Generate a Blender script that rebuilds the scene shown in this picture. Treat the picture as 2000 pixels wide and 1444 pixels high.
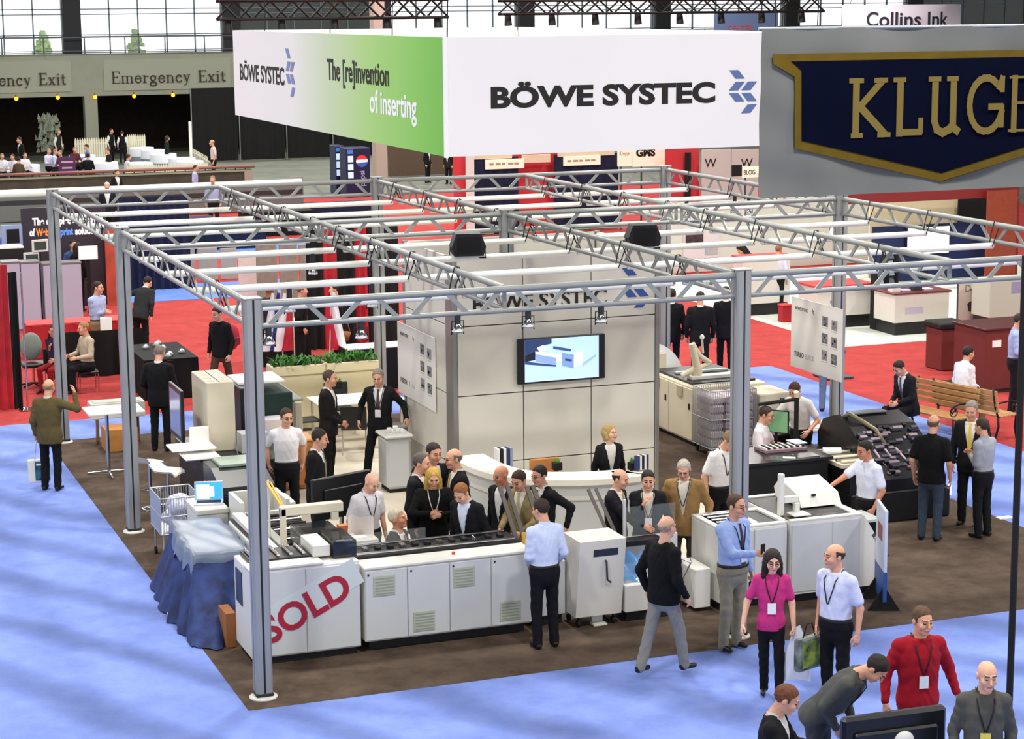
import bpy, math, random
import numpy as np
from mathutils import Matrix, Vector
random.seed(7); np.random.seed(7)
for o in list(bpy.data.objects): bpy.data.objects.remove(o)
scene = bpy.context.scene
COL = scene.collection
PI = math.pi
def lin(c):
    if isinstance(c, str): c = [int(c[i:i+2], 16)/255 for i in (0, 2, 4)]
    return tuple(x/12.92 if x <= .04045 else ((x+.055)/1.055)**2.4 for x in c[:3])
# ---------------------------------------------------------------- camera
CX, CY, CZ, YAW, PITCH, ROLL, FPX = -4.937, -20.7851, 7.403, .362, .1768, -.0082, 3961.924
def _basis():
    f = Vector((math.sin(YAW)*math.cos(PITCH), math.cos(YAW)*math.cos(PITCH), -math.sin(PITCH)))
    r = Vector((math.cos(YAW), -math.sin(YAW), 0)); u = r.cross(f)
    return math.cos(ROLL)*r+math.sin(ROLL)*u, -math.sin(ROLL)*r+math.cos(ROLL)*u, f
CR, CU, CF = _basis()
cam = bpy.data.cameras.new('camera'); camo = bpy.data.objects.new('camera', cam); COL.objects.link(camo)
cam.sensor_width = 36; cam.lens = FPX/2000*36; cam.clip_end = 600
m = Matrix.Identity(4)
for i in range(3): m[i][0] = CR[i]; m[i][1] = CU[i]; m[i][2] = -CF[i]
m[0][3], m[1][3], m[2][3] = CX, CY, CZ
camo.matrix_world = m; scene.camera = camo
def ray(px, py): return Vector((CX, CY, CZ)), CF+CR*((px-1000)/FPX)-CU*((py-722)/FPX)
def G(px, py, z=0.0):            # point of the horizontal plane z seen at a photo pixel
    o, d = ray(px, py); return o+d*((z-o.z)/d.z)
def PYp(px, py, y):              # point of the vertical plane y = const
    o, d = ray(px, py); return o+d*((y-o.y)/d.y)
def PXp(px, py, x):
    o, d = ray(px, py); return o+d*((x-o.x)/d.x)
# ---------------------------------------------------------------- world, lamps, exposure
w = bpy.data.worlds.new('world'); scene.world = w; w.use_nodes = True
bg = w.node_tree.nodes['Background']; bg.inputs[0].default_value = (.97, .985, 1, 1); bg.inputs[1].default_value = 1.15
scene.view_settings.view_transform = 'Standard'; scene.view_settings.look = 'None'
scene.view_settings.exposure = .42; scene.view_settings.gamma = 1; scene.view_settings.use_curve_mapping = False
def lamp(name, loc, size, power, color=(1, .96, .9)):        # high bay lamps of the hall
    l = bpy.data.lights.new(name, 'AREA'); l.shape = 'DISK'; l.size = size; l.energy = power; l.color = color
    o = bpy.data.objects.new(name, l); o.location = loc; COL.objects.link(o); return o
for ix in range(4):
    for iy in range(8): lamp('high_bay_lamp', (-6+ix*10+(0 if iy < 4 else (iy-3)*4), -8+iy*13, 13.5), 1.3, 830)
# ---------------------------------------------------------------- materials
MATS = {}
def mat(name, col, rough=.55, metal=0, var=0, scale=8, bump=0, bscale=40, emit=0, alpha=1, trans=0, col2=None, spec=.4, coat=0, stretch=None):
    if name in MATS: return MATS[name]
    m = bpy.data.materials.new(name); m.use_nodes = True; nt = m.node_tree; b = nt.nodes['Principled BSDF']
    c = lin(col); b.inputs['Base Color'].default_value = (*c, 1); b.inputs['Roughness'].default_value = rough
    b.inputs['Metallic'].default_value = metal; b.inputs['Specular IOR Level'].default_value = spec
    if coat: b.inputs['Coat Weight'].default_value = coat
    if trans: b.inputs['Transmission Weight'].default_value = trans
    if alpha < 1: b.inputs['Alpha'].default_value = alpha
    tc = None
    if var or bump:
        tc = nt.nodes.new('ShaderNodeTexCoord'); src = tc.outputs['Object']
        if stretch:
            mp = nt.nodes.new('ShaderNodeMapping'); mp.inputs['Scale'].default_value = stretch
            nt.links.new(src, mp.inputs[0]); src = mp.outputs[0]
    if var:
        n = nt.nodes.new('ShaderNodeTexNoise'); n.inputs['Scale'].default_value = scale; n.inputs['Detail'].default_value = 5
        r = nt.nodes.new('ShaderNodeValToRGB'); c2 = lin(col2) if col2 else tuple(x*(1-var) for x in c)
        r.color_ramp.elements[0].color = (*c2, 1); r.color_ramp.elements[0].position = .35
        r.color_ramp.elements[1].color = (*c, 1); r.color_ramp.elements[1].position = .65
        nt.links.new(src, n.inputs['Vector']); nt.links.new(n.outputs['Fac'], r.inputs[0]); nt.links.new(r.outputs[0], b.inputs['Base Color'])
    if bump:
        n = nt.nodes.new('ShaderNodeTexNoise'); n.inputs['Scale'].default_value = bscale; n.inputs['Detail'].default_value = 3
        bp = nt.nodes.new('ShaderNodeBump'); bp.inputs['Strength'].default_value = bump; bp.inputs['Distance'].default_value = .01
        nt.links.new(src, n.inputs['Vector']); nt.links.new(n.outputs['Fac'], bp.inputs['Height']); nt.links.new(bp.outputs[0], b.inputs['Normal'])
    if emit: b.inputs['Emission Color'].default_value = (*c, 1); b.inputs['Emission Strength'].default_value = emit
    MATS[name] = m; return m
# ---------------------------------------------------------------- mesh builder
WM = {}                                            # world matrix of every empty / part
class MB:
    def __init__(s): s.v = []; s.f = []; s.m = []; s.cur = 0; s.sm = []; s.smooth = False
    def mi(s, i): s.cur = i; return s
    def sh(s, b=True): s.smooth = b; return s
    def add(s, vs, fs):
        n = len(s.v); s.v += [tuple(v) for v in vs]
        for f in fs: s.f.append(tuple(i+n for i in f)); s.m.append(s.cur); s.sm.append(s.smooth)
        return s
    def box(s, x0, y0, z0, x1, y1, z1, c=0):
        if x0 > x1: x0, x1 = x1, x0
        if y0 > y1: y0, y1 = y1, y0
        if z0 > z1: z0, z1 = z1, z0
        if c <= 0:
            return s.add([(x0,y0,z0),(x1,y0,z0),(x1,y1,z0),(x0,y1,z0),(x0,y0,z1),(x1,y0,z1),(x1,y1,z1),(x0,y1,z1)],
                         [(0,3,2,1),(4,5,6,7),(0,1,5,4),(1,2,6,5),(2,3,7,6),(3,0,4,7)])
        c = min(c, (x1-x0)*.49, (y1-y0)*.49, (z1-z0)*.49)
        X = (x0, x1); Y = (y0, y1); Z = (z0, z1); vs = []; idx = {}
        for i in (0, 1):
            for j in (0, 1):
                for k in (0, 1):
                    sx = c if i == 0 else -c; sy = c if j == 0 else -c; sz = c if k == 0 else -c
                    idx[i,j,k,0] = len(vs); vs.append((X[i], Y[j]+sy, Z[k]+sz))
                    idx[i,j,k,1] = len(vs); vs.append((X[i]+sx, Y[j], Z[k]+sz))
                    idx[i,j,k,2] = len(vs); vs.append((X[i]+sx, Y[j]+sy, Z[k]))
        fs = []; cen = Vector(((x0+x1)/2, (y0+y1)/2, (z0+z1)/2))
        def fc(l):
            a, b, d = Vector(vs[l[0]]), Vector(vs[l[1]]), Vector(vs[l[2]])
            n = (b-a).cross(d-a); mid = sum((Vector(vs[i]) for i in l), Vector())/len(l)
            fs.append(tuple(l) if n.dot(mid-cen) > 0 else tuple(reversed(l)))
        for a in (0, 1):
            fc([idx[a,0,0,0],idx[a,1,0,0],idx[a,1,1,0],idx[a,0,1,0]]); fc([idx[0,a,0,1],idx[1,a,0,1],idx[1,a,1,1],idx[0,a,1,1]]); fc([idx[0,0,a,2],idx[1,0,a,2],idx[1,1,a,2],idx[0,1,a,2]])
            for b in (0, 1):
                fc([idx[a,b,0,0],idx[a,b,1,0],idx[a,b,1,1],idx[a,b,0,1]]); fc([idx[a,0,b,0],idx[a,1,b,0],idx[a,1,b,2],idx[a,0,b,2]]); fc([idx[0,a,b,1],idx[1,a,b,1],idx[1,a,b,2],idx[0,a,b,2]])
                for k in (0, 1): fc([idx[a,b,k,0],idx[a,b,k,1],idx[a,b,k,2]])
        return s.add(vs, fs)
    def cyl(s, p0, p1, r0, r1=None, n=10, cap=True):
        r1 = r0 if r1 is None else r1; p0 = Vector(p0); p1 = Vector(p1); d = (p1-p0).normalized()
        a = d.orthogonal().normalized(); b = d.cross(a); vs = []
        for p, r in ((p0, r0), (p1, r1)):
            for i in range(n):
                t = 2*PI*i/n; vs.append(p+a*(r*math.cos(t))+b*(r*math.sin(t)))
        st = s.smooth; s.smooth = True
        s.add(vs, [(i, (i+1)%n, n+(i+1)%n, n+i) for i in range(n)]); s.smooth = False
        if cap: s.add(vs, [tuple(range(n-1, -1, -1)), tuple(range(n, 2*n))])
        s.smooth = st; return s
    def tube(s, pts, r, n=8):
        pts = [Vector(p) for p in pts]; vs = []; fs = []; a = None
        for i, p in enumerate(pts):
            d = (pts[min(i+1, len(pts)-1)]-pts[max(i-1, 0)]).normalized()
            a = d.orthogonal().normalized() if a is None else (a-d*a.dot(d)).normalized()
            b = d.cross(a); rr = r[i] if isinstance(r, (list, tuple)) else r
            for k in range(n): t = 2*PI*k/n; vs.append(p+a*(rr*math.cos(t))+b*(rr*math.sin(t)))
        for i in range(len(pts)-1):
            for k in range(n): fs.append((i*n+k, i*n+(k+1)%n, (i+1)*n+(k+1)%n, (i+1)*n+k))
        fs += [tuple(range(n-1, -1, -1)), tuple(range((len(pts)-1)*n, len(pts)*n))]
        st = s.smooth; s.smooth = True; s.add(vs, fs); s.smooth = st; return s
    def prism(s, poly, a0, a1, ax='z'):           # closed polygon swept along an axis
        def P(u, v, w): return (u, v, w) if ax == 'z' else ((u, w, v) if ax == 'y' else (w, u, v))
        n = len(poly); vs = [P(u, v, a0) for u, v in poly]+[P(u, v, a1) for u, v in poly]
        ar = sum(poly[i][0]*poly[(i+1)%n][1]-poly[(i+1)%n][0]*poly[i][1] for i in range(n))
        flip = (ar < 0) != (a1 < a0) != (ax == 'y')
        sides = [(i, (i+1)%n, n+(i+1)%n, n+i) for i in range(n)]
        if n > 4:
            from mathutils.geometry import tessellate_polygon
            tr = tessellate_polygon([[Vector((u, v, 0)) for u, v in poly]]); cap = []
            for a_, b_, c_ in tr:
                s2 = (poly[b_][0]-poly[a_][0])*(poly[c_][1]-poly[a_][1])-(poly[c_][0]-poly[a_][0])*(poly[b_][1]-poly[a_][1])
                cap.append((a_, b_, c_) if (s2 > 0) == (ar > 0) else (a_, c_, b_))
            fs = [tuple(reversed(c_)) for c_ in cap]+[tuple(i+n for i in c_) for c_ in cap]+sides
        else: fs = [tuple(range(n-1, -1, -1)), tuple(range(n, 2*n))]+sides
        return s.add(vs, [tuple(reversed(f)) for f in fs] if flip else fs)
    def lathe(s, prof, c=(0, 0, 0), n=20):
        vs = []; fs = []; m_ = len(prof)
        for i in range(n):
            t = 2*PI*i/n
            for r, z in prof: vs.append((c[0]+r*math.cos(t), c[1]+r*math.sin(t), c[2]+z))
        for i in range(n):
            for k in range(m_-1): fs.append((i*m_+k, ((i+1)%n)*m_+k, ((i+1)%n)*m_+k+1, i*m_+k+1))
        st = s.smooth; s.smooth = True; s.add(vs, fs); s.smooth = st; return s
    def ell(s, c, r, n=12, m_=8):
        prof = [(math.sin(PI*k/m_), -math.cos(PI*k/m_)) for k in range(m_+1)]; k0 = len(s.v)
        s.lathe([(max(a, 1e-3), b) for a, b in prof], (0, 0, 0), n)
        for i in range(k0, len(s.v)): v = s.v[i]; s.v[i] = (c[0]+v[0]*r[0], c[1]+v[1]*r[1], c[2]+v[2]*r[2])
        return s
    def quad(s, a, b, c, d, t=0.0):               # a panel with thickness t behind its face
        a, b, c, d = [Vector(q) for q in (a, b, c, d)]
        if t <= 0: return s.add([a, b, c, d], [(0, 1, 2, 3)])
        n = (b-a).cross(d-a).normalized()*-t
        return s.add([a, b, c, d, a+n, b+n, c+n, d+n], [(0,1,2,3),(7,6,5,4),(0,4,5,1),(1,5,6,2),(2,6,7,3),(3,7,4,0)])
    def grid(s, fn, nu, nv):
        vs = [fn(i/nu, j/nv) for i in range(nu+1) for j in range(nv+1)]
        fs = [(i*(nv+1)+j, (i+1)*(nv+1)+j, (i+1)*(nv+1)+j+1, i*(nv+1)+j+1) for i in range(nu) for j in range(nv)]
        st = s.smooth; s.smooth = True; s.add(vs, fs); s.smooth = st; return s
    def mesh(s, name, mats, inv=None):
        me = bpy.data.meshes.new(name); vs = s.v if inv is None else [inv @ Vector(v) for v in s.v]
        me.from_pydata([tuple(v) for v in vs], [], s.f)
        for mm in (mats if isinstance(mats, (list, tuple)) else [mats]): me.materials.append(mm)
        me.polygons.foreach_set('material_index', s.m); me.polygons.foreach_set('use_smooth', s.sm); me.update(); return me
    def build(s, name, mats, parent=None, local=False):
        M = WM.get(parent.name) if parent else None
        me = s.mesh(name, mats, None if (M is None or local) else M.inverted())
        o = bpy.data.objects.new(name, me); COL.objects.link(o)
        if parent: o.parent = parent; WM[o.name] = M
        else: WM[o.name] = Matrix.Identity(4)
        return o
def tag(o, label=None, cat=None, group=None, kind=None):
    if label: o['label'] = label
    if cat: o['category'] = cat
    if group: o['group'] = group
    if kind: o['kind'] = kind
    return o
def thing(name, label, cat, loc=(0, 0, 0), rz=0, group=None):
    o = bpy.data.objects.new(name, None); COL.objects.link(o); o.location = loc; o.rotation_euler = (0, 0, rz); o.empty_display_size = .1
    WM[o.name] = Matrix.Translation(loc) @ Matrix.Rotation(rz, 4, 'Z'); return tag(o, label, cat, group)
def struct(o): o['kind'] = 'structure'; return o
def copy_thing(root, loc, rz=None, label=None):
    r = root.copy(); COL.objects.link(r); r.location = loc
    if rz is not None: r.rotation_euler = (0, 0, rz)
    if label: r['label'] = label
    WM[r.name] = Matrix.Translation(loc) @ Matrix.Rotation(r.rotation_euler[2], 4, 'Z')
    def rec(a, b):
        for ch in list(a.children):
            c = ch.copy(); COL.objects.link(c); c.parent = b; WM[c.name] = WM[r.name]; rec(ch, c)
    rec(root, r); return r
def reuse(o, name, parent):                        # one more part with the same mesh
    c = bpy.data.objects.new(name, o.data); COL.objects.link(c); c.parent = parent; WM[c.name] = WM[parent.name]; return c
def text(s, size, M, material, parent=None, name='lettering', extrude=.002, bold=0.0, sx=1, align='LEFT', spacing=1, italic=0):
    cu = bpy.data.curves.new('t', 'FONT'); cu.body = s; cu.size = size; cu.extrude = extrude; cu.offset = bold; cu.align_x = align; cu.space_character = spacing; cu.shear = italic
    cu.resolution_u = 4
    o = bpy.data.objects.new('t', cu); COL.objects.link(o)
    me = bpy.data.meshes.new_from_object(o); bpy.data.objects.remove(o); bpy.data.curves.remove(cu)
    me.transform(Matrix.Diagonal((sx, 1, 1, 1))); P = WM.get(parent.name) if parent else None
    me.transform((P.inverted() if P is not None else Matrix.Identity(4)) @ M)
    me.materials.clear(); me.materials.append(material); me.name = name
    o = bpy.data.objects.new(name, me); COL.objects.link(o)
    if parent: o.parent = parent; WM[o.name] = P
    return o
def frame(o, xd, yd):                              # matrix with given text directions
    x = Vector(xd).normalized(); y = Vector(yd); y = (y-x*x.dot(y)).normalized(); z = x.cross(y); M = Matrix.Identity(4)
    for i in range(3): M[i][0] = x[i]; M[i][1] = y[i]; M[i][2] = z[i]; M[i][3] = o[i]
    return M
# ================================================================ floor, carpets, hall
M_CON = mat('concrete', '6f7468', .8, var=.3, scale=.6, bump=.2, bscale=6)
def carpet_mat(name, c, c2, sc, wave=None):
    m = bpy.data.materials.new(name); m.use_nodes = True; nt = m.node_tree; b = nt.nodes['Principled BSDF']; b.inputs['Roughness'].default_value = .95; b.inputs['Specular IOR Level'].default_value = .1
    tc = nt.nodes.new('ShaderNodeTexCoord'); n = nt.nodes.new('ShaderNodeTexNoise'); n.inputs['Scale'].default_value = sc; n.inputs['Detail'].default_value = 8; n.inputs['Roughness'].default_value = .7
    r = nt.nodes.new('ShaderNodeValToRGB'); r.color_ramp.elements[0].position = .3; r.color_ramp.elements[1].position = .7
    r.color_ramp.elements[0].color = (*lin(c2), 1); r.color_ramp.elements[1].color = (*lin(c), 1)
    nt.links.new(tc.outputs['Object'], n.inputs[0]); nt.links.new(n.outputs[0], r.inputs[0]); out = r.outputs[0]
    if wave:                                     # darker wavy bands multiplied into the carpet colour
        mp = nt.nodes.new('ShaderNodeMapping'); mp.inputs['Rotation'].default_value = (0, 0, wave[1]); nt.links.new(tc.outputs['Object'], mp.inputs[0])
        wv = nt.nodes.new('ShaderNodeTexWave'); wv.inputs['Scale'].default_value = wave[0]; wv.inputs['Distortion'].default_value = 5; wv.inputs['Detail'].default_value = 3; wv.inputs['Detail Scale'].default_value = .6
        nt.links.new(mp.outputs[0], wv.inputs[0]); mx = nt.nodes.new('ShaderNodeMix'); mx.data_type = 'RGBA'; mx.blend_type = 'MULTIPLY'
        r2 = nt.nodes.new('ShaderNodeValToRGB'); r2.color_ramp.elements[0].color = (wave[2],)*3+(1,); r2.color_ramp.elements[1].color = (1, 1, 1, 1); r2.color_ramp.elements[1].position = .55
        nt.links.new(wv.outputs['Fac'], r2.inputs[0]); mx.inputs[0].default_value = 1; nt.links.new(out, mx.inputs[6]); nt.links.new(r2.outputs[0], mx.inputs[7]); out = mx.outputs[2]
    nt.links.new(out, b.inputs['Base Color'])
    n2 = nt.nodes.new('ShaderNodeTexNoise'); n2.inputs['Scale'].default_value = 90; bp = nt.nodes.new('ShaderNodeBump'); bp.inputs['Strength'].default_value = .5; bp.inputs['Distance'].default_value = .01
    nt.links.new(tc.outputs['Object'], n2.inputs[0]); nt.links.new(n2.outputs[0], bp.inputs['Height']); nt.links.new(bp.outputs[0], b.inputs['Normal']); return m
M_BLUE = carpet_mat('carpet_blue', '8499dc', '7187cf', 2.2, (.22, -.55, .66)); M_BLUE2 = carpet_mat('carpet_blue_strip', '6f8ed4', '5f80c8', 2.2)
M_BROWN = carpet_mat('carpet_brown', '63554a', '3f342c', 1.6); M_RED = carpet_mat('carpet_red', 'b54644', '9a3938', 2)
M_WHITEFL = mat('white_vinyl', 'd5ddd2', .5, var=.06, scale=2); M_LIGHT = mat('light_floor', 'cfc6b4', .45, var=.15, scale=1.5)
struct(MB().box(-40, -30, -.1, 90, 110, -.02).build('floor', M_CON))
def carpet(label, m, z0, z1, poly): tag(MB().prism(poly, z0, z1).build('carpet', m), label, 'carpet')
carpet('red aisle carpet spreading behind the truss booth', M_RED, -.02, -.012, [(-14, 16.1), (14.5, 16.1), (14.5, -10), (40, -10), (40, 58), (6, 58), (6, 33), (-14, 33)])
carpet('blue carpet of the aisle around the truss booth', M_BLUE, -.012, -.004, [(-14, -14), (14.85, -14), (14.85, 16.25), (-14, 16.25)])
carpet('narrow blue carpet strip under the navy drapes', M_BLUE2, -.012, -.004, [(-2, 31), (9, 31), (9, 34), (-2, 34)])
carpet('dark brown carpet of the truss booth', M_BROWN, -.004, -.0015, [(-.25, -.35), (11.9, -.35), (11.9, 14.5), (-.25, 14.5)])
carpet('pale beige floor inset around the reception counter', M_LIGHT, -.0015, .0, [(2.2, 2.6), (8.6, 2.6), (8.6, 6.95), (8.0, 6.95), (8.0, 13.6), (3.2, 13.6), (3.2, 9.3), (2.2, 9.3)])
carpet('white floor under the counters across the red aisle', M_WHITEFL, -.012, -.005, [(17.5, 17.75), (22.2, 17.75), (22.2, 14), (30, 14), (30, 30), (17.5, 30)])
WYC = 91
struct(MB().box(-40, -30, 14, 90, WYC, 14.4).build('ceiling', mat('ceiling_grey', '5c5e60', .9)))
# far wall with exit lintel, alcove and windows
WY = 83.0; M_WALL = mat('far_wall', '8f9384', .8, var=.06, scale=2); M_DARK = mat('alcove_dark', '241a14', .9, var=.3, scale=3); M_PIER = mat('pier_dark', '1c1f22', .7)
def fx(px, py=150): return PYp(px, py, WY).x
def fz(py, px=300): return PYp(px, py, WY).z
z_l0, z_l1 = fz(185), fz(103)
wb = struct(MB().box(-40, WY, z_l0, 75, WY+.6, z_l1).build('wall_back', M_WALL))
for a, b in ((fx(163), fx(188)), (fx(163)-8.3, fx(163)-7.6), (fx(163)+8.6, fx(163)+9.3), (fx(163)+17.2, fx(163)+17.9)):
    MB().box(a, WY-.02, 0, b, WY+.6, z_l0).build('pillar', M_WALL, wb)
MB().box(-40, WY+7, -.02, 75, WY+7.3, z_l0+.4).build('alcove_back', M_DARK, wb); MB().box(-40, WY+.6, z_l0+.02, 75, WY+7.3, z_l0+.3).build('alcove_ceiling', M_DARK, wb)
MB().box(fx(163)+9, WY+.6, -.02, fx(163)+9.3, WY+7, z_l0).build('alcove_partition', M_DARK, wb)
M_PANE = bpy.data.materials.new('window_glass'); M_PANE.use_nodes = True; nt = M_PANE.node_tree; nt.nodes.clear()
_o = nt.nodes.new('ShaderNodeOutputMaterial'); _t = nt.nodes.new('ShaderNodeBsdfTransparent'); _g = nt.nodes.new('ShaderNodeBsdfGlossy'); _x = nt.nodes.new('ShaderNodeMixShader'); _x.inputs[0].default_value = .06; _g.inputs['Roughness'].default_value = .05
nt.links.new(_t.outputs[0], _x.inputs[1]); nt.links.new(_g.outputs[0], _x.inputs[2]); nt.links.new(_x.outputs[0], _o.inputs[0])
M_MULL = mat('mullion', '5c6a74', .5); bay = fx(440)-fx(128); x0 = fx(128)-2*bay; wt = 14.0
for i in range(11):
    a = x0+i*bay; pw = fx(163)-fx(128)
    MB().box(a, WY, z_l1, a+pw, WY+.8, wt).build('window_pier', M_PIER, wb)
    dark = i in (3, 8, 9, 10)
    wn = struct(MB().box(a+pw, WY+.25, z_l1, a+bay, WY+.27, wt).build('window_%d' % (i+1), M_PANE if not dark else mat('dark_pane', '3a4440', .3)))
    fr = MB(); nb = 5
    for k in range(nb+1):
        xx = a+pw+(bay-pw)*k/nb*1.0; fr.box(xx-.03, WY+.2, z_l1, xx+.03, WY+.32, wt)
    for zz in (z_l1+.05, fz(70), fz(66)-.02, fz(27), fz(17), 9.2): fr.box(a+pw, WY+.2, zz-.025, a+bay, WY+.3, zz+.025)
    fr.build('window_mullion', M_MULL, wn)
rail = thing('railing', 'thin steel handrail along the sill below the tall hall windows', 'railing', (0, WY-.3, z_l1))
M_STEEL = mat('dark_steel', '4a545c', .4, .6); MB().box(-30, WY-.33, fz(72), 70, WY-.29, fz(72)+.05).build('top_rail', M_STEEL, rail); MB().box(-30, WY-.33, fz(98), 70, WY-.29, fz(98)+.04).build('bottom_rail', M_STEEL, rail)
pm = None
for k in range(34):
    xx = fx(5)+(fx(86)-fx(5))*(k-10); o = MB().box(xx-.03, WY-.34, z_l1, xx+.03, WY-.28, fz(70)).build('baluster', M_STEEL, rail)
# raised panels and serif lettering on the lintel
def stroke_text(name, letters, x, y0, z, H, adv, m, parent, ny=.03):
    mb = MB(); lift = 0
    for ch in letters:
        if ch == ' ': x += adv*.7; continue
        wd, strokes = LET[ch]
        for st in strokes:
            t = st[0]; p = st[1:]
            for (a, b), (c, d) in zip(p[:-1], p[1:]):
                u = Vector((x+a*H, 0, z+b*H)); v = Vector((x+c*H, 0, z+d*H)); dd = (v-u).normalized(); nn = Vector((-dd.z, 0, dd.x))*t*H*.5; e = dd*t*H*.3; u = u-e; v = v+e
                q = [u-nn, v-nn, v+nn, u+nn]; lift += .0004; mb.quad(*[(w_.x, y0-ny-lift, w_.z) for w_ in q], ny)
        x += (wd+.13)*H
    return mb.build(name, m, parent)
T_, S_ = .13, .05
def arc(cx, cz, rx, rz, a0, a1, n=10): return [(cx+rx*math.cos(math.radians(a0+(a1-a0)*k/n)), cz+rz*math.sin(math.radians(a0+(a1-a0)*k/n))) for k in range(n+1)]
LET = {'E': (.6, [(T_, (.12, 0), (.12, 1)), (S_, (0, 1), (.58, 1), (.58, .82)), (S_, (0, 0), (.6, 0), (.6, .2)), (S_, (.12, .52), (.42, .52), (.42, .6)), (S_, (.42, .52), (.42, .44))]),
 'm': (.92, [(T_*.8, (.12, 0), (.12, .62)), (T_*.8, (.46, 0), (.46, .5)), (T_*.8, (.8, 0), (.8, .5)), (S_, (0, .62), (.12, .62)), (S_, *arc(.29, .45, .17, .17, 180, 0)), (S_, *arc(.63, .45, .17, .17, 180, 0)), (S_, (0, 0), (.24, 0)), (S_, (.35, 0), (.57, 0)), (S_, (.69, 0), (.92, 0))]),
 'n': (.6, [(T_*.8, (.12, 0), (.12, .62)), (T_*.8, (.48, 0), (.48, .45)), (S_, (0, .62), (.12, .62)), (S_, *arc(.3, .43, .18, .19, 180, 0)), (S_, (0, 0), (.24, 0)), (S_, (.37, 0), (.6, 0))]),
 'r': (.42, [(T_*.8, (.12, 0), (.12, .62)), (S_, (0, .62), (.12, .62)), (S_, (.12, .45), (.24, .6), (.38, .6)), (T_*.8, (.38, .58), (.38, .54)), (S_, (0, 0), (.26, 0))]),
 'e': (.5, [(.09, *arc(.26, .31, .22, .31, 40, 340, 14)), (S_, (.06, .36), (.47, .36)), (S_, *arc(.26, .31, .22, .31, 0, 60, 5))]),
 'c': (.46, [(.09, *arc(.26, .31, .22, .31, 50, 320, 14)), (T_*.8, (.4, .5), (.4, .46))]),
 'g': (.52, [(.09, *arc(.24, .4, .19, .21, 0, 360, 16)), (S_, (.4, .56), (.52, .58)), (.07, *arc(.24, .2, .14, .1, 140, 270, 6)), (.09, *arc(.24, -.12, .24, .16, 0, 360, 16)), (.07, (.2, .1), (.42, .04))]),
 'y': (.54, [(T_*.8, (.1, .6), (.3, .05)), (S_, (.46, .6), (.22, -.22), (.08, -.26)), (S_, (0, .62), (.2, .62)), (S_, (.36, .62), (.54, .62))]),
 'x': (.54, [(T_*.8, (.1, .6), (.44, .02)), (S_, (.44, .6), (.1, .02)), (S_, (0, .62), (.2, .62)), (S_, (.36, .62), (.54, .62)), (S_, (0, 0), (.2, 0)), (S_, (.34, 0), (.56, 0))]),
 'i': (.24, [(T_*.8, (.12, 0), (.12, .62)), (S_, (0, .62), (.12, .62)), (S_, (0, 0), (.24, 0)), (T_, (.12, .88), (.12, .9))]),
 't': (.34, [(T_*.8, (.14, .84), (.14, .1), (.22, .02), (.32, .04)), (S_, (0, .62), (.32, .62))]),
 'K': (.9, [(.15, (.16, 0), (.16, 1)), (.13, (.76, .98), (.2, .48)), (.15, (.26, .52), (.82, .03)), (.09, (.02, 1), (.3, 1)), (.09, (.08, 0), (.3, 0)), (.09, (.6, 1), (.86, 1)), (.09, (.7, 0), (.95, 0))]),
 'L': (.72, [(.15, (.16, 0), (.16, 1)), (.09, (.02, 1), (.26, 1)), (.12, (.16, .03), (.66, .03)), (.11, (.66, .03), (.66, .26))]),
 'U': (.78, [(.15, (.14, 1), (.14, .22), (.2, .06), (.34, .0), (.5, .06), (.56, .12)), (.15, (.58, 1), (.58, .1), (.7, .02)), (.09, (0, 1), (.24, 1)), (.09, (.44, 1), (.66, 1))]),
 'G': (.9, [(.13, *arc(.46, .5, .4, .5, 50, 345, 18)), (.12, (.84, .1), (.84, .46), (.55, .46)), (.11, (.76, .8), (.84, 1)), (.11, (.84, 1), (.84, .76))])}
M_LET = mat('sign_letter_dark', '33241d', .7); M_LPAN = mat('lintel_panel', '979b8b', .8)
lets = 'Emergency Exit'
H_ = fz(139)-fz(161)
tot = sum((LET[c][0]+.13) for c in lets if c != ' ')*H_
for px in (218, -93):
    xa = fx(px); sx = (fx(px+222)-xa-H_*.55)/tot
    pn = MB().box(xa-.4, WY-.05, z_l0+.25, fx(px+232), WY+.01, z_l1-.35).build('lintel_panel', M_LPAN, wb)
    lt = stroke_text('exit_lettering', lets, 0, 0, 0, H_, H_*.8, M_LET, None); lt.parent = wb; lt.location = (xa, WY-.05, fz(161)); lt.scale = (sx, 1, 1); WM[lt.name] = Matrix.Identity(4)
M_ORB = mat('orange_bulb', 'ff9a1e', .3, emit=2.2)
for px, py in ((32, 193), (113, 191), (186, 190), (262, 188), (338, 186), (415, 185), (-45, 195)):
    c = PYp(px, py, WY-.15); t = thing('globe_lamp', 'small orange globe lamp under the exit lintel', 'lamp', (c.x, c.y, c.z), 0, 'orange globe lamps along the exit lintel')
    MB().ell((0, 0, 0), (.1, .1, .1)).build('globe', M_ORB, t, True); MB().cyl((0, 0, .08), (0, .12, .18), .03).build('bracket', M_STEEL, t, True)
for px, py in ((265, 92), (85, 95)):
    c = PYp(px, py, WY+8); t = thing('tree', 'small bright green tree outside the hall window beside %s' % ('the wide central pane' if px > 200 else 'the dark pier'), 'tree', (c.x, c.y, 0)); mb = MB(); rn = random.Random(px)
    for k in range(120):
        a = rn.random()*6.28; r = rn.random()*.9; z = 4.6+rn.random()*1.7; d = (6.5-z)*.45; x, y = r*d*math.cos(a), r*d*math.sin(a); mb.quad((x-.12, y, z-.1), (x+.12, y-.05, z-.1), (x+.12, y+.06, z+.1), (x-.12, y, z+.12))
    mb.build('foliage', mat('tree_leaf', '9fc86a', .8, var=.3), t, True); MB().cyl((0, 0, 0), (0, 0, 5.2), .08, .04).build('trunk', mat('bark', '5a4636', .9), t, True)
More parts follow.
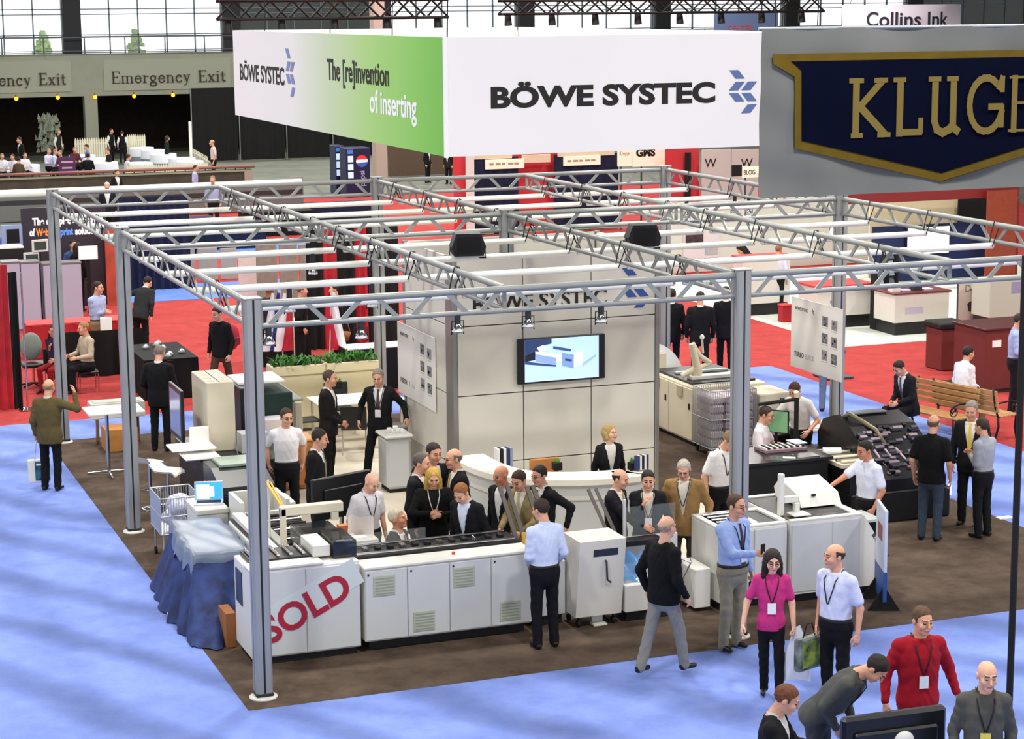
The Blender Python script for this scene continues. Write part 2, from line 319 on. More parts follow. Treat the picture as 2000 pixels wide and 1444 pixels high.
# black drapes on pipes in front of the exits
M_BLK = mat('black_drape', '0d0e0f', .9, var=.3, scale=3); M_PIPE = mat('drape_pipe', '8d948c', .35, .7)
def drape(name, label, x0, x1, y, z0, z1, m, n=None, amp=.05, dirn='x', group=None, cat='curtain'):
    L = abs(x1-x0); n = n or max(8, int(L*10)); mb = MB(); ph = random.random()*6
    def fn(u, v):
        a = x0+(x1-x0)*u; d = amp*(.45+.55*(1-v))*math.sin(u*n*1.9+ph+.5*math.sin(u*17)); z = z0+(z1-z0)*v
        return (a, y+d, z) if dirn == 'x' else (y+d, a, z)
    mb.grid(fn, n*4, 3); o = mb.build(name, m); return tag(o, label, cat, group)
DY = 79.0; da, db = PYp(372, 250, DY).x, PYp(735, 250, DY).x
for k in range(4):
    a = da+(db-da)*k/4; drape('black_curtain', 'tall black drape panel hung on pipes behind the dining area', a+.03, a+(db-da)/4-.03, DY, 0, 3.6, M_BLK, 12, group='black drape panels at the far end')
    t = thing('drape_stand', 'thin grey upright pipe carrying the black drapes', 'pole', (a, DY-.32, 0), 0, 'drape pipes at the far end'); MB().cyl((0, 0, 0), (0, 0, 3.7), .03).build('pipe', M_PIPE, t, True); MB().box(-.2, -.2, 0, .2, .2, .02).build('foot_plate', M_PIPE, t, True)
# hung lighting trusses near the roof
def box_truss(label, px0, px1, py0, py1, y, m):
    a = PYp(px0, py1, y); b = PYp(px1, py1, y); zb = a.z; zt = PYp(px0, py0, y).z; d = .5; t = thing('lighting_truss', label, 'truss', ((a.x+b.x)/2, y, zb)); n = int((b.x-a.x)/.55)
    for yy in (y, y+d):
        for z in (zb, zt): MB().cyl((a.x, yy, z), (b.x, yy, z), .05, n=6).build('chord', m, t)
    for k in range(n):
        xa = a.x+(b.x-a.x)*k/n; xb = a.x+(b.x-a.x)*(k+1)/n; z0, z1 = (zb, zt) if k % 2 else (zt, zb)
        MB().cyl((xa, y, z0), (xb, y, z1), .035, n=5).build('brace', m, t); MB().cyl((xa, y+d, z1), (xb, y+d, z0), .035, n=5).build('brace', m, t)
    for k in range(0, n, 3): xa = a.x+(b.x-a.x)*(k+.5)/n; MB().cyl((xa, y+.25, zb-.05), (xa, y+.2, zb-.4), .12, .15, n=8).build('spotlight', m, t)
    for k in range(4): xa = a.x+(b.x-a.x)*(.08+.28*k); MB().cyl((xa, y+d/2, zt), (xa, y+d/2, 14), .012, n=5).build('suspension_cable', m, t)
    return t
M_BTR = mat('black_truss', '141414', .5, .3)
box_truss('black lighting truss hung high above the white hanging sign', 430, 876, 2, 38, 40, M_BTR)
box_truss('longer black lighting truss with round lamps beyond the hanging sign', 982, 1610, 2, 28, 48, M_BTR)
# ================================================================ truss frame of the booth
AX, BX = 5.774, 11.5; BY_, CY_ = 7.69, 14.307; HT = 4.4
M_ALU = mat('aluminium_post', '9a9c9c', .4, .3, var=.06, scale=3); M_ALU2 = mat('aluminium_truss', '8c908e', .4, .3); M_GRO = mat('groove_dark', '22262a', .6); M_WPL = mat('white_plate', 'd9d9d2', .4)
M_TUBE = mat('white_tube', 'efefe2', .4); M_STRAP = mat('black_strap', '151515', .6)
POSTL = {(0, 0): 'grey aluminium corner post in front of the SOLD cabinet', (0, 1): 'grey aluminium post beside the white standing table', (0, 2): 'grey aluminium back corner post behind the man in the brown jacket',
 (1, 0): 'grey aluminium post behind the man photographing with a phone', (1, 1): 'grey aluminium post rising inside the white panel tower', (1, 2): 'grey aluminium back post right of the leafy planter',
 (2, 0): 'grey aluminium front corner post on the open brown carpet', (2, 1): 'grey aluminium post carrying the TURBOBLACK poster', (2, 2): 'grey aluminium post at the far right corner of the frame'}
xs, ys = [0, AX, BX], [0, BY_, CY_]; shp = None
def post_mesh():
    mb = MB(); r = .092; c = .02; g = .012; d = .018; prof = []
    base = [(-r+c, -r), (-g, -r), (-g, -r+d), (g, -r+d), (g, -r), (r-c, -r)]
    for k in range(4):
        a = k*PI/2
        for u, v in base: prof.append((u*math.cos(a)-v*math.sin(a), u*math.sin(a)+v*math.cos(a)))
    return mb.prism(prof, .06, HT)
for (i, j), lab in POSTL.items():
    t = thing('support_post', lab, 'post', (xs[i], ys[j], 0))
    if shp is None:
        shp = post_mesh().build('shaft', M_ALU, t, True); gm = MB()
        for k in range(4):
            a = k*PI/2; R_ = lambda u, v: (u*math.cos(a)-v*math.sin(a), u*math.sin(a)+v*math.cos(a))
            (xa, ya), (xb, yb) = R_(-.011, -.0745), R_(.011, -.0735); gm.box(xa, ya, .06, xb, yb, HT-.01)
        gr = gm.build('groove', M_GRO, t, True); bp = MB().lathe([(.001, .0), (.155, .0), (.155, .02), (.12, .035), (.001, .036)], n=24).build('base_plate', M_WPL, t, True)
        cl = MB().box(-.098, -.098, .035, .098, .098, .075, .01).build('collar', M_GRO, t, True); cp = MB().box(-.1, -.1, HT, .1, .1, HT+.015, .005).build('cap', M_ALU, t, True)
        src = [shp, gr, bp, cl, cp]
    else:
        for o in src: reuse(o, o.name.split('.')[0], t)
ZT, ZB = 4.34, 4.10
def beam(label, p0, p1, m=M_ALU2):
    p0 = Vector((*p0, 0)); p1 = Vector((*p1, 0)); d = (p1-p0).normalized(); L = (p1-p0).length; off = .1; a = p0+d*off; b = p1-d*off
    t = thing('truss_beam', label, 'truss', ((a.x+b.x)/2, (a.y+b.y)/2, ZB), 0, None); U = Vector((0, 0, 1))
    MB().cyl(a+U*ZT, b+U*ZT, .038, n=12).build('top_chord', m, t); MB().cyl(a+U*ZB, b+U*ZB, .03, n=12).build('bottom_chord', m, t)
    n = max(6, 2*round((L-.2)/.8)); nn = Vector((-d.y, d.x, 0))*.008; l = (L-.2)/n
    for k in range(n):
        za, zb = (ZB, ZT) if k % 2 == 0 else (ZT, ZB); ua = a+d*(k*l+.08); ub = a+d*((k+1)*l-.08+(.0)); w_ = d*.036
        q = [ua-w_+U*za, ua+w_+U*za, ub+w_+U*zb, ub-w_+U*zb]; MB().quad(*[v-nn for v in q], .016).build('diagonal', m, t)
    for e in (a, b): MB().box(e.x-.02, e.y-.02, ZB-.03, e.x+.02, e.y+.02, ZT+.03).build('end_plate', m, t)
    return t
RN = ['front', 'middle', 'back']
for j in range(3):
    beam('lattice truss beam of the %s row above the %s' % (RN[j], ['SOLD cabinet', 'black printer and tower', 'leafy planter'][j]), (0, ys[j]), (AX, ys[j]))
    beam('lattice truss beam of the %s row above the %s' % (RN[j], ['slope-ended white machine', 'wire cage cart', 'big cream machine'][j]), (AX, ys[j]), (BX, ys[j]))
CN = ['along the blue aisle edge', 'between the left posts and the panel tower', 'passing over the panel tower', 'right of the two hanging speakers', 'along the edge beside the wooden benches']
for i, x in enumerate((0, AX/2, AX, (AX+BX)/2, BX)):
    beam('lattice truss beam %s, front half' % CN[i], (x, 0), (x, BY_)); beam('lattice truss beam %s, rear half' % CN[i], (x, BY_), (x, CY_))
# white tubes strapped below the trusses
cols = (0, AX/2, AX, (AX+BX)/2, BX)
TUY = [1.67, 3.35, 5.06, 6.72, 8.09, 9.8, 11.49, 13.2]
ROWN = ['first', 'second', 'third', 'fourth', 'fifth', 'sixth', 'seventh', 'eighth']; BAYN = ['bay along the blue aisle', 'bay over the meeting table', 'bay over the panel tower', 'bay beside the wooden benches']
for r_, yy in enumerate(TUY):
    for k in range(4):
        a, b = cols[k]+.06, cols[k+1]-.06; t = thing('roof_tube', 'white roof tube, %s row behind the front truss, %s' % (ROWN[r_], BAYN[k]), 'tube', ((a+b)/2, yy, ZB-.08), 0, 'white tubes of the open truss roof')
        MB().cyl((a, yy, ZB-.05), (b, yy, ZB-.05), .043, n=12).build('tube', M_TUBE, t)
        for x in (a, b):
            s_ = -1 if x == a else 1; xt = x+s_*.06; pts = [(x-s_*.05, yy, ZB-.02), (x-s_*.02, yy+.02, ZB+.1), (xt-.03*s_, yy+.02, ZT+.045), (xt, yy, ZT+.055), (xt+.015*s_, yy-.03, ZB+.2), (x-s_*.03, yy-.04, ZB-.06)]
            MB().tube(pts, .008, 5).build('strap', M_STRAP, t)
# ================================================================ white panel tower
TX0, TX1, TY0, TY1, TZT = 4.66, 8.0, 7.0, 9.4, 3.82
M_PANEL = mat('tower_panel', 'c8c4bb', .6, var=.04, scale=1.5); M_PROF = mat('profile_grey', '83827f', .4, .4)
tw = thing('display_tower', 'tall pale grey panel tower with a wall mounted screen', 'tower', ((TX0+TX1)/2, (TY0+TY1)/2, 0))
cw = .2
for x, y in ((TX0, TY0), (TX1-.07, TY0), (TX0, TY1-.1), (TX1-.07, TY1-.1)):
    MB().box(x, y, 0, x+(.07), y+(.34 if (x == TX0 and y == TY0) else .1), TZT+.01, .01).build('corner_profile', M_PROF, tw)
zr = [0, .70, 1.74, 2.78, TZT]; xr = [TX0+.07, 5.77, 6.87, TX1-.07]; g = .008
for a, b in zip(zr[:-1], zr[1:]):
    for c, d in zip(xr[:-1], xr[1:]):
        MB().box(c+g, TY0+.01, a+g, d-g, TY0+.04, b-g, .004).build('panel', M_PANEL, tw); MB().box(c+g, TY1-.04, a+g, d-g, TY1-.01, b-g, .004).build('panel', M_PANEL, tw)
    for c, d in ((TY0+.34, 8.35), (8.35, TY1-.1)):
        MB().box(TX0+.01, c+g, a+g, TX0+.04, d-g, b-g, .004).build('panel', M_PANEL, tw); MB().box(TX1-.04, c+g, a+g, TX1-.01, d-g, b-g, .004).build('panel', M_PANEL, tw)
MB().box(TX0+.02, TY0+.042, 0, TX1-.02, TY0+.05, TZT-.02).box(TX0+.042, TY0+.05, 0, TX0+.05, TY1-.05, TZT-.02).box(TX1-.05, TY0+.05, 0, TX1-.042, TY1-.05, TZT-.02).box(TX0+.02, TY1-.05, 0, TX1-.02, TY1-.042, TZT-.02).build('inner_backing', M_GRO, tw)
MB().box(TX0+.08, TY0+.052, 0, TX1-.08, TY0+.06, TZT-.01).box(TX0+.052, TY0+.06, 0, TX0+.06, TY1-.06, TZT-.01).box(TX1-.06, TY0+.06, 0, TX1-.052, TY1-.06, TZT-.01).box(TX0+.08, TY1-.06, 0, TX1-.08, TY1-.052, TZT-.01).build('inner_lining', M_PANEL, tw)
M_INK = mat('ink_black', '17130f', .6); M_LOGO = mat('logo_blue', '5a6f9e', .6); M_INKW = mat('ink_white', 'f2f2f2', .6, emit=.0)
def logo(M, s, m, parent):                        # arrow of slanted bars, unit height s, in the text plane
    mb = MB(); k = .30
    def bar(x, y, d): w_, h_ = .24, .2; q = [(x, y), (x+w_, y), (x+w_+d*.17, y+h_), (x+d*.17, y+h_)]; q = q if d > 0 else q; mb.quad(*[M @ Vector((u*s, v*s, .002)) for u, v in q], .002)
    bar(.17, .80, -1); bar(.0, .53, 1); bar(.32, .53, 1); bar(.17, .27, -1); bar(.49, .27, -1); bar(.32, 0, 1)
    return mb.build('logo_mark', m, parent)
b0 = PYp(922, 600, TY0); b1 = PYp(1215, 590, TY0)
text('BÖWE SYSTEC', .36, frame((b0.x, TY0+.007, 2.98), (1, 0, 0), (0, 0, 1)), M_INK, tw, bold=.008, sx=.92, extrude=.003)
logo(frame((7.37, TY0+.007, 2.9), (1, 0, 0), (0, 0, 1)), .62, mat('logo_navy', '2b4a8f', .6), tw)
# wall screen
a, b, c = PYp(1010, 663, TY0-.06), PYp(1181, 650, TY0-.06), PYp(1181, 740, TY0-.06)
x0_, x1_ = a.x, b.x; z1_ = a.z; z0_ = PYp(1010, 752, TY0-.06).z
tv = thing('television', 'flat screen showing a white machine, mounted on the panel tower', 'television', ((x0_+x1_)/2, TY0-.05, z0_))
MB().box(x0_, TY0-.08, z0_, x1_, TY0-.02, z1_, .012).build('casing', mat('tv_black', '0a0a0c', .3), tv)
def screen_mat(name, nodesfn, strength):
    m = bpy.data.materials.new(name); m.use_nodes = True; nt = m.node_tree; b = nt.nodes['Principled BSDF']; b.inputs['Base Color'].default_value = (0, 0, 0, 1); b.inputs['Roughness'].default_value = .2
    out = nodesfn(nt); nt.links.new(out, b.inputs['Emission Color']); b.inputs['Emission Strength'].default_value = strength; return m
sx0, sx1, sz0, sz1 = x0_+.105*(x1_-x0_)*.75, x1_-.105*(x1_-x0_)*.72, z0_+.03, z1_-.02
sc_ = MB().quad((sx0, TY0-.082, sz0), (sx1, TY0-.082, sz0), (sx1, TY0-.082, sz1), (sx0, TY0-.082, sz1), .002).build('display', mat('screen_glow', 'a9c8ff', .2, emit=.62), tv)
SW, SH_ = sx1-sx0, sz1-sz0
def pic(poly, col, k=1, par=None, e=.6):
    mb = MB(); yy = TY0-.0825-.0008*k; mb.add([(sx0+u*SW, yy, sz0+v*SH_) for u, v in poly], [tuple(range(len(poly)))]); return mb.build('picture_shape', mat('pic_'+col, col, .3, emit=e), sc_)
pic([(0, 1), (.36, 1), (.36, .88), (.22, .84), (.2, .7), (.0, .62)], '26365e', 1); pic([(0, .62), (.14, .72), (.14, .52), (0, .48)], '111827', 2)
pic([(.14, .72), (.5, .60), (.5, .42), (.15, .52)], 'e3edfc', 2); pic([(.14, .66), (.42, .54), (.42, .36), (.15, .47)], '7f98c8', 3); pic([(.0, .50), (.42, .36), (.42, .32), (.0, .43)], '2b3f6d', 3)
pic([(.50, .64), (.66, .58), (.66, .25), (.50, .33)], '6f8bc2', 3); pic([(.54, .50), (.63, .47), (.63, .42), (.54, .45)], '22345e', 4); pic([(.66, .60), (.78, .66), (.78, .36), (.66, .27)], 'f4f8ff', 3)
pic([(.38, .82), (.62, .72), (.62, .66), (.38, .75)], '33477a', 3); pic([(.78, .36), (.96, .56), (.96, .50), (.78, .28)], '8fa8d6', 3); pic([(.16, .80), (.24, .86), (.30, .76), (.2, .7)], 'dfe8fa', 4)
# posters hung beside the posts
M_POST = mat('poster_white', 'd9d7d3', .5); M_QR = [mat('tile_'+c, c, .6) for c in ('77777d', '8d8d93', '5f6064')]
def poster(label, A, X, W, H, words, tcol):
    X = Vector(X).normalized(); Z = Vector((0, 0, 1)); A = Vector(A); N = X.cross(Z)
    t = thing('poster', label, 'poster', tuple(A)); MB().quad(A, A+X*W, A+X*W+Z*H, A+Z*H, .012).build('sheet', M_POST, t); F = lambda u, v: frame(A+X*(u*W)+Z*(v*H)+N*.001, X, Z)
    text('BÖWE SYSTEC', H*.062, F(.08, .83), mat('poster_ink', '4a4a4e', .6), t, sx=.9, bold=.001); logo(F(.42, .815), H*.075, mat('poster_ink', '4a4a4e'), t)
    x = .07
    for wd, c in words: o = text(wd, H*.10, F(x, .165), mat('word_'+c, c, .6), t, 'product_word', bold=.002, sx=.85); x += .062*len(wd)*H/W*1.02
    k = 0
    for r_ in range(3):
        for c_ in range(2):
            P = A+X*((.62+c_*.18)*W)+Z*((.70-r_*.235-.02*c_)*H)+N*.001; s1, s2 = W*.11, H*.14; q = MB().quad(P, P+X*s1, P+X*s1+Z*s2, P+Z*s2, .002).build('picture_tile', M_QR[k % 3], t); k += 1
            mb = MB(); rn = random.Random(k*7+int(W*100))
            for _ in range(6): u, v = rn.random()*.7, rn.random()*.7; p = P+X*(u*s1)+Z*(v*s2)+N*.001; mb.quad(p, p+X*s1*.25, p+X*s1*.25+Z*s2*.22, p+Z*s2*.22)
            mb.build('tile_detail', M_QR[(k+1) % 3], q); p = P-Z*.03; MB().quad(p, p+X*s1, p+X*s1+Z*.008, p+Z*.008).build('caption_line', M_QR[1], t)
    return t
fx_ = TX0-.014
pa, pb = PXp(778, 735, fx_), PXp(845, 645, fx_)
f0, f1 = PXp(778, 760, fx_), PXp(851, 812, fx_); zt_ = PXp(778, 628, fx_).z; zb_ = PXp(778, 765, fx_).z
poster('white FUSION poster with six small pictures on the tower side', (fx_, f0.y, zb_), (0, -1, 0), f0.y-f1.y, zt_-zb_, [('FUSION', '3a3a3e'), (' f', 'c77a66'), ('low', 'b9b9bc')], 0)
py_ = BY_-.13; q0, q1 = PYp(1543, 715, py_), PYp(1643, 745, py_)
tb = PYp(1548, 588, py_)
tX = BX-.105; tr_, tl_ = PXp(1644, 675, tX), PXp(1545, 650, tX); dirp = Vector((0, -1, 0)); L_ = tl_.y-tr_.y; st = Vector((tX, tl_.y, 0)); zlow = PXp(1642, 747, tX).z; zup = PXp(1642, 604, tX).z
poster('white TURBOBLACK poster with six small pictures hung on the post', (st.x, st.y, zlow), tuple(dirp), L_, zup-zlow, [('TURBO', '3a3a3e'), ('BLACK', 'b2b2b4')], 0)
# ================================================================ hanging BOWE sign
SX0, SX1, SY0, SY1, SZ0, SZ1 = 2.92, 8.05, 2.12, 13.03, 5.655, 7.06
M_SIGN = mat('sign_fabric', 'efebe9', .6, var=.02, scale=.6)
m = bpy.data.materials.new('sign_green_fade'); m.use_nodes = True; nt = m.node_tree; b = nt.nodes['Principled BSDF']; b.inputs['Roughness'].default_value = .6
tc = nt.nodes.new('ShaderNodeTexCoord'); sp = nt.nodes.new('ShaderNodeSeparateXYZ'); mr = nt.nodes.new('ShaderNodeMapRange'); cr = nt.nodes.new('ShaderNodeValToRGB')
mr.inputs[1].default_value = (SY1-SY0)/2; mr.inputs[2].default_value = -(SY1-SY0)/2; nt.links.new(tc.outputs['Object'], sp.inputs[0]); nt.links.new(sp.outputs[1], mr.inputs[0]); nt.links.new(mr.outputs[0], cr.inputs[0])
e = cr.color_ramp.elements; e[0].position = .0; e[0].color = (*lin('f3eff0'), 1); e[1].position = 1; e[1].color = (*lin('6fb944'), 1)
for p_, c_ in ((.35, 'ece9e6'), (.52, 'c9d6b4'), (.72, 'a5cf78'), (.9, '84c455')): q_ = e.new(p_); q_.color = (*lin(c_), 1)
nt.links.new(cr.outputs[0], b.inputs['Base Color']); M_GREEN = m
sg = thing('hanging_sign', 'large white and green box sign hung above the booth', 'sign', ((SX0+SX1)/2, (SY0+SY1)/2, SZ0)); th_ = .04
MB().box(SX0, SY0, SZ0, SX1, SY0+th_, SZ1).build('front_face', M_SIGN, sg); MB().box(SX0, SY0+th_, SZ0, SX0+th_, SY1, SZ1).build('side_face', M_GREEN, sg)
MB().box(SX1-th_, SY0+th_, SZ0, SX1, SY1, SZ1).build('side_face', M_SIGN, sg); MB().box(SX0+th_, SY1-th_, SZ0, SX1-th_, SY1, SZ1).build('back_face', M_SIGN, sg)
M_EDGE = mat('sign_edge', 'f5f1f1', .5); MB().box(SX0-.015, SY0-.015, SZ0-.01, SX0+.03, SY0+.03, SZ1+.01).build('edge_trim', M_EDGE, sg)
for x, y in ((SX0+.3, SY0+3), (SX0+.3, SY0+6), (SX0+.3, SY1-1), (SX0+.05, SY0+.05), (SX1-.1, SY0+.1), (SX1-.1, SY1-.2)): MB().cyl((x, y, SZ1-.05), (x+.2, y, 14), .008, n=5).build('suspension_cable', M_BTR, sg)
u0, u1 = PYp(957, 210, SY0), PYp(1395, 205, SY0)
tx = text('BÖWE SYSTEC', .335, frame((u0.x, SY0-.004, u0.z), (1, 0, 0), (0, 0, 1)), M_INK, sg, bold=.014); wdt = max(v.co.x for v in tx.data.vertices)-min(v.co.x for v in tx.data.vertices)
k_ = (u1.x-u0.x)/wdt; bx_ = min(v.co.x for v in tx.data.vertices)
for v in tx.data.vertices: v.co.x = bx_+(v.co.x-bx_)*k_
lg = PYp(1423, 222, SY0); logo(frame((lg.x, SY0-.004, lg.z), (1, 0, 0), (0, 0, 1)), PYp(1430, 137, SY0).z-lg.z, M_LOGO, sg)
def side_text(s, pxl, pyb, pxr, size, m, bold=.004):
    a = PXp(pxl, pyb, SX0); t_ = text(s, size, frame((SX0-.004, a.y, a.z), (0, -1, 0), (0, 0, 1)), m, sg, bold=bold)
    ys_ = [v.co.y for v in t_.data.vertices]; L = PXp(pxr, pyb, SX0).y-a.y; k = abs(L)/(max(ys_)-min(ys_)); y0 = max(ys_)
    for v in t_.data.vertices: v.co.y = y0+(v.co.y-y0)*k
    return t_
side_text('BÖWE SYSTEC', 469, 155, 555, .37, M_INK, .008); side_text('The [re]invention', 640, 155, 760, .42, M_INK, .006); side_text('of inserting', 723, 218, 814, .42, M_INKW, .008)
a = PXp(560, 188, SX0); logo(frame((SX0-.004, a.y, a.z), (0, -1, 0), (0, 0, 1)), .72, mat('logo_lilac', '7f86b8', .6), sg)
# ================================================================ KLUGE banner
KY = -4.0; k0, k1 = PYp(1482, 388, KY), PYp(1484, 56, KY); W_ = PYp(2000, 200, KY).x-k0.x; KW = W_*1.32; KZ0, KZ1 = k0.z, k1.z; KH = KZ1-KZ0
M_KG = mat('banner_grey', '6b6d6c', .8, spec=.1, var=.12, scale=1.2, bump=.3, bscale=3); kb = thing('hanging_banner', 'grey cloth banner with a gold edged navy KLUGE shield', 'banner', (k0.x+KW/2, KY, KZ0))
def kfn(u, v): return (k0.x+KW*u, KY+.012*math.sin(u*23+v*5)+.008*math.sin(v*17+u*9)-.015*max(0, .08-v)*12, KZ0+KH*v)
mb = MB(); mb.grid(kfn, 60, 16); mb.build('cloth', M_KG, kb); MB().cyl((k0.x-.02, KY+.01, KZ1), (k0.x+KW+.02, KY+.01, KZ1), .015).build('top_rod', mat('rod_grey', 'b7bcc0', .4, .5), kb)
for x in (k0.x+.15, k0.x+KW-.15): MB().cyl((x, KY+.01, KZ1), (x, KY+.01, 14), .006, n=5).build('suspension_cable', M_BTR, kb)
def kp(px, py): q = PYp(px, py, KY-.03); return (q.x, q.z)
cxk = kp(1838, 300)[0]
def mir(pts): return pts+[(2*cxk-x, z) for x, z in reversed(pts)]
outer = mir([kp(1838, 355), kp(1552, 290), kp(1552, 150), kp(1510, 125), kp(1510, 106)]); inner = mir([kp(1838, 338), kp(1565, 275), kp(1565, 138), kp(1545, 120)])
M_GOLD = mat('banner_gold', '5f4d17', .8, spec=.1, var=.15, scale=6); M_NAVY = mat('banner_navy', '070b1e', .9, spec=.03, var=.2, scale=2)
MB().prism(outer, KY-.024, KY-.034, 'y').build('shield_border', M_GOLD, kb); MB().prism(inner, KY-.034, KY-.040, 'y').build('shield', M_NAVY, kb)
kz0, kz1 = kp(1665, 265)[1], kp(1660, 158)[1]; Hk = kz1-kz0; mbx = kp(1657, 200)[0]
lt = stroke_text('banner_lettering', 'KLUGE', 0, 0, 0, Hk, 0, mat('banner_letter', '6b5a22', .7), None, .008); lt.parent = kb; lt.location = (mbx-WM[kb.name][0][3], -.04, kz0-KZ0)
wl = sum(LET[c][0]+.13 for c in 'KLUG')*Hk; lt.scale = ((kp(1968, 200)[0]-mbx)/wl, 1, 1)
# ================================================================ machines and furniture of the booth
M_CAB = mat('cabinet_white', 'd6d5cf', .45, var=.03, scale=2); M_CABG = mat('cabinet_grey_white', 'c3c6c8', .45, var=.03, scale=2); M_CREAM = mat('machine_cream', 'd8cfb6', .5, var=.04, scale=2)
M_BLACK = mat('machine_black', '17181a', .4, var=.2, scale=4); M_TOE = mat('toe_dark', '15161c', .7); M_VENT = mat('vent_panel', 'a9b0a0', .6); M_CHROME = mat('chrome', 'c9c9c9', .15, 1); M_RUB = mat('rubber', '0f0f10', .8)
M_SMOKE = mat('smoked_cover', '10161c', .08, alpha=.78, spec=.6); M_GLASS = mat('clear_glass', 'dfe8e8', .05, alpha=.07, spec=.6); M_WOODY = mat('orange_wood', 'c58548', .6, var=.15, scale=6); M_CARD = mat('cardboard', '9a6136', .8, var=.15, scale=5)
M_PAPER = mat('paper_white', 'f0efea', .7); M_YEL = mat('yellow_bar', 'e0a83c', .5); M_NAVYP = mat('navy_panel', '2b3144', .4); M_DGREEN = mat('dark_green', '16302a', .7)
def B(p, name, m, x0, y0, z0, x1, y1, z1, c=.006): return MB().box(x0, y0, z0, x1, y1, z1, c).build(name, m, p)
# --- SOLD cabinet (end module of the inserter)
t = thing('inserter_cabinet', 'white cabinet with a slanted red SOLD banner behind the corner post', 'machine', (.78, 1.4, 0))
B(t, 'body', M_CAB, .13, 1.05, .09, 1.43, 1.82, 1.13, .012); B(t, 'toe_kick', M_TOE, .18, 1.1, 0, 1.38, 1.78, .09)
for a, b in ((.14, .775), (.785, 1.42)): B(t, 'door', M_CABG, a, 1.032, .11, b, 1.05, 1.10, .006)
B(t, 'side_window', M_NAVYP, .118, 1.42, .62, .13, 1.72, 1.02); B(t, 'top_plate', M_CAB, .12, 1.03, 1.13, 1.0, 1.3, 1.16)
B(t, 'track', M_BLACK, .2, 1.31, 1.13, .98, 1.8, 1.18); B(t, 'feed_block', M_CAB, .93, 1.25, 1.161, 1.14, 1.8, 1.30, .01)
sm = MB().box(1.16, 1.2, 1.14, 1.44, 1.81, 1.33).build('smoked_cover', M_SMOKE, t); B(sm, 'hinge', M_CHROME, 1.2, 1.22, 1.331, 1.4, 1.25, 1.34, 0)
for k in range(5): MB().cyl((.25+k*.15, 1.36, 1.20), (.25+k*.15, 1.78, 1.20), .02, n=8).build('roller', M_CHROME, t)
bA, bB, bC, bD = [PYp(*q, 1.026) for q in ((506, 1262), (712, 1136), (688, 1091), (490, 1205))]
bn = MB().quad(*[(v.x, 1.026, v.z) for v in (bA, bB, bC, bD)], .003).build('sold_banner', mat('banner_plastic', 'c5cdcf', .35), t)
d = (bB-bA); d.y = 0; o_ = PYp(529, 1256, 1.026); tx = text('SOLD', .45, frame((o_.x-.02, 1.0225, o_.z-.02), d, (0, 0, 1)), mat('sold_red', 'a01c33', .5), bn, bold=.012)
# --- left arm of the machine running back
t = thing('inserter_feeder', 'long white feeding module with conveyor tracks behind the SOLD cabinet', 'machine', (1.05, 3.4, 0))
B(t, 'body', M_CAB, .62, 1.9, .1, 1.50, 4.25, .92, .012); B(t, 'toe_kick', M_TOE, .68, 1.95, 0, 1.44, 4.2, .1); B(t, 'deck', M_BLACK, .64, 1.92, .92, 1.48, 4.23, .96)
B(t, 'track', M_CAB, .66, 1.95, .961, .80, 4.2, 1.03); B(t, 'track', mat('track_grey', '8d8f88', .5), .84, 1.95, .961, .95, 4.2, 1.02); B(t, 'track', M_CREAM, 1.2, 1.95, .961, 1.3, 3.4, 1.0)
for k in range(9): MB().cyl((.98, 2.1+k*.24, .985), (1.46, 2.1+k*.24, .985), .02, n=8).build('roller', M_CHROME if k % 2 else M_RUB, t)
ar = B(t, 'swing_arm', M_CREAM, .73, 1.92, .96, .80, 1.99, 1.60, .008); MB().box(.73, 1.92, 1.50, 1.5, 2.02, 1.62, .012).build('arm_beam', M_CREAM, ar); MB().box(1.36, 1.93, 1.40, 1.44, 2.0, 1.5).build('arm_foot', M_CREAM, ar)
MB().cyl((.80, 2.9, 1.72), (.80, 2.0, 1.55), .018, n=8).build('yellow_strut', M_YEL, t); MB().cyl((.86, 2.9, 1.70), (.84, 2.02, 1.52), .012, n=8).build('yellow_strut', M_YEL, t); MB().cyl((.83, 2.9, .96), (.83, 2.9, 1.73), .015, n=8).build('strut_post', M_CAB, t)
cv = MB().box(1.0, 2.0, .965, 1.48, 2.55, 1.24).build('smoked_cover', M_SMOKE, t)
t = thing('tray_bin', 'open topped white metal bin on the feeder beside the dark copier', 'bin', (1.1, 4.6, 0))
mb = MB(); 
for q in ((.80, 4.3, .2, .85, 5.0, 1.12), (1.40, 4.3, .2, 1.45, 5.0, 1.12), (.85, 4.3, .2, 1.40, 4.35, .98), (.85, 4.95, .2, 1.40, 5.0, 1.12), (.85, 4.35, .2, 1.40, 4.95, .6)): mb.box(*q)
mb.build('body', M_CAB, t); B(t, 'lining', M_TOE, .855, 4.355, .6, 1.395, 4.945, .62, 0); B(t, 'leg', M_TOE, .9, 4.4, 0, 1.35, 4.9, .2)
t = thing('side_cabinet', 'white cabinet with papers in front of the bald man in white', 'cabinet', (1.75, 2.3, 0)); B(t, 'body', M_CAB, 1.55, 2.08, .06, 1.98, 2.55, 1.08, .012); B(t, 'door', M_CABG, 1.57, 2.065, .1, 1.96, 2.08, 1.04); B(t, 'toe_kick', M_TOE, 1.59, 2.1, 0, 1.94, 2.5, .06)
tag(MB().grid(lambda u, v: (1.66+.3*u, 2.3+.08*math.sin(u*5), 1.08+.24*v+.02*math.sin(u*9)), 8, 3).build('paper_bag', mat('bag_paper', 'e6dcd6', .8)), 'crumpled pale paper bag standing on the side cabinet', 'bag')
tag(MB().box(1.57, 2.38, 1.08, 1.68, 2.5, 1.2, .004).build('carton', mat('carton_orange', 'c4784a', .7)), 'small orange carton on the side cabinet', 'box')
tag(MB().box(1.6, 2.12, 1.08, 1.85, 2.26, 1.1).build('paper_stack', M_PAPER), 'stack of white sheets on the side cabinet', 'paper')
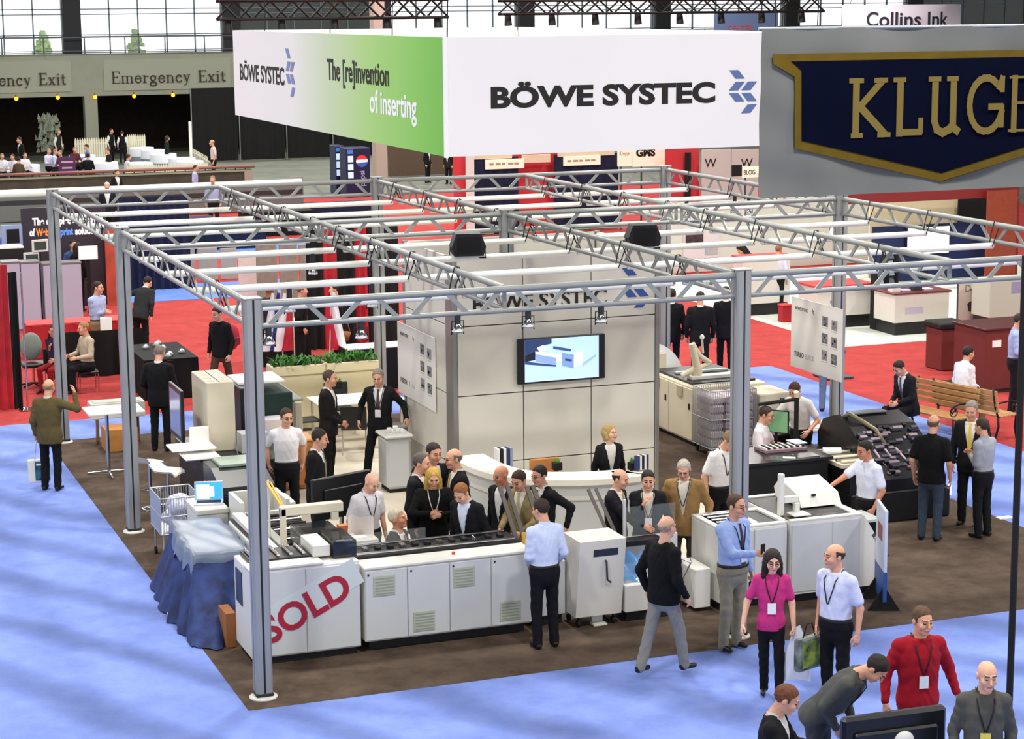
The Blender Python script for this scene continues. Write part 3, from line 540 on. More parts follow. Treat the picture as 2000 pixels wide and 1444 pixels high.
t = thing('television', 'black flat screen seen from behind beside the suited man', 'television', (1.95, 3.6, 0), .35)
MB().box(-.46, -.03, 1.0, .46, .03, 1.55, .012).build('casing', M_BLACK, t, True); MB().box(-.3, -.06, 1.1, .3, -.03, 1.4, .01).build('back_bulge', M_BLACK, t, True); MB().cyl((0, 0, .02), (0, 0, 1.0), .03).build('stand_pole', M_CHROME, t, True); MB().box(-.25, -.2, 0, .25, .2, .02).build('stand_base', M_BLACK, t, True)
t = thing('output_table', 'white low table with a paper tray behind the feeder', 'table', (1.6, 5.4, 0)); B(t, 'top', M_PAPER, 1.15, 5.15, .82, 1.75, 5.7, .86); 
for a in ((1.2, 5.2), (1.7, 5.2), (1.2, 5.65), (1.7, 5.65)): MB().cyl((*a, 0), (*a, .82), .02).build('leg', M_CHROME, t)
# --- white four door module
t = thing('inserter_module', 'long white cabinet with four doors and square vent panels', 'machine', (2.5, 1.4, 0))
B(t, 'body', M_CAB, 1.48, 1.05, .13, 3.56, 1.62, 1.0, .012); B(t, 'top_plate', M_CAB, 1.47, 1.03, 1.0, 3.57, 1.40, 1.035, .008); B(t, 'toe_kick', M_TOE, 1.55, 1.15, 0, 3.5, 1.95, .13)
for k in range(4):
    a = 1.485+k*.52; dr = B(t, 'door', M_CABG, a, 1.03, .15, a+.51, 1.05, .985, .006)
    vz = (.68, .2, .68, .2)[k]; vx = a+(.1, .06, .04, .1)[k]; vp = B(dr, 'vent', M_VENT, vx, 1.018, vz, vx+.26, 1.03, vz+.24, .004); B(dr, 'lock', M_TOE, a+.03, 1.022, .93, a+.05, 1.03, .95, 0)
    for j in range(6): B(vp, 'louvre', mat('vent_dark', '8f968a', .6), vx+.02, 1.014, vz+.02+j*.036, vx+.24, 1.018, vz+.035+j*.036, 0)
B(t, 'deck', M_BLACK, 1.5, 1.42, 1.0, 3.56, 1.86, 1.06); MB().cyl((1.5, 1.45, 1.085), (3.5, 1.45, 1.085), .018, n=8).build('rail', M_CHROME, t); MB().cyl((1.5, 1.83, 1.085), (3.5, 1.83, 1.085), .015, n=8).build('rail', M_CHROME, t)
for k in range(12): B(t, 'belt_block', M_CHROME if k % 3 == 0 else M_RUB, 1.65+k*.155, 1.6, 1.061, 1.71+k*.155, 1.72, 1.10, .004)
MB().cyl((2.63, 1.2, 1.035), (2.63, 1.2, 1.065), .022, n=10).build('emergency_button', mat('button_red', 'd2372c', .4), t); MB().quad((1.52, 1.85, 1.06), (2.5, 1.85, 1.06), (2.5, 1.85, 1.22), (1.52, 1.85, 1.22), .008).build('glass_guard', M_GLASS, t)
t = thing('folding_station', 'grey white machine section with steep metal feeder arms and yellow sticker', 'machine', (3.85, 1.6, 0))
B(t, 'body', M_CABG, 3.6, 1.25, .12, 4.08, 1.8, .80, .012); B(t, 'toe_kick', M_TOE, 3.65, 1.3, 0, 4.05, 1.75, .12); B(t, 'deck', M_BLACK, 3.6, 1.3, .80, 4.08, 1.8, .86)
for x, y in ((3.62, 1.75), (3.74, 1.75), (3.98, 1.5), (4.07, 1.5)): MB().box(-.025, -.015, 0, .025, .015, .85).build('feeder_arm', mat('arm_metal', '6d6762', .4, .5), t, True)
for o in [c for c in t.children if c.name.startswith('feeder_arm')]: pass
for o, (x, y) in zip([c for c in t.children if c.name.startswith('feeder_arm')], ((-.2, .05), (-.1, .05), (.1, -.1), (.18, -.1))): o.location = (x, y, .84); o.rotation_euler = (math.radians(-18), math.radians(-12), 0)
MB().box(3.62, 1.5, .90, 3.66, 1.53, 1.12).build('yellow_sticker', M_YEL, t)
# --- box with slot and handle
t = thing('stacker_cabinet', 'white upright cabinet with a dark slot and hooked handle', 'machine', (4.42, 1.1, 0))
bt = [(4.16, .90), (4.70, .90), (4.70, 1.42), (4.12, 1.42)]; mb = MB(); z0, z1 = .14, 1.10
lo_ = [(4.10, .98), (4.70, .98), (4.70, 1.42), (4.10, 1.42)]; hi_ = [(4.12, .88), (4.72, .88), (4.72, 1.42), (4.12, 1.42)]
mb.add([(x, y, z0) for x, y in lo_]+[(x, y, z1) for x, y in hi_], [(0, 3, 2, 1), (4, 5, 6, 7), (0, 1, 5, 4), (1, 2, 6, 5), (2, 3, 7, 6), (3, 0, 4, 7)]); mb.build('body', M_CAB, t)
mb = MB(); yf = lambda z: .98-.10*(z-z0)/(z1-z0)-.004
for nm, m_, (xa, za, xb, zb) in (('slot', M_NAVYP, (4.30, .90, 4.62, .99)),): MB().add([(xa, yf(za), za), (xb, yf(za), za), (xb, yf(zb), zb), (xa, yf(zb), zb)], [(0, 1, 2, 3)]).build(nm, m_, t)
MB().tube([(4.46, yf(.84)-.0, .84), (4.46, yf(.83)-.03, .83), (4.48, yf(.62)-.03, .60), (4.53, yf(.56)-.03, .56)], .012, 8).build('handle', mat('handle_dark', '3c4048', .3, .6), t)
for x, y in ((4.16, 1.05), (4.62, 1.05), (4.16, 1.35), (4.62, 1.35)): MB().cyl((x-.015, y, .045), (x+.015, y, .045), .045, n=12).cyl((x, y, .05), (x, y, .15), .015).build('caster', M_RUB, t)
B(t, 'foot_step', mat('step_green', 'c2c6b8', .5), 4.34, .98, .0, 4.52, 1.12, .03); B(t, 'foot_post', M_CABG, 4.36, 1.08, .02, 4.5, 1.12, .15)
# --- low stacking section with blue film
t = thing('film_station', 'low white machine section with blue plastic film and thin guide rods', 'machine', (5.2, 1.3, 0))
B(t, 'front_box', M_CAB, 4.74, .95, .14, 5.10, 1.5, .48, .01); B(t, 'side_box', M_CABG, 5.10, 1.0, .14, 5.46, 1.5, .52, .01); B(t, 'toe_kick', M_TOE, 4.8, 1.05, 0, 5.4, 1.5, .14)
B(t, 'back_panel', M_CABG, 4.74, 1.5, .3, 5.7, 1.56, .92, .008); B(t, 'bed', M_BLACK, 4.74, 1.3, .86, 5.4, 1.5, .93)
M_FILM = mat('blue_film', '3f86c8', .15, alpha=.7); MB().grid(lambda u, v: (4.76+.34*u, 1.02+.25*v+.03*math.sin(7*u), .49+.30*v+.04*math.sin(9*u+4*v)), 10, 8).build('blue_film', M_FILM, t); MB().grid(lambda u, v: (5.12+.3*u, 1.5+.2*v, .62+.22*v+.03*math.sin(8*u+v*5)), 10, 6).build('blue_film', M_FILM, t)
for q in (((5.25, 1.2, .83), (5.62, .95, .68)), ((5.62, .95, .68), (5.68, 1.1, .70)), ((5.62, .95, .68), (5.5, 1.1, .3)), ((5.3, 1.4, .6), (5.66, 1.3, .62))): MB().cyl(*q, .009, n=6).build('guide_rod', M_CHROME, t)
gp = MB().quad((5.0, 1.53, .92), (5.68, 1.53, .92), (5.68, 1.53, 1.30), (5.0, 1.53, 1.30), .008).build('glass_guard', M_GLASS, t); MB().box(4.97, 1.51, .92, 5.0, 1.55, 1.4).build('guard_post', M_CABG, t)
for x, y in ((4.80, 1.52), (4.9, 1.52)): o = MB().box(-.02, -.012, 0, .02, .012, .7).build('feeder_arm', mat('arm_metal', '6d6762'), t, True); o.location = (x-5.2, y-1.3, .9); o.rotation_euler = (math.radians(-15), math.radians(-20), 0)
# --- right machine with sloped end
t = thing('sorting_machine', 'large white machine with a sloped end and angular arm', 'machine', (7.6, 1.5, 0)); tl = thing('roller_cabinet', 'white two door cabinet with rollers behind the phone man', 'machine', (6.45, 1.4, 0))
B(tl, 'body', M_CAB, 6.02, .98, .1, 6.96, 1.78, 1.03, .012); B(tl, 'side_step', M_CAB, 5.72, 1.05, .05, 5.94, 1.6, .55, .01)
for a, b in ((6.03, 6.48), (6.5, 6.95)): B(tl, 'door', M_CABG, a, .96, .13, b, .98, 1.0)
B(tl, 'toe_kick', M_TOE, 6.06, 1.05, 0, 6.95, 1.7, .1); prof = [(6.98, .12), (8.28, .12), (8.28, .36), (8.36, .52), (8.02, 1.05), (6.98, 1.05)]
MB().prism(prof, .92, 2.3, 'y').build('slope_body', M_CAB, t); B(t, 'toe_kick', M_TOE, 7.05, 1.0, 0, 8.2, 2.2, .12)
B(t, 'door', M_CABG, 6.99, .905, .15, 7.55, .92, 1.02); B(t, 'door', M_CABG, 7.57, .905, .15, 7.96, .92, 1.02)
for q in ((6.02, .98, 1.03, 6.95, 1.06, 1.06), (6.02, 1.70, 1.03, 6.98, 1.78, 1.06), (6.98, 2.22, 1.05, 8.0, 2.3, 1.08), (6.98, .92, 1.05, 8.0, 1.0, 1.08), (6.02, 1.06, 1.03, 6.1, 1.70, 1.06), (6.5, 1.06, 1.03, 6.6, 1.70, 1.07), (6.9, 1.06, 1.03, 6.98, 1.70, 1.07), (7.9, 1.0, 1.05, 8.0, 2.22, 1.08)): B(t if q[0] > 6.95 or q[3] > 7 else tl, 'top_rim', M_CAB, *q, .006)
B(tl, 'bed', M_BLACK, 6.1, 1.06, 1.03, 6.5, 1.70, 1.04, 0); B(tl, 'bed', M_BLACK, 6.6, 1.06, 1.03, 6.9, 1.70, 1.04, 0); B(t, 'bed', M_BLACK, 7.0, 1.0, 1.05, 7.9, 2.22, 1.06, 0)
for k in range(5): MB().cyl((6.12, 1.13+k*.13, 1.06), (6.48, 1.13+k*.13, 1.06), .02, n=8).build('roller', M_CHROME, tl)
ar = B(t, 'angular_arm', M_CAB, 6.99, 1.24, 1.06, 7.06, 1.31, 1.60, .008); B(ar, 'arm_beam', M_CAB, 7.06, 1.24, 1.22, 7.26, 1.31, 1.30, .006); B(ar, 'arm_foot', M_CAB, 7.19, 1.2, 1.08, 7.26, 1.27, 1.22, .006); B(ar, 'arm_plate', M_CAB, 7.1, 1.05, 1.08, 7.34, 1.27, 1.10)
hd = MB().prism([(1.45, 1.08), (2.15, 1.08), (2.2, 1.2), (2.05, 1.34), (1.55, 1.22)], 7.42, 8.0, 'x').build('head_cover', M_CAB, t); B(hd, 'latch', M_TOE, 7.6, 1.50, 1.20, 7.65, 1.53, 1.23, 0)
sd = Vector((8.02-8.36, 0, 1.05-.52)).normalized()
for nm, m_, a, b, y0, y1 in (('blue_stripe', mat('stripe_blue', '1e3f86', .4), .60, .95, 1.0, 1.08), ('slope_strip', M_NAVYP, .05, .55, .98, 1.04)):
    p = lambda f: Vector((8.36, 0, .52))+Vector((-.34, 0, .53))*f+Vector((.003, 0, .002)); u, v = p(a), p(b); MB().quad((u.x, y0, u.z), (u.x, y1, u.z), (v.x, y1, v.z), (v.x, y0, v.z)).build(nm, m_, t)
p = Vector((8.36, 0, .52))+Vector((-.34, 0, .53))*.55; text('BÖWE SYSTEC', .075, frame((p.x-.035, .916, p.z-.03), (.34, 0, -.53), (.53, 0, .34)), M_INK, t, bold=.002, sx=.8)
B(t, 'output_tray', mat('tray_grey', 'aab0ac', .4), 8.1, 1.2, .86, 8.45, 1.7, .9)
t = thing('info_panel', 'narrow blue and white upright panel on black triangular feet', 'sign', (7.93, .25, 0), math.radians(-21))
MB().box(-.02, -.05, .12, .02, .55, 1.28, .006).build('board', mat('panel_pale', 'c9d3e6', .4), t, True); MB().box(-.023, -.053, .12, .023, .553, .5).build('blue_base', mat('panel_blue', '27509a', .4), t, True); MB().box(-.024, .1, .85, -.02, .4, 1.05).build('print_block', mat('print_red', '9a4a44', .5), t, True)
for y in (0.0, .5): MB().prism([(-.2, 0), (.2, 0), (0, .32)], y-.02, y+.02, 'y').build('foot', M_RUB, t, True)
# --- draped table
t = thing('draped_table', 'table covered with blue cloth and a grey plastic sheet', 'table', (.25, 3.5, 0))
top_ = [(-.02, 4.72), (-.10, 2.98), (.56, 2.95), (.58, 4.7)]; bot_ = [(-.32, 4.8), (-.40, 3.4), (-.34, 1.95), (-.05, 1.85), (.58, 2.6), (.60, 4.8)]
def loop(poly, n):
    P = [Vector((*p, 0)) for p in poly]; L = [(P[(i+1) % len(P)]-P[i]).length for i in range(len(P))]; T_o = sum(L); out = []
    for k in range(n):
        s_ = T_o*k/n; i = 0
        while s_ > L[i]: s_ -= L[i]; i += 1
        out.append(P[i].lerp(P[(i+1) % len(P)], s_/L[i]))
    return out
N = 96; lt_, lb_ = loop(top_, N), loop(bot_, N)
def sk(u, v):
    k = round(u*N) % N; c = Vector((.1, 3.4, 0)); p = lt_[k].lerp(lb_[k], v**1.25); d_ = (p-c).normalized(); p = p+d_*(.055*v*math.sin(k*.95)+.02*math.sin(k*2.3+1)*v); return (p.x, p.y, .86*(1-v)+.012*v)
MB().grid(sk, N, 10).build('blue_cloth', mat('cloth_blue_drape', '263c78', .75, var=.25, scale=5, col2='15224a', bump=.4, bscale=12), t)
def cs(u, v):
    k = round(u*N) % N; c = Vector((.25, 3.8, 0)); f = v; e = lt_[k]; p = c.lerp(e, min(f*1.35, 1)); z = .875
    if f > .74: g2 = (f-.74)/.26; p = e+(e-c).normalized()*(.05+.05*g2+.02*math.sin(k*.8)); z = .875-g2*(.18+.14*abs(math.sin(k*.33)))
    return (p.x, p.y, z+.006*math.sin(p.x*19+p.y*7))
MB().grid(cs, N, 12).build('plastic_sheet', mat('grey_sheet', '76859a', .35, alpha=.9, var=.15, scale=4), t)
mb = MB()
for x, y in ((.05, 3.1), (.5, 3.1), (.05, 4.6), (.5, 4.6)): MB().cyl((x, y, 0), (x, y, .84), .02).build('leg', M_CHROME, t)
MB().box(-.03, 2.98, .82, .56, 4.68, .855).build('table_top', M_CARD, t)
tag(MB().box(.02, 1.86, 0, .14, 2.25, .42, .004).build('carton', M_CARD), 'brown cardboard box behind the SOLD cabinet side', 'box')
tag(MB().box(-.36, 3.45, .0, -.22, 3.58, .02).box(-.34, 3.47, .02, -.25, 3.55, .03).build('floor_tag', M_PAPER), 'small white paper scrap by the blue draped table', 'paper')
# --- printer cabinet with laptop
t = thing('printer_cabinet', 'white low printer cabinet carrying an open laptop', 'cabinet', (.72, 4.9, 0)); B(t, 'body', M_CAB, .36, 4.95, .05, .78, 5.6, .84, .012); B(t, 'lid', M_CAB, .35, 4.93, .84, .79, 5.62, .93, .02); B(t, 'toe_kick', M_TOE, .4, 5.0, 0, .74, 5.55, .05); B(t, 'front_panel', M_CABG, .38, 4.935, .1, .76, 4.95, .8)
lp = G(405, 990, .93); t = thing('laptop', 'open laptop with a bright blue screen on the printer cabinet', 'laptop', (lp.x+.06, lp.y+.18, .93), math.radians(-14)); M_LAP = mat('laptop_silver', 'c9ccd4', .3, .3)
MB().box(-.19, -.13, 0, .19, .13, .018, .004).build('base', M_LAP, t, True); ld = MB().box(-.19, .12, .01, .19, .14, .27, .004).build('lid', M_LAP, t, True); B(t, 'keyboard', M_RUB, 0, 0, 0, 0.001, .001, .001, 0) if False else MB().box(-.16, -.05, .018, .16, .1, .02).build('keyboard', M_RUB, t, True)
MB().quad((-.175, .1185, .025), (.175, .1185, .025), (.175, .1185, .255), (-.175, .1185, .255), .001).build('screen', mat('laptop_blue', '2f8af0', .3, emit=1.1), ld, True); MB().quad((-.165, .117, .035), (.01, .117, .035), (.01, .117, .23), (-.165, .117, .23), .0005).build('window_graphic', mat('laptop_cyan', 'bfe9f6', .3, emit=1.0), ld, True); MB().quad((-.06, .1165, .06), (.07, .1165, .06), (.07, .1165, .2), (-.06, .1165, .2), .0005).build('window_graphic', mat('laptop_pale', 'e8f6fb', .3, emit=1.0), ld, True)
def basket(label, name, cat, loc, rz, W, D, z0, z1, nb, m, fill, legs=True):
    t = thing(name, label, cat, loc, rz); r = .006
    for z in (z0, (z0+z1)/2, z1):
        for a, b in (((-W, -D), (W, -D)), ((W, -D), (W, D)), ((W, D), (-W, D)), ((-W, D), (-W, -D))): MB().cyl((*a, z), (*b, z), r*1.4, n=5, cap=False).build('rim_wire', m, t, True)
    wire = None
    for sgn in (-1, 1):
        for k in range(nb):
            x = -W+2*W*k/(nb-1); o = MB().cyl((x, sgn*D, z0), (x, sgn*D, z1), r, n=4, cap=False).build('wire', m, t, True)
        for k in range(1, max(3, int(nb*D/W))): y = -D+2*D*k/max(3, int(nb*D/W)); MB().cyl((sgn*W, y, z0), (sgn*W, y, z1), r, n=4, cap=False).build('wire', m, t, True)
    MB().box(-W, -D, z0-.01, W, D, z0).build('basket_floor', m, t, True)
    if legs:
        for x in (-W*.85, W*.85):
            for y in (-D*.85, D*.85): MB().cyl((x, y, .09), (x, y, z0), .012, n=6).build('leg', m, t, True); MB().cyl((x-.015, y, .05), (x+.015, y, .05), .05, n=12).build('wheel', M_RUB, t, True)
    return t
M_WIRE = mat('wire_zinc', 'b9bcc0', .3, .6); M_BAGC = mat('clear_bag', 'cfd4ea', .25, alpha=.75, var=.2, scale=10)
def bagpile(label, loc, rx, ry, z, h, n, m, group):
    rn = random.Random(int(loc[0]*100))
    for k in range(n):
        c = (loc[0]+(rn.random()-.5)*rx, loc[1]+(rn.random()-.5)*ry, z+h*k/n); r = (rn.uniform(.12, .17), rn.uniform(.1, .15), .1); mb = MB(); ph = rn.random()*6
        def fn(u, v):
            a = u*2*PI; b = (v-.5)*PI; w_ = 1+.13*math.sin(5*a+ph+3*b)+.08*math.sin(9*a-4*b); return (c[0]+r[0]*w_*math.cos(a)*math.cos(b), c[1]+r[1]*w_*math.sin(a)*math.cos(b), c[2]+r[2]*w_*math.sin(b)+.1)
        mb.grid(fn, 16, 8); tag(mb.build('plastic_bag', m), label, 'bag', group)
basket('wire shopping trolley with clear bags beside the laptop', 'shopping_trolley', 'cart', (.30, 6.1, 0), 0, .27, .36, .42, .92, 16, M_WIRE, None)
bagpile('clear plastic bag heaped in the wire shopping trolley', (.30, 6.1), .2, .34, .43, .3, 6, M_BAGC, 'bags in the shopping trolley')
# --- white stools, standing table
def stool(label, pos, rz, z):
    t = thing('bar_stool', label, 'stool', pos, rz); M_ST = mat('stool_white', 'e9e7e1', .35)
    def fn(u, v):
        y = -.2+.42*u; zz = z+(.10*max(0, (u-.72)/.28)**1.5)-.05*max(0, (.15-u)/.15)**1.2; x = (v-.5)*.36*(1-.15*abs(u-.5)); return (x, y, zz+.012*math.cos((v-.5)*PI))
    mb = MB(); mb.grid(fn, 14, 8); mb.grid(lambda u, v: tuple(Vector(fn(u, 1-v))-Vector((0, 0, .022))), 14, 8); mb.build('seat', M_ST, t, True)
    MB().cyl((0, 0, .02), (0, 0, z-.01), .022, n=12).build('stem', M_CHROME, t, True); MB().lathe([(.001, 0), (.21, 0), (.21, .012), (.05, .03), (.001, .031)], n=28).build('base', M_CHROME, t, True); MB().tube([(-.13, .02, z*.38), (-.13, -.14, z*.38), (.13, -.14, z*.38), (.13, .02, z*.38), (-.13, .02, z*.38)], .009, 6).build('footrest', M_CHROME, t, True)
stool('white moulded bar stool with a flat seat next to the post', (.5, 9.0, 0), 2.2, .72); stool('white moulded bar stool with curved seat beside the trolley', (.62, 8.2, 0), .9, .76)
tt = G(218, 806, 1.05); t = thing('standing_table', 'white rectangular standing table on a three legged pole', 'table', (.42, 11.6, 0))
B(t, 'top', mat('table_white', 'eeece4', .4), -.02, 11.25, 1.03, .88, 11.95, 1.06); MB().cyl((.3, 11.5, .04), (.3, 11.5, 1.03), .03, n=12).build('pole', M_CHROME, t)
for a in (30, 150, 270): MB().cyl((.3, 11.5, .06), (.3+.36*math.cos(math.radians(a)), 11.5+.36*math.sin(math.radians(a)), .015), .022, .014, n=8).build('leg', M_CHROME, t)
tag(MB().box(.3, 11.4, 1.06, .62, 11.6, 1.064).build('leaflet', mat('leaflet_blue', 'c3c6e0', .5)), 'pale printed leaflet on the white standing table', 'leaflet')
tag(MB().box(.55, 13.2, .0, 1.1, 13.7, .38, .004).build('carton', mat('carton_tan', 'b27a3e', .8, var=.1)), 'tan cardboard box on the floor behind the standing table', 'box')
t = thing('shelf_box', 'pale low shelf crate behind the standing table', 'shelf', (.8, 14.0, 0)); B(t, 'body', M_CAB, .42, 13.85, .45, 1.35, 14.25, .72, .01); B(t, 'lining', M_VENT, .47, 13.9, .72, 1.3, 14.2, .73, 0); B(t, 'leg', M_CHROME, .5, 13.95, 0, .56, 14.0, .45); B(t, 'leg', M_CHROME, 1.2, 13.95, 0, 1.26, 14.0, .45)
# --- tall printer unit on black machine
t = thing('print_tower', 'tall white printer tower standing on a black base machine', 'machine', (1.6, 8.9, 0))
B(t, 'black_base', M_BLACK, 1.15, 8.0, 0, 2.35, 10.0, .80, .015); B(t, 'base_top', M_BLACK, 1.1, 7.95, .80, 2.4, 10.0, .84); B(t, 'tower', M_CREAM, 1.36, 8.75, .841, 1.78, 9.85, 1.90, .012)
B(t, 'top_strip', M_TOE, 1.55, 8.78, 1.90, 1.565, 9.82, 1.903, 0)
for k in range(4):
    for s_ in (1.40, 1.62): B(t, 'top_vent', mat('vent_tan', 'bdb49a', .6), s_, 8.85+k*.25, 1.90, s_+.11, 9.0+k*.25, 1.904, 0)
mo = B(t, 'display_frame', M_BLACK, 1.02, 9.05, .95, 1.07, 9.95, 1.75, .008); MB().quad((1.016, 9.88, 1.02), (1.016, 9.12, 1.02), (1.016, 9.12, 1.68), (1.016, 9.88, 1.68), .003).build('display_glass', mat('display_blue', '7d8db8', .15), mo)
for z, y0, y1, x0 in ((.98, 8.3, 8.8, .72), (.90, 8.0, 8.5, .85)): B(t, 'paper_tray', M_PAPER, x0, y0, z, 1.38, y1, z+.03, .008)
B(t, 'paper_guide', M_PAPER, 1.07, 8.7, .85, 1.36, 8.75, 1.25); B(t, 'reject_tray', M_CABG, 1.78, 8.4, .85, 2.2, 8.7, 1.15)
t = thing('copier', 'dark grey copier with a pale sloped lid beside the corner post', 'machine', (1.5, 6.9, 0)); B(t, 'body', M_BLACK, .98, 6.3, 0, 1.75, 7.4, .75, .015); MB().prism([(6.3, .75), (7.4, .75), (7.4, 1.02), (6.9, 1.02), (6.3, .86)], .98, 1.75, 'x').build('upper_body', mat('copier_grey', '33383a', .4), t); B(t, 'lid', mat('lid_green', '8fa092', .4), 1.1, 6.85, 1.02, 1.72, 7.38, 1.07, .01)
t = thing('rack_machine', 'black open rack machine with white sheets beside the white shirted man', 'machine', (2.6, 10.6, 0)); B(t, 'body', M_DGREEN, 2.45, 10.4, 0, 3.1, 11.4, 1.35, .015); B(t, 'frame', M_BLACK, 2.2, 10.2, 0, 2.45, 11.4, 1.5, .01); B(t, 'paper', M_PAPER, 2.25, 10.5, 1.5, 3.0, 11.3, 1.54); B(t, 'shelf', M_CABG, 2.46, 9.95, .7, 3.0, 10.4, .75); B(t, 'leg', M_BLACK, 2.5, 10.0, 0, 2.55, 10.05, .7)
tag(MB().box(2.5, 10.0, .75, 2.9, 10.35, 1.0, .004).build('carton', mat('carton_white', 'e3e0e6', .6)), 'white lidded carton on the rack machine shelf', 'box')
t = thing('side_board', 'orange wooden sideboard behind the white shirted man', 'cabinet', (3.0, 9.6, 0)); B(t, 'body', M_WOODY, 2.6, 9.35, 0, 3.15, 9.85, .75, .01); B(t, 'top', mat('wood_top', 'd79a55', .5), 2.57, 9.33, .75, 3.18, 9.87, .78); B(t, 'door', mat('wood_door', 'b8743c', .6), 2.62, 9.335, .05, 3.13, 9.35, .72)
t = thing('low_partition', 'low cream partition with a sloped grey glass cap', 'partition', (3.4, 12.2, 0)); B(t, 'panel', M_CREAM, 3.36, 11.3, 0, 3.44, 13.5, 1.02, .01); B(t, 'glass_cap', mat('cap_grey', '9aa09c', .2), 3.3, 11.25, 1.02, 3.5, 13.55, 1.06, .008); B(t, 'end_post', mat('post_cream', 'c9c2ae', .5), 3.33, 11.2, 0, 3.47, 11.3, 1.02, .02)
# --- planter boxes with greenery
M_LEAF = mat('planter_leaf', '3f7d2c', .6, var=.4, scale=9); M_PLC = mat('planter_cream', 'd8cda8', .6, var=.03)
for k in range(2):
    a = 3.62+k*.99; t = thing('planter_box', ['cream planter box full of green leaves near the corner post', 'cream planter box full of green leaves near the back post'][k], 'planter', (a+.48, 14.0, 0))
    B(t, 'box', M_PLC, a, 13.8, 0, a+.97, 14.2, .98, .012); B(t, 'trough', M_PLC, a-.005, 13.77, .98, a+.975, 14.23, 1.16, .015); B(t, 'soil', mat('soil', '2c2119', .9), a+.03, 13.8, 1.15, a+.94, 14.2, 1.17, 0); rn = random.Random(k+5)
    for q in range(150):
        x, y = a+rn.uniform(.02, .95), rn.uniform(13.74, 14.24); L = rn.uniform(.12, .26); an = rn.random()*6.28; tl = rn.uniform(.2, 1.1); dx, dy = math.cos(an)*math.sin(tl), math.sin(an)*math.sin(tl); p = Vector((x, y, 1.15)); d_ = Vector((dx, dy, math.cos(tl)*.8)); s_ = Vector((-math.sin(an), math.cos(an), 0))*.035
        e_ = p+d_*L; m2 = p+d_*L*.55+Vector((0, 0, .02)); MB().add([p, m2-s_, e_, m2+s_], [(0, 1, 2), (0, 2, 3)]).build('leaf', M_LEAF, t)
# --- meeting table, chairs
def chair(label, pos, rz):
    t = thing('chair', label, 'chair', pos, rz, 'black meeting chairs'); M_C = mat('chair_black', '1d1d1f', .6); M_CW = mat('chair_seat', '2a2928', .5)
    MB().box(-.22, -.22, .43, .22, .22, .46, .012).build('seat', M_CW, t, True); o = MB().box(-.22, .20, .5, .22, .225, .88, .01).build('backrest', M_C, t, True); o.rotation_euler = (math.radians(-6), 0, 0)
    for x in (-.2, .2):
        for y in (-.2, .2): MB().cyl((x, y, 0), (x*.95, y, .44 if y < 0 else .7), .011, n=6).build('leg', M_CHROME, t, True)
t = thing('meeting_table', 'white meeting table with a small plant behind the two suited men', 'table', (4.75, 12.5, 0)); B(t, 'top', mat('table_white', 'eeece4', .4), 4.0, 12.05, .72, 5.55, 12.95, .75, .008)
for x in (4.08, 5.47):
    for y in (12.13, 12.87): MB().cyl((x, y, 0), (x, y, .72), .022).build('leg', M_CHROME, t)
def plant_cube(label, p):
    t = thing('potted_plant', label, 'plant', p); MB().box(-.06, -.06, 0, .06, .06, .11, .006).build('pot', M_RUB, t, True); rn = random.Random(int(p[0]*10)); 
    for k in range(40): a = rn.random()*6.28; l = rn.uniform(.02, .06); x, y = l*math.cos(a), l*math.sin(a); MB().add([(x*.6-.006, y*.6, .1), (x*.6+.006, y*.6, .1), (x, y, .1+rn.uniform(.05, .09))], [(0, 1, 2)]).build('blade', mat('grass_blade', '5fa03a', .6), t, True)
gp = G(661, 757, .75); plant_cube('little grass plant in a black cube on the meeting table', (gp.x, gp.y, .75))
chair('black meeting chair tucked behind the white meeting table', (4.7, 13.25, 0), 0); chair('black meeting chair in front of the table with its back to the aisle', (4.45, 11.55, 0), PI*.9); chair('black meeting chair turned beside the suited man with lanyard', (5.1, 11.35, 0), -1.9); chair('black meeting chair at the short end beside the partition', (3.85, 12.45, 0), 1.6)
t = thing('pedestal', 'grey white rounded pedestal with cups beside the panel tower', 'pedestal', (4.28, 8.75, 0)); B(t, 'body', M_CABG, 4.08, 8.5, .05, 4.48, 9.0, .86, .05); B(t, 'top', M_CAB, 4.05, 8.47, .86, 4.51, 9.03, .91, .02); B(t, 'toe_kick', M_TOE, 4.12, 8.54, 0, 4.44, 8.96, .05)
for k, (x, y) in enumerate(((4.2, 8.75), (4.33, 8.85), (4.32, 8.66))): tag(MB().lathe([(.001, 0), (.03, 0), (.042, .075), (.038, .075), (.027, .008), (.001, .008)], (x, y, .91), 14).build('coffee_cup', M_PAPER), ['white cup on the pedestal nearest the tower wall', 'white cup on the pedestal beside the dark saucer', 'white cup on the pedestal at its front edge'][k], 'cup')
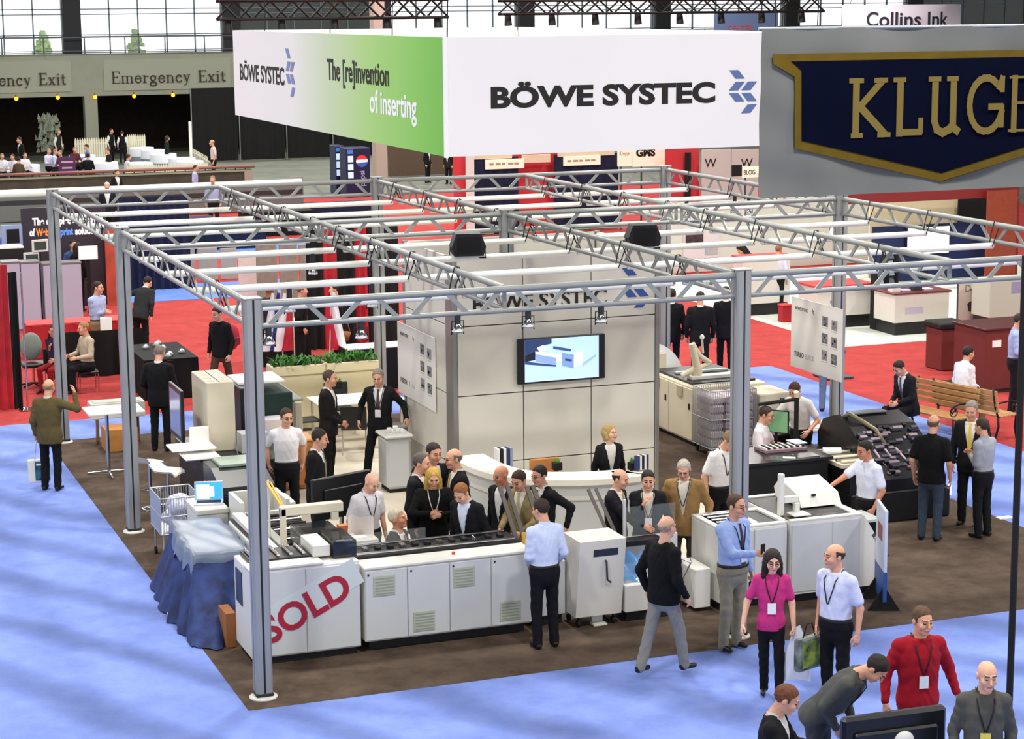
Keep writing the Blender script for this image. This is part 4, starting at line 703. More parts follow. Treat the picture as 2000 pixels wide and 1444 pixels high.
# --- reception counter
cpts = [(4.35, 6.2), (4.38, 5.5), (4.55, 4.85), (4.95, 4.40), (5.5, 4.15), (6.05, 4.05), (6.45, 4.1), (6.55, 4.35)]
def sm_path(p, n=40):
    out = []
    for k in range(n+1):
        t_ = k/n*(len(p)-1); i = min(int(t_), len(p)-2); f = t_-i; P = lambda j: Vector(p[max(0, min(len(p)-1, j))]); a, b, c, d_ = P(i-1), P(i), P(i+1), P(i+2)
        out.append(.5*((2*b)+(-a+c)*f+(2*a-5*b+4*c-d_)*f*f+(-a+3*b-3*c+d_)*f**3))
    return out
pth = sm_path(cpts); NP = len(pth)
def offp(k, d_): a = pth[max(0, k-1)]; b = pth[min(NP-1, k+1)]; t_ = (b-a).normalized(); return pth[k]+Vector((-t_.y, t_.x))*d_
def ribbon(p, name, m, d0, d1, z0, z1):
    mb = MB(); prof = [(d0, z0), (d1, z0), (d1, z1), (d0, z1), (d0, z0)]
    mb.grid(lambda u, v: (*offp(round(u*(NP-1)), prof[round(v*4)][0]), prof[round(v*4)][1]), NP-1, 4)
    for k in (0, NP-1): q = [(*offp(k, d_), z) for d_, z in prof[:4]]; mb.add(q, [(0, 1, 2, 3)] if k else [(3, 2, 1, 0)])
    for i in range(len(mb.sm)): mb.sm[i] = False
    return mb.build(name, m, p)
t = thing('reception_counter', 'curved white reception counter with a thick pale top', 'counter', (5.5, 4.6, 0))
ribbon(t, 'body', M_CABG, .06, .42, 0, .80); ribbon(t, 'upper_body', M_CABG, .03, .40, .80, .96); ribbon(t, 'top', mat('counter_top', 'e9e5da', .4), -.03, .48, .96, 1.04); ribbon(t, 'lower_band', M_CAB, .03, .06, .74, .80)
ZC = 1.04
for px, py, lb in ((1088, 918, 'small plant in a black cube on the counter beside the man with glasses'), (1236, 918, 'small plant in a black cube on the counter beside the woman')): g_ = G(px, py, ZC); plant_cube(lb, (g_.x, g_.y, ZC))
def brochure(label, p, rz, z):
    t = thing('brochure_holder', label, 'brochure rack', p, rz); MB().box(-.1, -.05, 0, .1, .05, .02).build('base', M_GLASS, t, True)
    for k, c in enumerate(('2a3a6a', 'e8e8e8', '1a1a1a', 'e8e8e8', '2a3a6a')): MB().box(-.1+.042*k, -.04, .02, -.07+.042*k, .04, z).build('brochure', mat('broch_'+c, c, .5), t, True)
g_ = G(1243, 922, ZC); brochure('acrylic holder of dark and white brochures on the counter', (g_.x+.1, g_.y+.05, ZC), .3, .22)
t = thing('brochure_stand', 'floor stand of striped brochures behind the man in spectacles', 'brochure rack', (5.2, 6.4, 0))
for k, c in enumerate(('e8e8e8', '1a1a1a', 'e8e8e8', '2a3a6a', '8a93b0')): MB().box(5.1+.05*k, 6.35, .3, 5.14+.05*k, 6.5, 1.05).build('brochure', mat('broch_'+c, c, .5), t)
MB().box(5.05, 6.33, .27, 5.4, 6.53, .3).build('shelf', M_CHROME, t); MB().cyl((5.22, 6.45, 0), (5.22, 6.45, .27), .03).build('post', M_CHROME, t); MB().box(5.05, 6.3, 0, 5.4, 6.6, .015).build('foot', M_CHROME, t)
t = thing('wooden_stool', 'tan wooden stool back behind the man in the olive suit', 'stool', (5.35, 4.95, 0))
B(t, 'seat', M_WOODY, 5.15, 4.8, .72, 5.55, 5.15, .76, .01); B(t, 'backrest', M_WOODY, 5.13, 5.12, .85, 5.57, 5.16, 1.15, .012)
for x in (5.18, 5.52):
    for y, z in ((4.83, .72), (5.13, 1.0)): MB().cyl((x, y, 0), (x, y, z), .018).build('leg', M_WOODY, t)
# --- speakers and spotlights on the truss
for px, py, yt, lb in ((913, 472, 5.06, 'black loudspeaker strapped to the roof tubes above the tower'), (1255, 455, 5.06, 'black loudspeaker hung right of the tower near the tubes')):
    c = PYp(px, py, yt); zs = ZB-.006; t = thing('loudspeaker', lb, 'speaker', (c.x, yt, zs), math.radians(-12)); MB().prism([(-.20, 0), (.20, 0), (.235, .12), (.17, .30), (-.17, .30), (-.235, .12)], -.15, .15, 'y').build('cabinet', mat('speaker_black', '0e1011', .5), t, True)
    MB().box(-.16, -.155, .03, .16, -.15, .26).build('grille', M_RUB, t, True); MB().tube([(-.235, 0, .12), (-.25, 0, -.04), (.25, 0, -.04), (.235, 0, .12)], .012, 6).build('yoke', M_STRAP, t, True)
M_LENS = mat('lamp_lens', 'fff6e0', .2, emit=5)
def spot(label, p, z, tilt=0, lit=False):
    t = thing('spotlight', label, 'lamp', (p[0], p[1], z)); MB().cyl((0, 0, .02), (0, 0, .22 if lit else .11), .035, n=10).build('housing', M_GRO, t, True); MB().tube([(-.07, 0, -.1), (-.07, 0, .05), (.07, 0, .05), (.07, 0, -.1)], .008, 5).build('yoke', M_STRAP, t, True)
    MB().lathe([(.03, .02), (.075, -.06), (.07, -.075), (.001, -.05)], n=16).build('reflector', M_CHROME, t, True); MB().cyl((0, 0, -.052), (0, 0, -.056), .05, n=12).build('lens', M_LENS if lit else mat('lens_glass', 'b9beb8', .1), t, True)
for i, (px, py, lb) in enumerate(((897, 610, 'small spotlight clamped to the front truss left of the screen'), (1035, 600, 'small spotlight clamped to the front truss above the screen'), (1178, 592, 'small spotlight clamped to the front truss beside the logo'), (708, 640, 'small spotlight clamped to the front truss above the planter'), (527, 645, 'small spotlight clamped to the front truss by the corner post'))):
    c = PYp(px, py, -.06); spot(lb, (c.x, .0), ZB-.13)
for px, py, yt, lb in ((610, 510, 6.72, 'lit spotlight hanging under the tubes left of the tower'), (726, 560, 3.35, 'lit spotlight hanging under the tubes beside the back post'), (565, 567, 3.35, 'lit spotlight hanging low behind the front truss')): c = PYp(px, py, yt); spot(lb, (c.x, yt), ZB-.093-.21, lit=True)
# ================================================================ right rear machines
t = thing('control_desk', 'black desk with operator panel and striped keys', 'desk', (8.9, 5.0, 0)); B(t, 'body', M_BLACK, 8.1, 4.5, 0, 9.55, 5.4, .90, .015); B(t, 'top', mat('desk_top', '24262a', .2), 8.05, 4.45, .90, 9.6, 5.45, .95)
kp_ = B(t, 'key_panel', mat('panel_pink', '9a7f86', .5), 8.75, 4.95, .951, 9.45, 5.3, 1.0)
for k in range(14): B(kp_, 'key', M_RUB if k % 2 else M_PAPER, 8.78+k*.047, 5.0, 1.0, 8.81+k*.047, 5.25, 1.02, 0)
B(t, 'chrome_plate', M_CHROME, 9.05, 4.5, .951, 9.4, 4.75, .965, 0); MB().cyl((8.85, 4.6, .96), (9.0, 4.5, .96), .02).build('roller', M_PAPER, t); B(t, 'paper', mat('sheet_blue', 'cfe0f2', .6), 9.3, 5.05, 1.03, 9.5, 5.35, 1.04, 0)
t = thing('printing_press', 'large black inkjet machine with curved hood and exposed rollers', 'machine', (10.6, 5.2, 0))
B(t, 'base', M_BLACK, 9.65, 4.0, 0, 11.3, 5.95, .45, .015); MB().prism([(4.05, .45), (5.9, .45), (5.9, 1.0), (5.75, 1.22), (5.4, 1.34), (4.95, 1.24), (4.5, .95), (4.05, .62)], 10.15, 11.25, 'x').build('hood', mat('hood_black', '1b1c20', .25, var=.3, scale=5), t)
B(t, 'side_table', mat('feed_cream', 'c9c3ac', .4), 9.62, 4.25, .80, 10.15, 5.3, .86); B(t, 'side_body', M_BLACK, 9.65, 4.05, .45, 10.15, 5.9, .80)
for k in range(6): MB().cyl((9.65, 4.32+k*.15, .885), (10.13, 4.32+k*.15, .885), .022, n=8).build('feed_roller', M_CHROME if k % 2 else M_CREAM, t)
MB().cyl((9.7, 4.95, .9), (9.95, 4.85, .9), .07, n=14).build('white_roll', M_PAPER, t)
rn = random.Random(3)
for k in range(70):
    y = rn.uniform(4.10, 4.92); z = .62+(y-4.05)/.45*.33 if y < 4.5 else .95+(y-4.5)/.45*.29; x = rn.uniform(10.22, 11.17); w_ = rn.uniform(.02, .09)
    o = MB().box(-w_, -.025, -.01, w_, .025, rn.uniform(.02, .06), .004).build('hood_module', mat(('mod_a', 'mod_b', 'mod_c', 'mod_d')[k % 4], ('4a4450', '6b6270', '2a2830', '8d828c')[k % 4], .35, .3), t, True); o.location = (x-10.6, y-5.2, z); o.rotation_euler = (math.radians(35), 0, 0)
for k in range(3): MB().cyl((10.3+k*.18, 4.5, .97), (10.42+k*.22, 4.1, .60), .02, n=8).build('strut', mat('strut_pale', 'c9b9c4', .3, .4), t)
MB().tube([(10.2, 5.6, 1.2), (10.3, 5.2, 1.38), (10.5, 4.8, 1.2), (10.55, 4.6, 1.0)], .035, 8).build('curved_bar', mat('bar_tan', '8d836c', .35, .4), t); B(t, 'hood_top', mat('hood_grey', '6b6f76', .25), 10.4, 5.3, 1.335, 11.0, 5.5, 1.36); B(t, 'indicator', mat('ind_red', 'd0452a', .4, emit=.5), 9.75, 5.7, .801, 9.8, 5.75, .84, 0)
led = MB().box(11.31, 4.05, .3, 11.35, 4.09, 1.0).build('led_strip', mat('led_blue', '8fa8ff', .3, emit=4), t)
sa = MB().cyl((9.62, 5.62, .80), (9.62, 5.62, 1.62), .035, n=10).build('monitor_mast', M_RUB, t); MB().cyl((9.62, 5.62, 1.58), (9.1, 5.85, 1.50), .028, n=8).build('mast_arm', M_RUB, sa); MB().cyl((9.62, 5.62, 1.62), (9.6, 5.6, 1.70), .04, n=8).build('mast_cap', M_CREAM, sa)
for px, py, lb, rz in ((1515, 858, 'slim monitor with a green screen facing the seated operator', -.9), (1548, 835, 'slim green monitor partly behind the brown haired operator', -.7)):
    c = G(px, py, .95); t = thing('monitor', lb, 'monitor', (c.x, c.y, .0), rz); MB().box(-.21, -.015, 1.05, .21, .015, 1.4, .006).build('casing', M_RUB, t, True); MB().quad((-.195, -.0165, 1.065), (.195, -.0165, 1.065), (.195, -.0165, 1.385), (-.195, -.0165, 1.385), .001).build('screen', mat('screen_green', '6f9a72', .3, emit=.25), t, True); MB().cyl((0, .02, .02), (0, .02, 1.1), .02).build('stem', M_RUB, t, True); MB().box(-.12, -.1, 0, .12, .1, .02).build('foot', M_RUB, t, True)
c = G(1520, 842, .85); t = thing('keyboard_stand', 'dark keyboard console between the two operators', 'console', (c.x, c.y, 0)); MB().box(-.3, -.2, 0, .3, .2, .8, .01).build('body', M_BLACK, t, True); MB().box(-.32, -.22, .80, .32, .22, .86, .02).build('key_top', mat('key_dark', '3b3432', .5), t, True)
t = thing('work_table', 'pale table with white and orange sheets behind the black machine', 'table', (11.0, 7.1, 0)); B(t, 'top', M_CAB, 10.2, 6.85, .74, 11.35, 7.55, .78)
for x in (10.25, 11.3):
    for y in (6.9, 7.5): MB().cyl((x, y, 0), (x, y, .74), .02).build('leg', M_CHROME, t)
tag(MB().box(10.4, 6.95, .78, 10.9, 7.3, .80).build('paper_stack', M_PAPER), 'stack of white sheets on the pale work table', 'paper'); tag(MB().box(10.95, 6.95, .78, 11.3, 7.4, .795).build('card_sheet', mat('card_orange', 'dba06a', .7)), 'orange card sheets on the pale work table', 'paper')
# cream machine, reel dome, robot arm, cage cart
t = thing('cream_machine', 'large cream coloured machine with grey clips behind the wire cage', 'machine', (10.6, 10.6, 0)); B(t, 'body', M_CREAM, 9.92, 9.75, .06, 11.3, 11.6, 1.02, .015); B(t, 'toe_kick', M_TOE, 9.97, 9.8, 0, 11.25, 11.55, .06); B(t, 'bed', M_BLACK, 10.0, 9.95, 1.02, 11.2, 11.5, 1.06)
for a, b in ((9.78, 10.7), (10.72, 11.58)):
    dr = B(t, 'door', M_CREAM, 9.90, a, .1, 9.92, b, .98); cl = B(dr, 'clip', mat('clip_tan', 'b3a78c', .5), 9.87, a+.35, .80, 9.90, a+.55, .98, .006); B(dr, 'lock', M_TOE, 9.885, a+.08, .62, 9.9, a+.12, .72, 0)
B(t, 'bed_bar', M_CAB, 10.1, 10.2, 1.06, 11.1, 10.4, 1.12); B(t, 'bed_bar', mat('bar_green', '9fb0a6', .3), 10.1, 10.8, 1.06, 11.1, 10.9, 1.1)
rb = MB().cyl((10.25, 10.3, 1.06), (10.25, 10.3, 1.25), .09, n=14).build('robot_base', M_CREAM, t)
for a, b, r in (((10.25, 10.3, 1.25), (9.98, 10.35, 1.12), .055), ((10.25, 10.3, 1.25), (10.15, 10.3, 1.68), .07), ((10.15, 10.3, 1.68), (10.30, 10.3, 1.45), .05), ((10.30, 10.3, 1.45), (10.50, 10.3, 1.32), .05), ((10.5, 10.3, 1.32), (10.22, 10.3, 1.22), .045), ((10.36, 10.3, 1.5), (10.34, 10.3, 1.75), .02)): MB().cyl(a, b, r, r*.85, n=10).build('robot_link', M_CREAM, rb)
MB().ell((10.34, 10.3, 1.78), (.04, .04, .05)).build('robot_beacon', M_PAPER, rb)
t = thing('paper_reel', 'white domed reel cover beside the right tower corner', 'machine', (10.0, 11.95, 0)); MB().cyl((9.95, 11.75, .75), (9.95, 12.2, .75), .75, n=40).build('disc', mat('reel_white', 'eceef4', .4), t); B(t, 'cradle', M_CAB, 9.4, 11.72, 0, 10.5, 12.25, .35); B(t, 'latch_box', M_CREAM, 10.0, 11.64, .95, 10.3, 11.75, 1.3, .01)
t = thing('finishing_box', 'plain cream machine box behind the cage cart', 'machine', (11.2, 9.2, 0)); B(t, 'body', M_CREAM, 10.75, 8.95, .05, 11.35, 9.7, .98, .015); B(t, 'toe_kick', M_TOE, 10.8, 9.0, 0, 11.3, 9.65, .05); B(t, 'handle', M_TOE, 11.35, 9.2, .6, 11.37, 9.3, .75)
basket('tall wire cage cart packed with wrapped bundles', 'cage_cart', 'cart', (10.2, 9.15, 0), 0, .42, .34, .15, 1.12, 22, M_WIRE, None)
rn = random.Random(9)
for lz in range(6):
    for lx in range(3):
        x0 = 9.80+lx*.268; z0 = .155+lz*.145; tag(MB().box(x0+rn.uniform(0, .02), 8.84+rn.uniform(0, .04), z0, x0+.255, 9.45-rn.uniform(0, .04), z0+.14, .03).build('wrapped_bundle', mat('bundle_wrap', 'cbbfc4', .35, var=.3, scale=9)), 'wrapped pale bundle packed in the tall cage cart', 'bundle', 'bundles in the cage cart')
# benches
M_SLAT = mat('bench_wood', 'b98a55', .6, var=.2, scale=6); M_IRON = mat('bench_iron', '1c1817', .5, .4)
def bench(label, pos, rz):
    t = thing('bench', label, 'bench', pos, rz)
    for k in range(5): MB().box(-.75, -.24+k*.095, .42, .75, -.165+k*.095, .45, .006).build('seat_slat', M_SLAT, t, True)
    for k in range(4): o = MB().box(-.75, .27+k*.02, .52+k*.10, .75, .295+k*.02, .60+k*.10, .006).build('back_slat', M_SLAT, t, True)
    for x in (-.68, .68):
        MB().tube([(x, -.27, 0), (x, -.22, .2), (x, -.24, .42), (x, .22, .42), (x, .30, .6), (x, .37, .93)], .02, 6).build('iron_end', M_IRON, t, True); MB().tube([(x, .3, 0), (x, .2, .25), (x, .22, .42)], .02, 6).build('iron_leg', M_IRON, t, True)
        MB().tube([(x, .30, .66), (x, -.1, .68), (x, -.26, .64), (x, -.3, .58), (x, -.26, .54), (x, -.22, .58)], .018, 6).build('armrest', M_IRON, t, True); MB().tube([(x, -.22+.09*math.cos(a*.6), .55+.07*math.sin(a*.6)) for a in range(12)], .01, 5).build('scroll', M_IRON, t, True)
BPOS = (14.1, 8.9)
bench('wooden slat bench with iron ends under the man in dark suit', (*BPOS, 0), math.radians(-75)); bench('wooden slat bench with iron ends facing the other way', (BPOS[0]+.82, BPOS[1]-.1, 0), math.radians(105))
# ================================================================ neighbouring stands and far hall
def panel(name, label, cat, px0, px1, pyt, y, m, z0=0, t=.06, group=None, pyb=None):
    a, b = PYp(px0, pyt, y), PYp(px1, pyt, y)
    if pyb: z0 = PYp((px0+px1)/2, pyb, y).z
    o = MB().box(a.x, y, z0, b.x, y+t, (a.z+b.z)/2, .004).build(name, m); return tag(o, label, cat, group), a.x, b.x, z0, (a.z+b.z)/2
def sign_text(s, size, x, y, z, m, parent, bold=.003, sx=1): return text(s, size, frame((x, y-.004, z), (1, 0, 0), (0, 0, 1)), m, parent, bold=bold, sx=sx)
M_CHAR = mat('graphic_charcoal', '34323c', .5, var=.1, scale=2)
# --- web-to-print stand
Yg = 31.0; o, xa, xb, z0, z1 = panel('graphic_wall', 'charcoal graphic wall with web to print slogan', 'display wall', 40, 206, 404, Yg, M_CHAR)
h1 = PYp(64, 424, Yg).z-PYp(64, 440, Yg).z
for wd, px, py, c, pe in (('The complete spectrum', 64, 440, 'f0f0f0', 202), ('of', 58, 461, 'f0f0f0', 69), ('Web', 72, 461, 'f28c3c', 97), ('-to-', 99, 460, '9a6ad0', 116), ('print', 118, 459, '5a8fe0', 143), ('solutions', 147, 458, 'f0f0f0', 196)):
    p = PYp(px, py, Yg); q = sign_text(wd, h1*1.2, p.x, Yg, p.z, mat('slogan_'+c, c, .5, emit=.3), o, bold=.012); xs_ = [v.co.x for v in q.data.vertices]; k_ = (PYp(pe, py, Yg).x-p.x)/(max(xs_)-min(xs_))
    for v in q.data.vertices: v.co.x = min(xs_)+(v.co.x-min(xs_))*k_
tag(MB().box(PYp(206, 500, Yg-.3).x, Yg-.3, 0, PYp(232, 500, Yg-.3).x, Yg-.26, PYp(218, 438, Yg).z).build('banner', mat('banner_orange', 'c2543f', .6, var=.25, scale=3)), 'narrow orange red banner beside the charcoal graphic wall', 'banner')
drape('navy_curtain', 'navy blue drape behind the aisle beside the orange banner', PYp(236, 500, 33.2).x, PYp(372, 500, 33.2).x, 33.2, 0, 2.5, mat('navy_drape', '111a3a', .85, var=.2, scale=3), 30)
for k, (a, b) in enumerate(((352, 380), (386, 424), (430, 462))): panel('partition', ['light grey partition panel next to the navy drape', 'light grey partition panel between two slim gaps', 'light grey partition panel beside the white poster'][k], 'partition', a, b, 485, 34.5, mat('partition_grey', '9c9a92', .7, var=.05))
panel('poster_board', 'tall white poster board with dark print behind the left truss', 'poster', 465, 500, 492, 27.5, mat('poster_pale', 'd8cfce', .6, var=.08, scale=9))
for k, (a, b, pt, lb) in enumerate(((4, 38, 512, 'pale lilac kiosk counter at the open end'), (40, 76, 512, 'pale lilac kiosk counter with a tilted screen'), (84, 158, 515, 'wide pale lilac kiosk counter beside the dark haired woman'))):
    yb = 27.6; p, q = PYp(a, pt, yb), PYp(b, pt, yb); t = thing('kiosk_counter', lb, 'counter', ((p.x+q.x)/2, yb+.2, 0)); B(t, 'body', mat('kiosk_lilac', 'a9a9bd', .5), p.x, yb, 0, q.x, yb+.45, p.z-.04, .008); B(t, 'top', mat('kiosk_top', '6f6d70', .4), p.x-.02, yb-.02, p.z-.04, q.x+.02, yb+.47, p.z, .006)
for px, py, lb in ((62, 505, 'tilted white framed screen on the lilac kiosk counter'), (78, 480, 'second white framed screen above the kiosk counter')):
    c = PYp(px, py, 28.6); t = thing('kiosk_screen', lb, 'monitor', (c.x, 28.6, 0), .2); zc = c.z; o = MB().box(-.2, -.02, zc-.15, .2, .02, zc+.15, .01).build('casing', M_CAB, t, True); MB().box(-.15, -.025, zc-.1, .15, -.02, zc+.1).build('screen', mat('kiosk_glow', '3a4440', .3), t, True); MB().cyl((0, .03, 0), (0, .03, zc-.1), .03).build('stand', M_RUB, t, True)
t = thing('monitor', 'bright monitor with red header behind the dark haired woman', 'monitor', (0, 0, 0)); c = PYp(172, 495, 29.5); t.location = (c.x, 29.5, 0); WM[t.name] = Matrix.Translation((c.x, 29.5, 0)); B(t, 'casing', M_CAB, c.x-.24, 29.5, c.z-.16, c.x+.24, 29.54, c.z+.18); MB().box(c.x-.22, 29.494, c.z-.14, c.x+.22, 29.5, c.z+.16).build('screen', mat('screen_pale', 'cfe4ea', .3, emit=.6), t); B(t, 'stand', M_RUB, c.x-.05, 29.55, 0, c.x+.05, 29.6, c.z)
t = thing('desk', 'black desk with white papers at the left edge of the stand', 'desk', (1.0, 30, 0)); c0, c1 = PYp(-5, 482, 29.6), PYp(44, 480, 29.6); B(t, 'body', M_BLACK, c0.x, 29.4, 0, c1.x, 30, c0.z-.04); B(t, 'top', M_PAPER, c0.x, 29.38, c0.z-.04, c1.x, 30.02, c0.z)
t, x0, x1, z0, z1 = panel('wall_screen', 'dark wall screen with pale blue frame behind the left desk', 'screen', 2, 43, 440, 30.6, mat('frame_blue', '8fa3cf', .5)); B(t, 'glass', M_RUB, x0+.12, 30.59, z1-.45, x1-.08, 30.6, z1-.1, 0); None
# red draped table, black skirted table, drapes at the left edge
M_REDD = mat('red_drape', 'b01f2c', .8, var=.25, scale=4); M_REDT = mat('red_top', 'c23a3c', .7)
def skirted(label, x0, x1, y0, y1, z, m, mt, zl=0, amp=.03):
    t = thing('skirted_table', label, 'table', ((x0+x1)/2, (y0+y1)/2, 0)); B(t, 'top', mt, x0, y0, z-.03, x1, y1, z, .006)
    for q, (a, b, dr) in enumerate((((x0, y0), (x1, y0), 0), ((x1, y0), (x1, y1), 1), ((x0, y1), (x0, y0), 1))):
        n = max(6, int(10*math.dist(a, b))); MB().grid(lambda u, v: (a[0]+(b[0]-a[0])*u+(amp*math.sin(u*n*2.2)*(1-v*.6) if dr else 0), a[1]+(b[1]-a[1])*u+(amp*math.sin(u*n*2.2)*(1-v*.6) if not dr else 0), zl+(z-.03-zl)*v), n*4, 2).build('skirt', m, t)
    return t
ra_, rb_ = G(45, 628, .76), G(236, 612, .76); skirted('table with a bright red pleated skirt behind the standing man', ra_.x, rb_.x, ra_.y-.6, ra_.y+.1, .76, M_REDD, M_REDT, .03)
p = G(110, 750, 0); drape('black_curtain', 'low black drape under the red skirted table', .75, 2.6, 20.6, 0, .95, M_BLK, 14)
skirted('black skirted table heaped with silver gadgets', 2.05, 3.1, 17.6, 19.6, .78, M_BLK, M_BLK, .0); rn = random.Random(11)
for k in range(9): x, y = rn.uniform(2.2, 2.95), 17.75+k*.2; tag(MB().lathe([(.001, 0), (.06, 0), (.075, .04), (.03, .09), (.001, .1)], (x, y, .78), 10).build('gadget', mat('gadget_silver', 'b8bfc6', .2, .6)), 'small silver gadget displayed on the black skirted table', 'gadget', 'silver gadgets on the black table')
drape('red_curtain', 'tall red drape hanging at the left end of the stand', -.75, -.42, 17.7, 0, 2.75, M_REDD, 5); drape('black_curtain', 'tall narrow black drape next to the red drape', -.41, -.25, 17.75, 0, 2.6, M_BLK, 4)
t = thing('drape_stand', 'slim chrome upright pole beside the black and red drapes', 'pole', (-.18, 17.6, 0)); MB().cyl((0, 0, 0), (0, 0, 2.6), .018).build('pole', M_CHROME, t, True); MB().box(-.15, -.15, 0, .15, .15, .015).build('foot_plate', M_CHROME, t, True)
t = thing('office_chair', 'office chair with a grey rounded back beside the seated woman', 'chair', (.25, 19.9, 0)); MB().ell((0, .2, .8), (.22, .05, .28), 14, 8).build('backrest', mat('chair_grey', '7d8a80', .7), t, True); MB().box(-.23, -.23, .42, .23, .2, .5, .02).build('seat', M_BLACK, t, True); MB().cyl((0, 0, .08), (0, 0, .42), .03).build('stem', M_CHROME, t, True)
for a in range(5): MB().cyl((0, 0, .09), (.27*math.cos(a*1.257), .27*math.sin(a*1.257), .04), .02).build('leg', M_RUB, t, True)
# --- stand behind the planter: black and red drapes, flags, table
Yb = 22.0
for k, (a, b, m_) in enumerate(((600, 632, M_BLK), (632, 660, M_REDD), (660, 694, M_BLK), (694, 718, M_REDD), (718, 780, M_BLK))): drape('back_curtain', ['black back drape left of the first red stripe', 'red back drape between two black drapes near the hats', 'black back drape between the two red drapes', 'red back drape beside the aluminium back post', 'wide black back drape behind the back post'][k], PYp(a, 600, Yb).x, PYp(b, 600, Yb).x, Yb, 0, 2.7, m_, 6)
for k, (a, b) in enumerate(((500, 540), (545, 580), (584, 612))): panel('partition', ['taupe partition panel beside the tall poster board', 'taupe partition panel with dark fittings', 'narrow taupe partition panel next to the black drape'][k], 'partition', a, b, 478, 26.0, mat('partition_taupe', '8a857b', .7, var=.2, scale=6))
skirted('white topped table behind the greenery', PYp(500, 600, 20.5).x, PYp(600, 600, 20.5).x, 20.3, 21.0, .9, M_BLK, M_PAPER); t = skirted('white topped black table by the aluminium back post', 5.9, 7.4, 16.9, 17.5, .85, M_BLK, M_CAB)
for k, (px, c1, c2, lb) in enumerate(((552, '2f3f86', 'e8e6ea', 'blue and white flag cloth on a thin staff'), (575, 'c02a38', 'f0e8e8', 'red flag cloth with pale stripes on a thin staff'), (640, 'c8243a', 'eee9ea', 'red and white flag cloth leaning outwards'))):
    c = G(px, 660, 1.0); t = thing('flag', lb, 'flag', (c.x, c.y, 0)); MB().cyl((0, 0, 0), (.1 if k == 2 else -.02, 0, 2.0), .012, n=6).build('staff', M_CREAM, t, True)
    for q, cc in enumerate((c1, c2)): MB().grid(lambda u, v: (-.02+(-.28 if k < 2 else .30)*u*(1-v*.75)+q*(-.12 if k < 2 else .12), .03*math.sin(u*7+v*3), .75+1.15*v), 8, 8).build('cloth', mat('flag_'+cc, cc, .8), t, True)
t = thing('basket', 'small brown wicker basket with an arched handle', 'basket', tuple(G(668, 665, .86))); MB().lathe([(.001, 0), (.14, 0), (.18, .16), (.165, .16), (.13, .02), (.001, .02)], n=16).build('body', mat('wicker', '9a5a36', .8, var=.3, scale=30), t, True); MB().tube([(-.17, 0, .15), (-.13, 0, .32), (0, 0, .40), (.13, 0, .32), (.17, 0, .15)], .012, 6).build('handle', mat('wicker', '9a5a36'), t, True)
MB().cyl((0, 0, -.86), (0, 0, 0), .03).build('stand', M_RUB, t, True)
for k, (px, py, y) in enumerate(((250, 402, 47), (345, 418, 44), (540, 412, 45), (660, 400, 47), (300, 437, 41), (440, 432, 42))):
    c = PYp(px, py, y); skirted(['black draped exhibition table on the far blue strip', 'navy draped exhibition table near the far aisle', 'black draped exhibition table before the grey column', 'black draped exhibition table beside the vending machines', 'navy draped exhibition table behind the left truss', 'dark draped exhibition table behind the middle truss'][k], c.x-1.2, c.x+1.2, y-.4, y+.4, .8, (M_BLK, MATS['navy_drape'])[k % 2], (M_BLK, MATS['navy_drape'])[k % 2])
carpet('blue carpet patch among the far draped tables', M_BLUE2, -.012, -.004, [(3, 40), (14, 40), (14, 43), (3, 43)])
panel('column', 'square grey building column beyond the red aisle', 'column', 566, 592, 345, 53.5, mat('column_grey', '8d8c88', .7))
# --- white capped long wall, brown parapet, dining area
Yw = 53.0; xa, xb = PYp(-40, 350, Yw).x, PYp(590, 340, Yw).x; t = thing('barrier_wall', 'long grey barrier wall with a rounded white cap', 'wall', ((xa+xb)/2, Yw, 0)); B(t, 'face', mat('barrier_grey', '6e6e6c', .7, var=.05), xa, Yw, 0, xb, Yw+.3, .88, .01); MB().cyl((xa, Yw+.15, .98), (xb, Yw+.15, .98), .16, n=16).build('cap', mat('cap_white', 'dfe6e2', .4), t); B(t, 'band', mat('band_dark', '2c2e30', .7), xa, Yw-.02, .60, xb, Yw, .76, 0)
Yp = 62.0; xb2 = PYp(492, 320, Yp).x; t = thing('parapet', 'brown parapet with a reddish rail before the dining area', 'wall', ((xa+xb2)/2, Yp, 0)); B(t, 'face', mat('parapet_brown', '4a3f34', .7, var=.3, scale=2), xa, Yp, 0, xb2, Yp+.3, .78, .01); B(t, 'rail', mat('parapet_rail', '7d4238', .5), xa, Yp-.08, .93, xb2+.1, Yp+.4, 1.02, .02); B(t, 'ledge', mat('parapet_ledge', '8f8a74', .6), xa, Yp-.05, .78, xb2, Yp+.35, .86); B(t, 'end_cap', mat('parapet_end', 'a08a80', .6), xb2-.35, Yp-.1, 0, xb2, Yp-.05, .78)
for k in range(46):
    x = xa+.4+k*.42
    if x < xb2: B(t, 'stud', M_STEEL, x-.02, Yp+.1, .86, x+.02, Yp+.15, .93, 0)
M_PICK = mat('picket_cream', 'd8d4bc', .6)
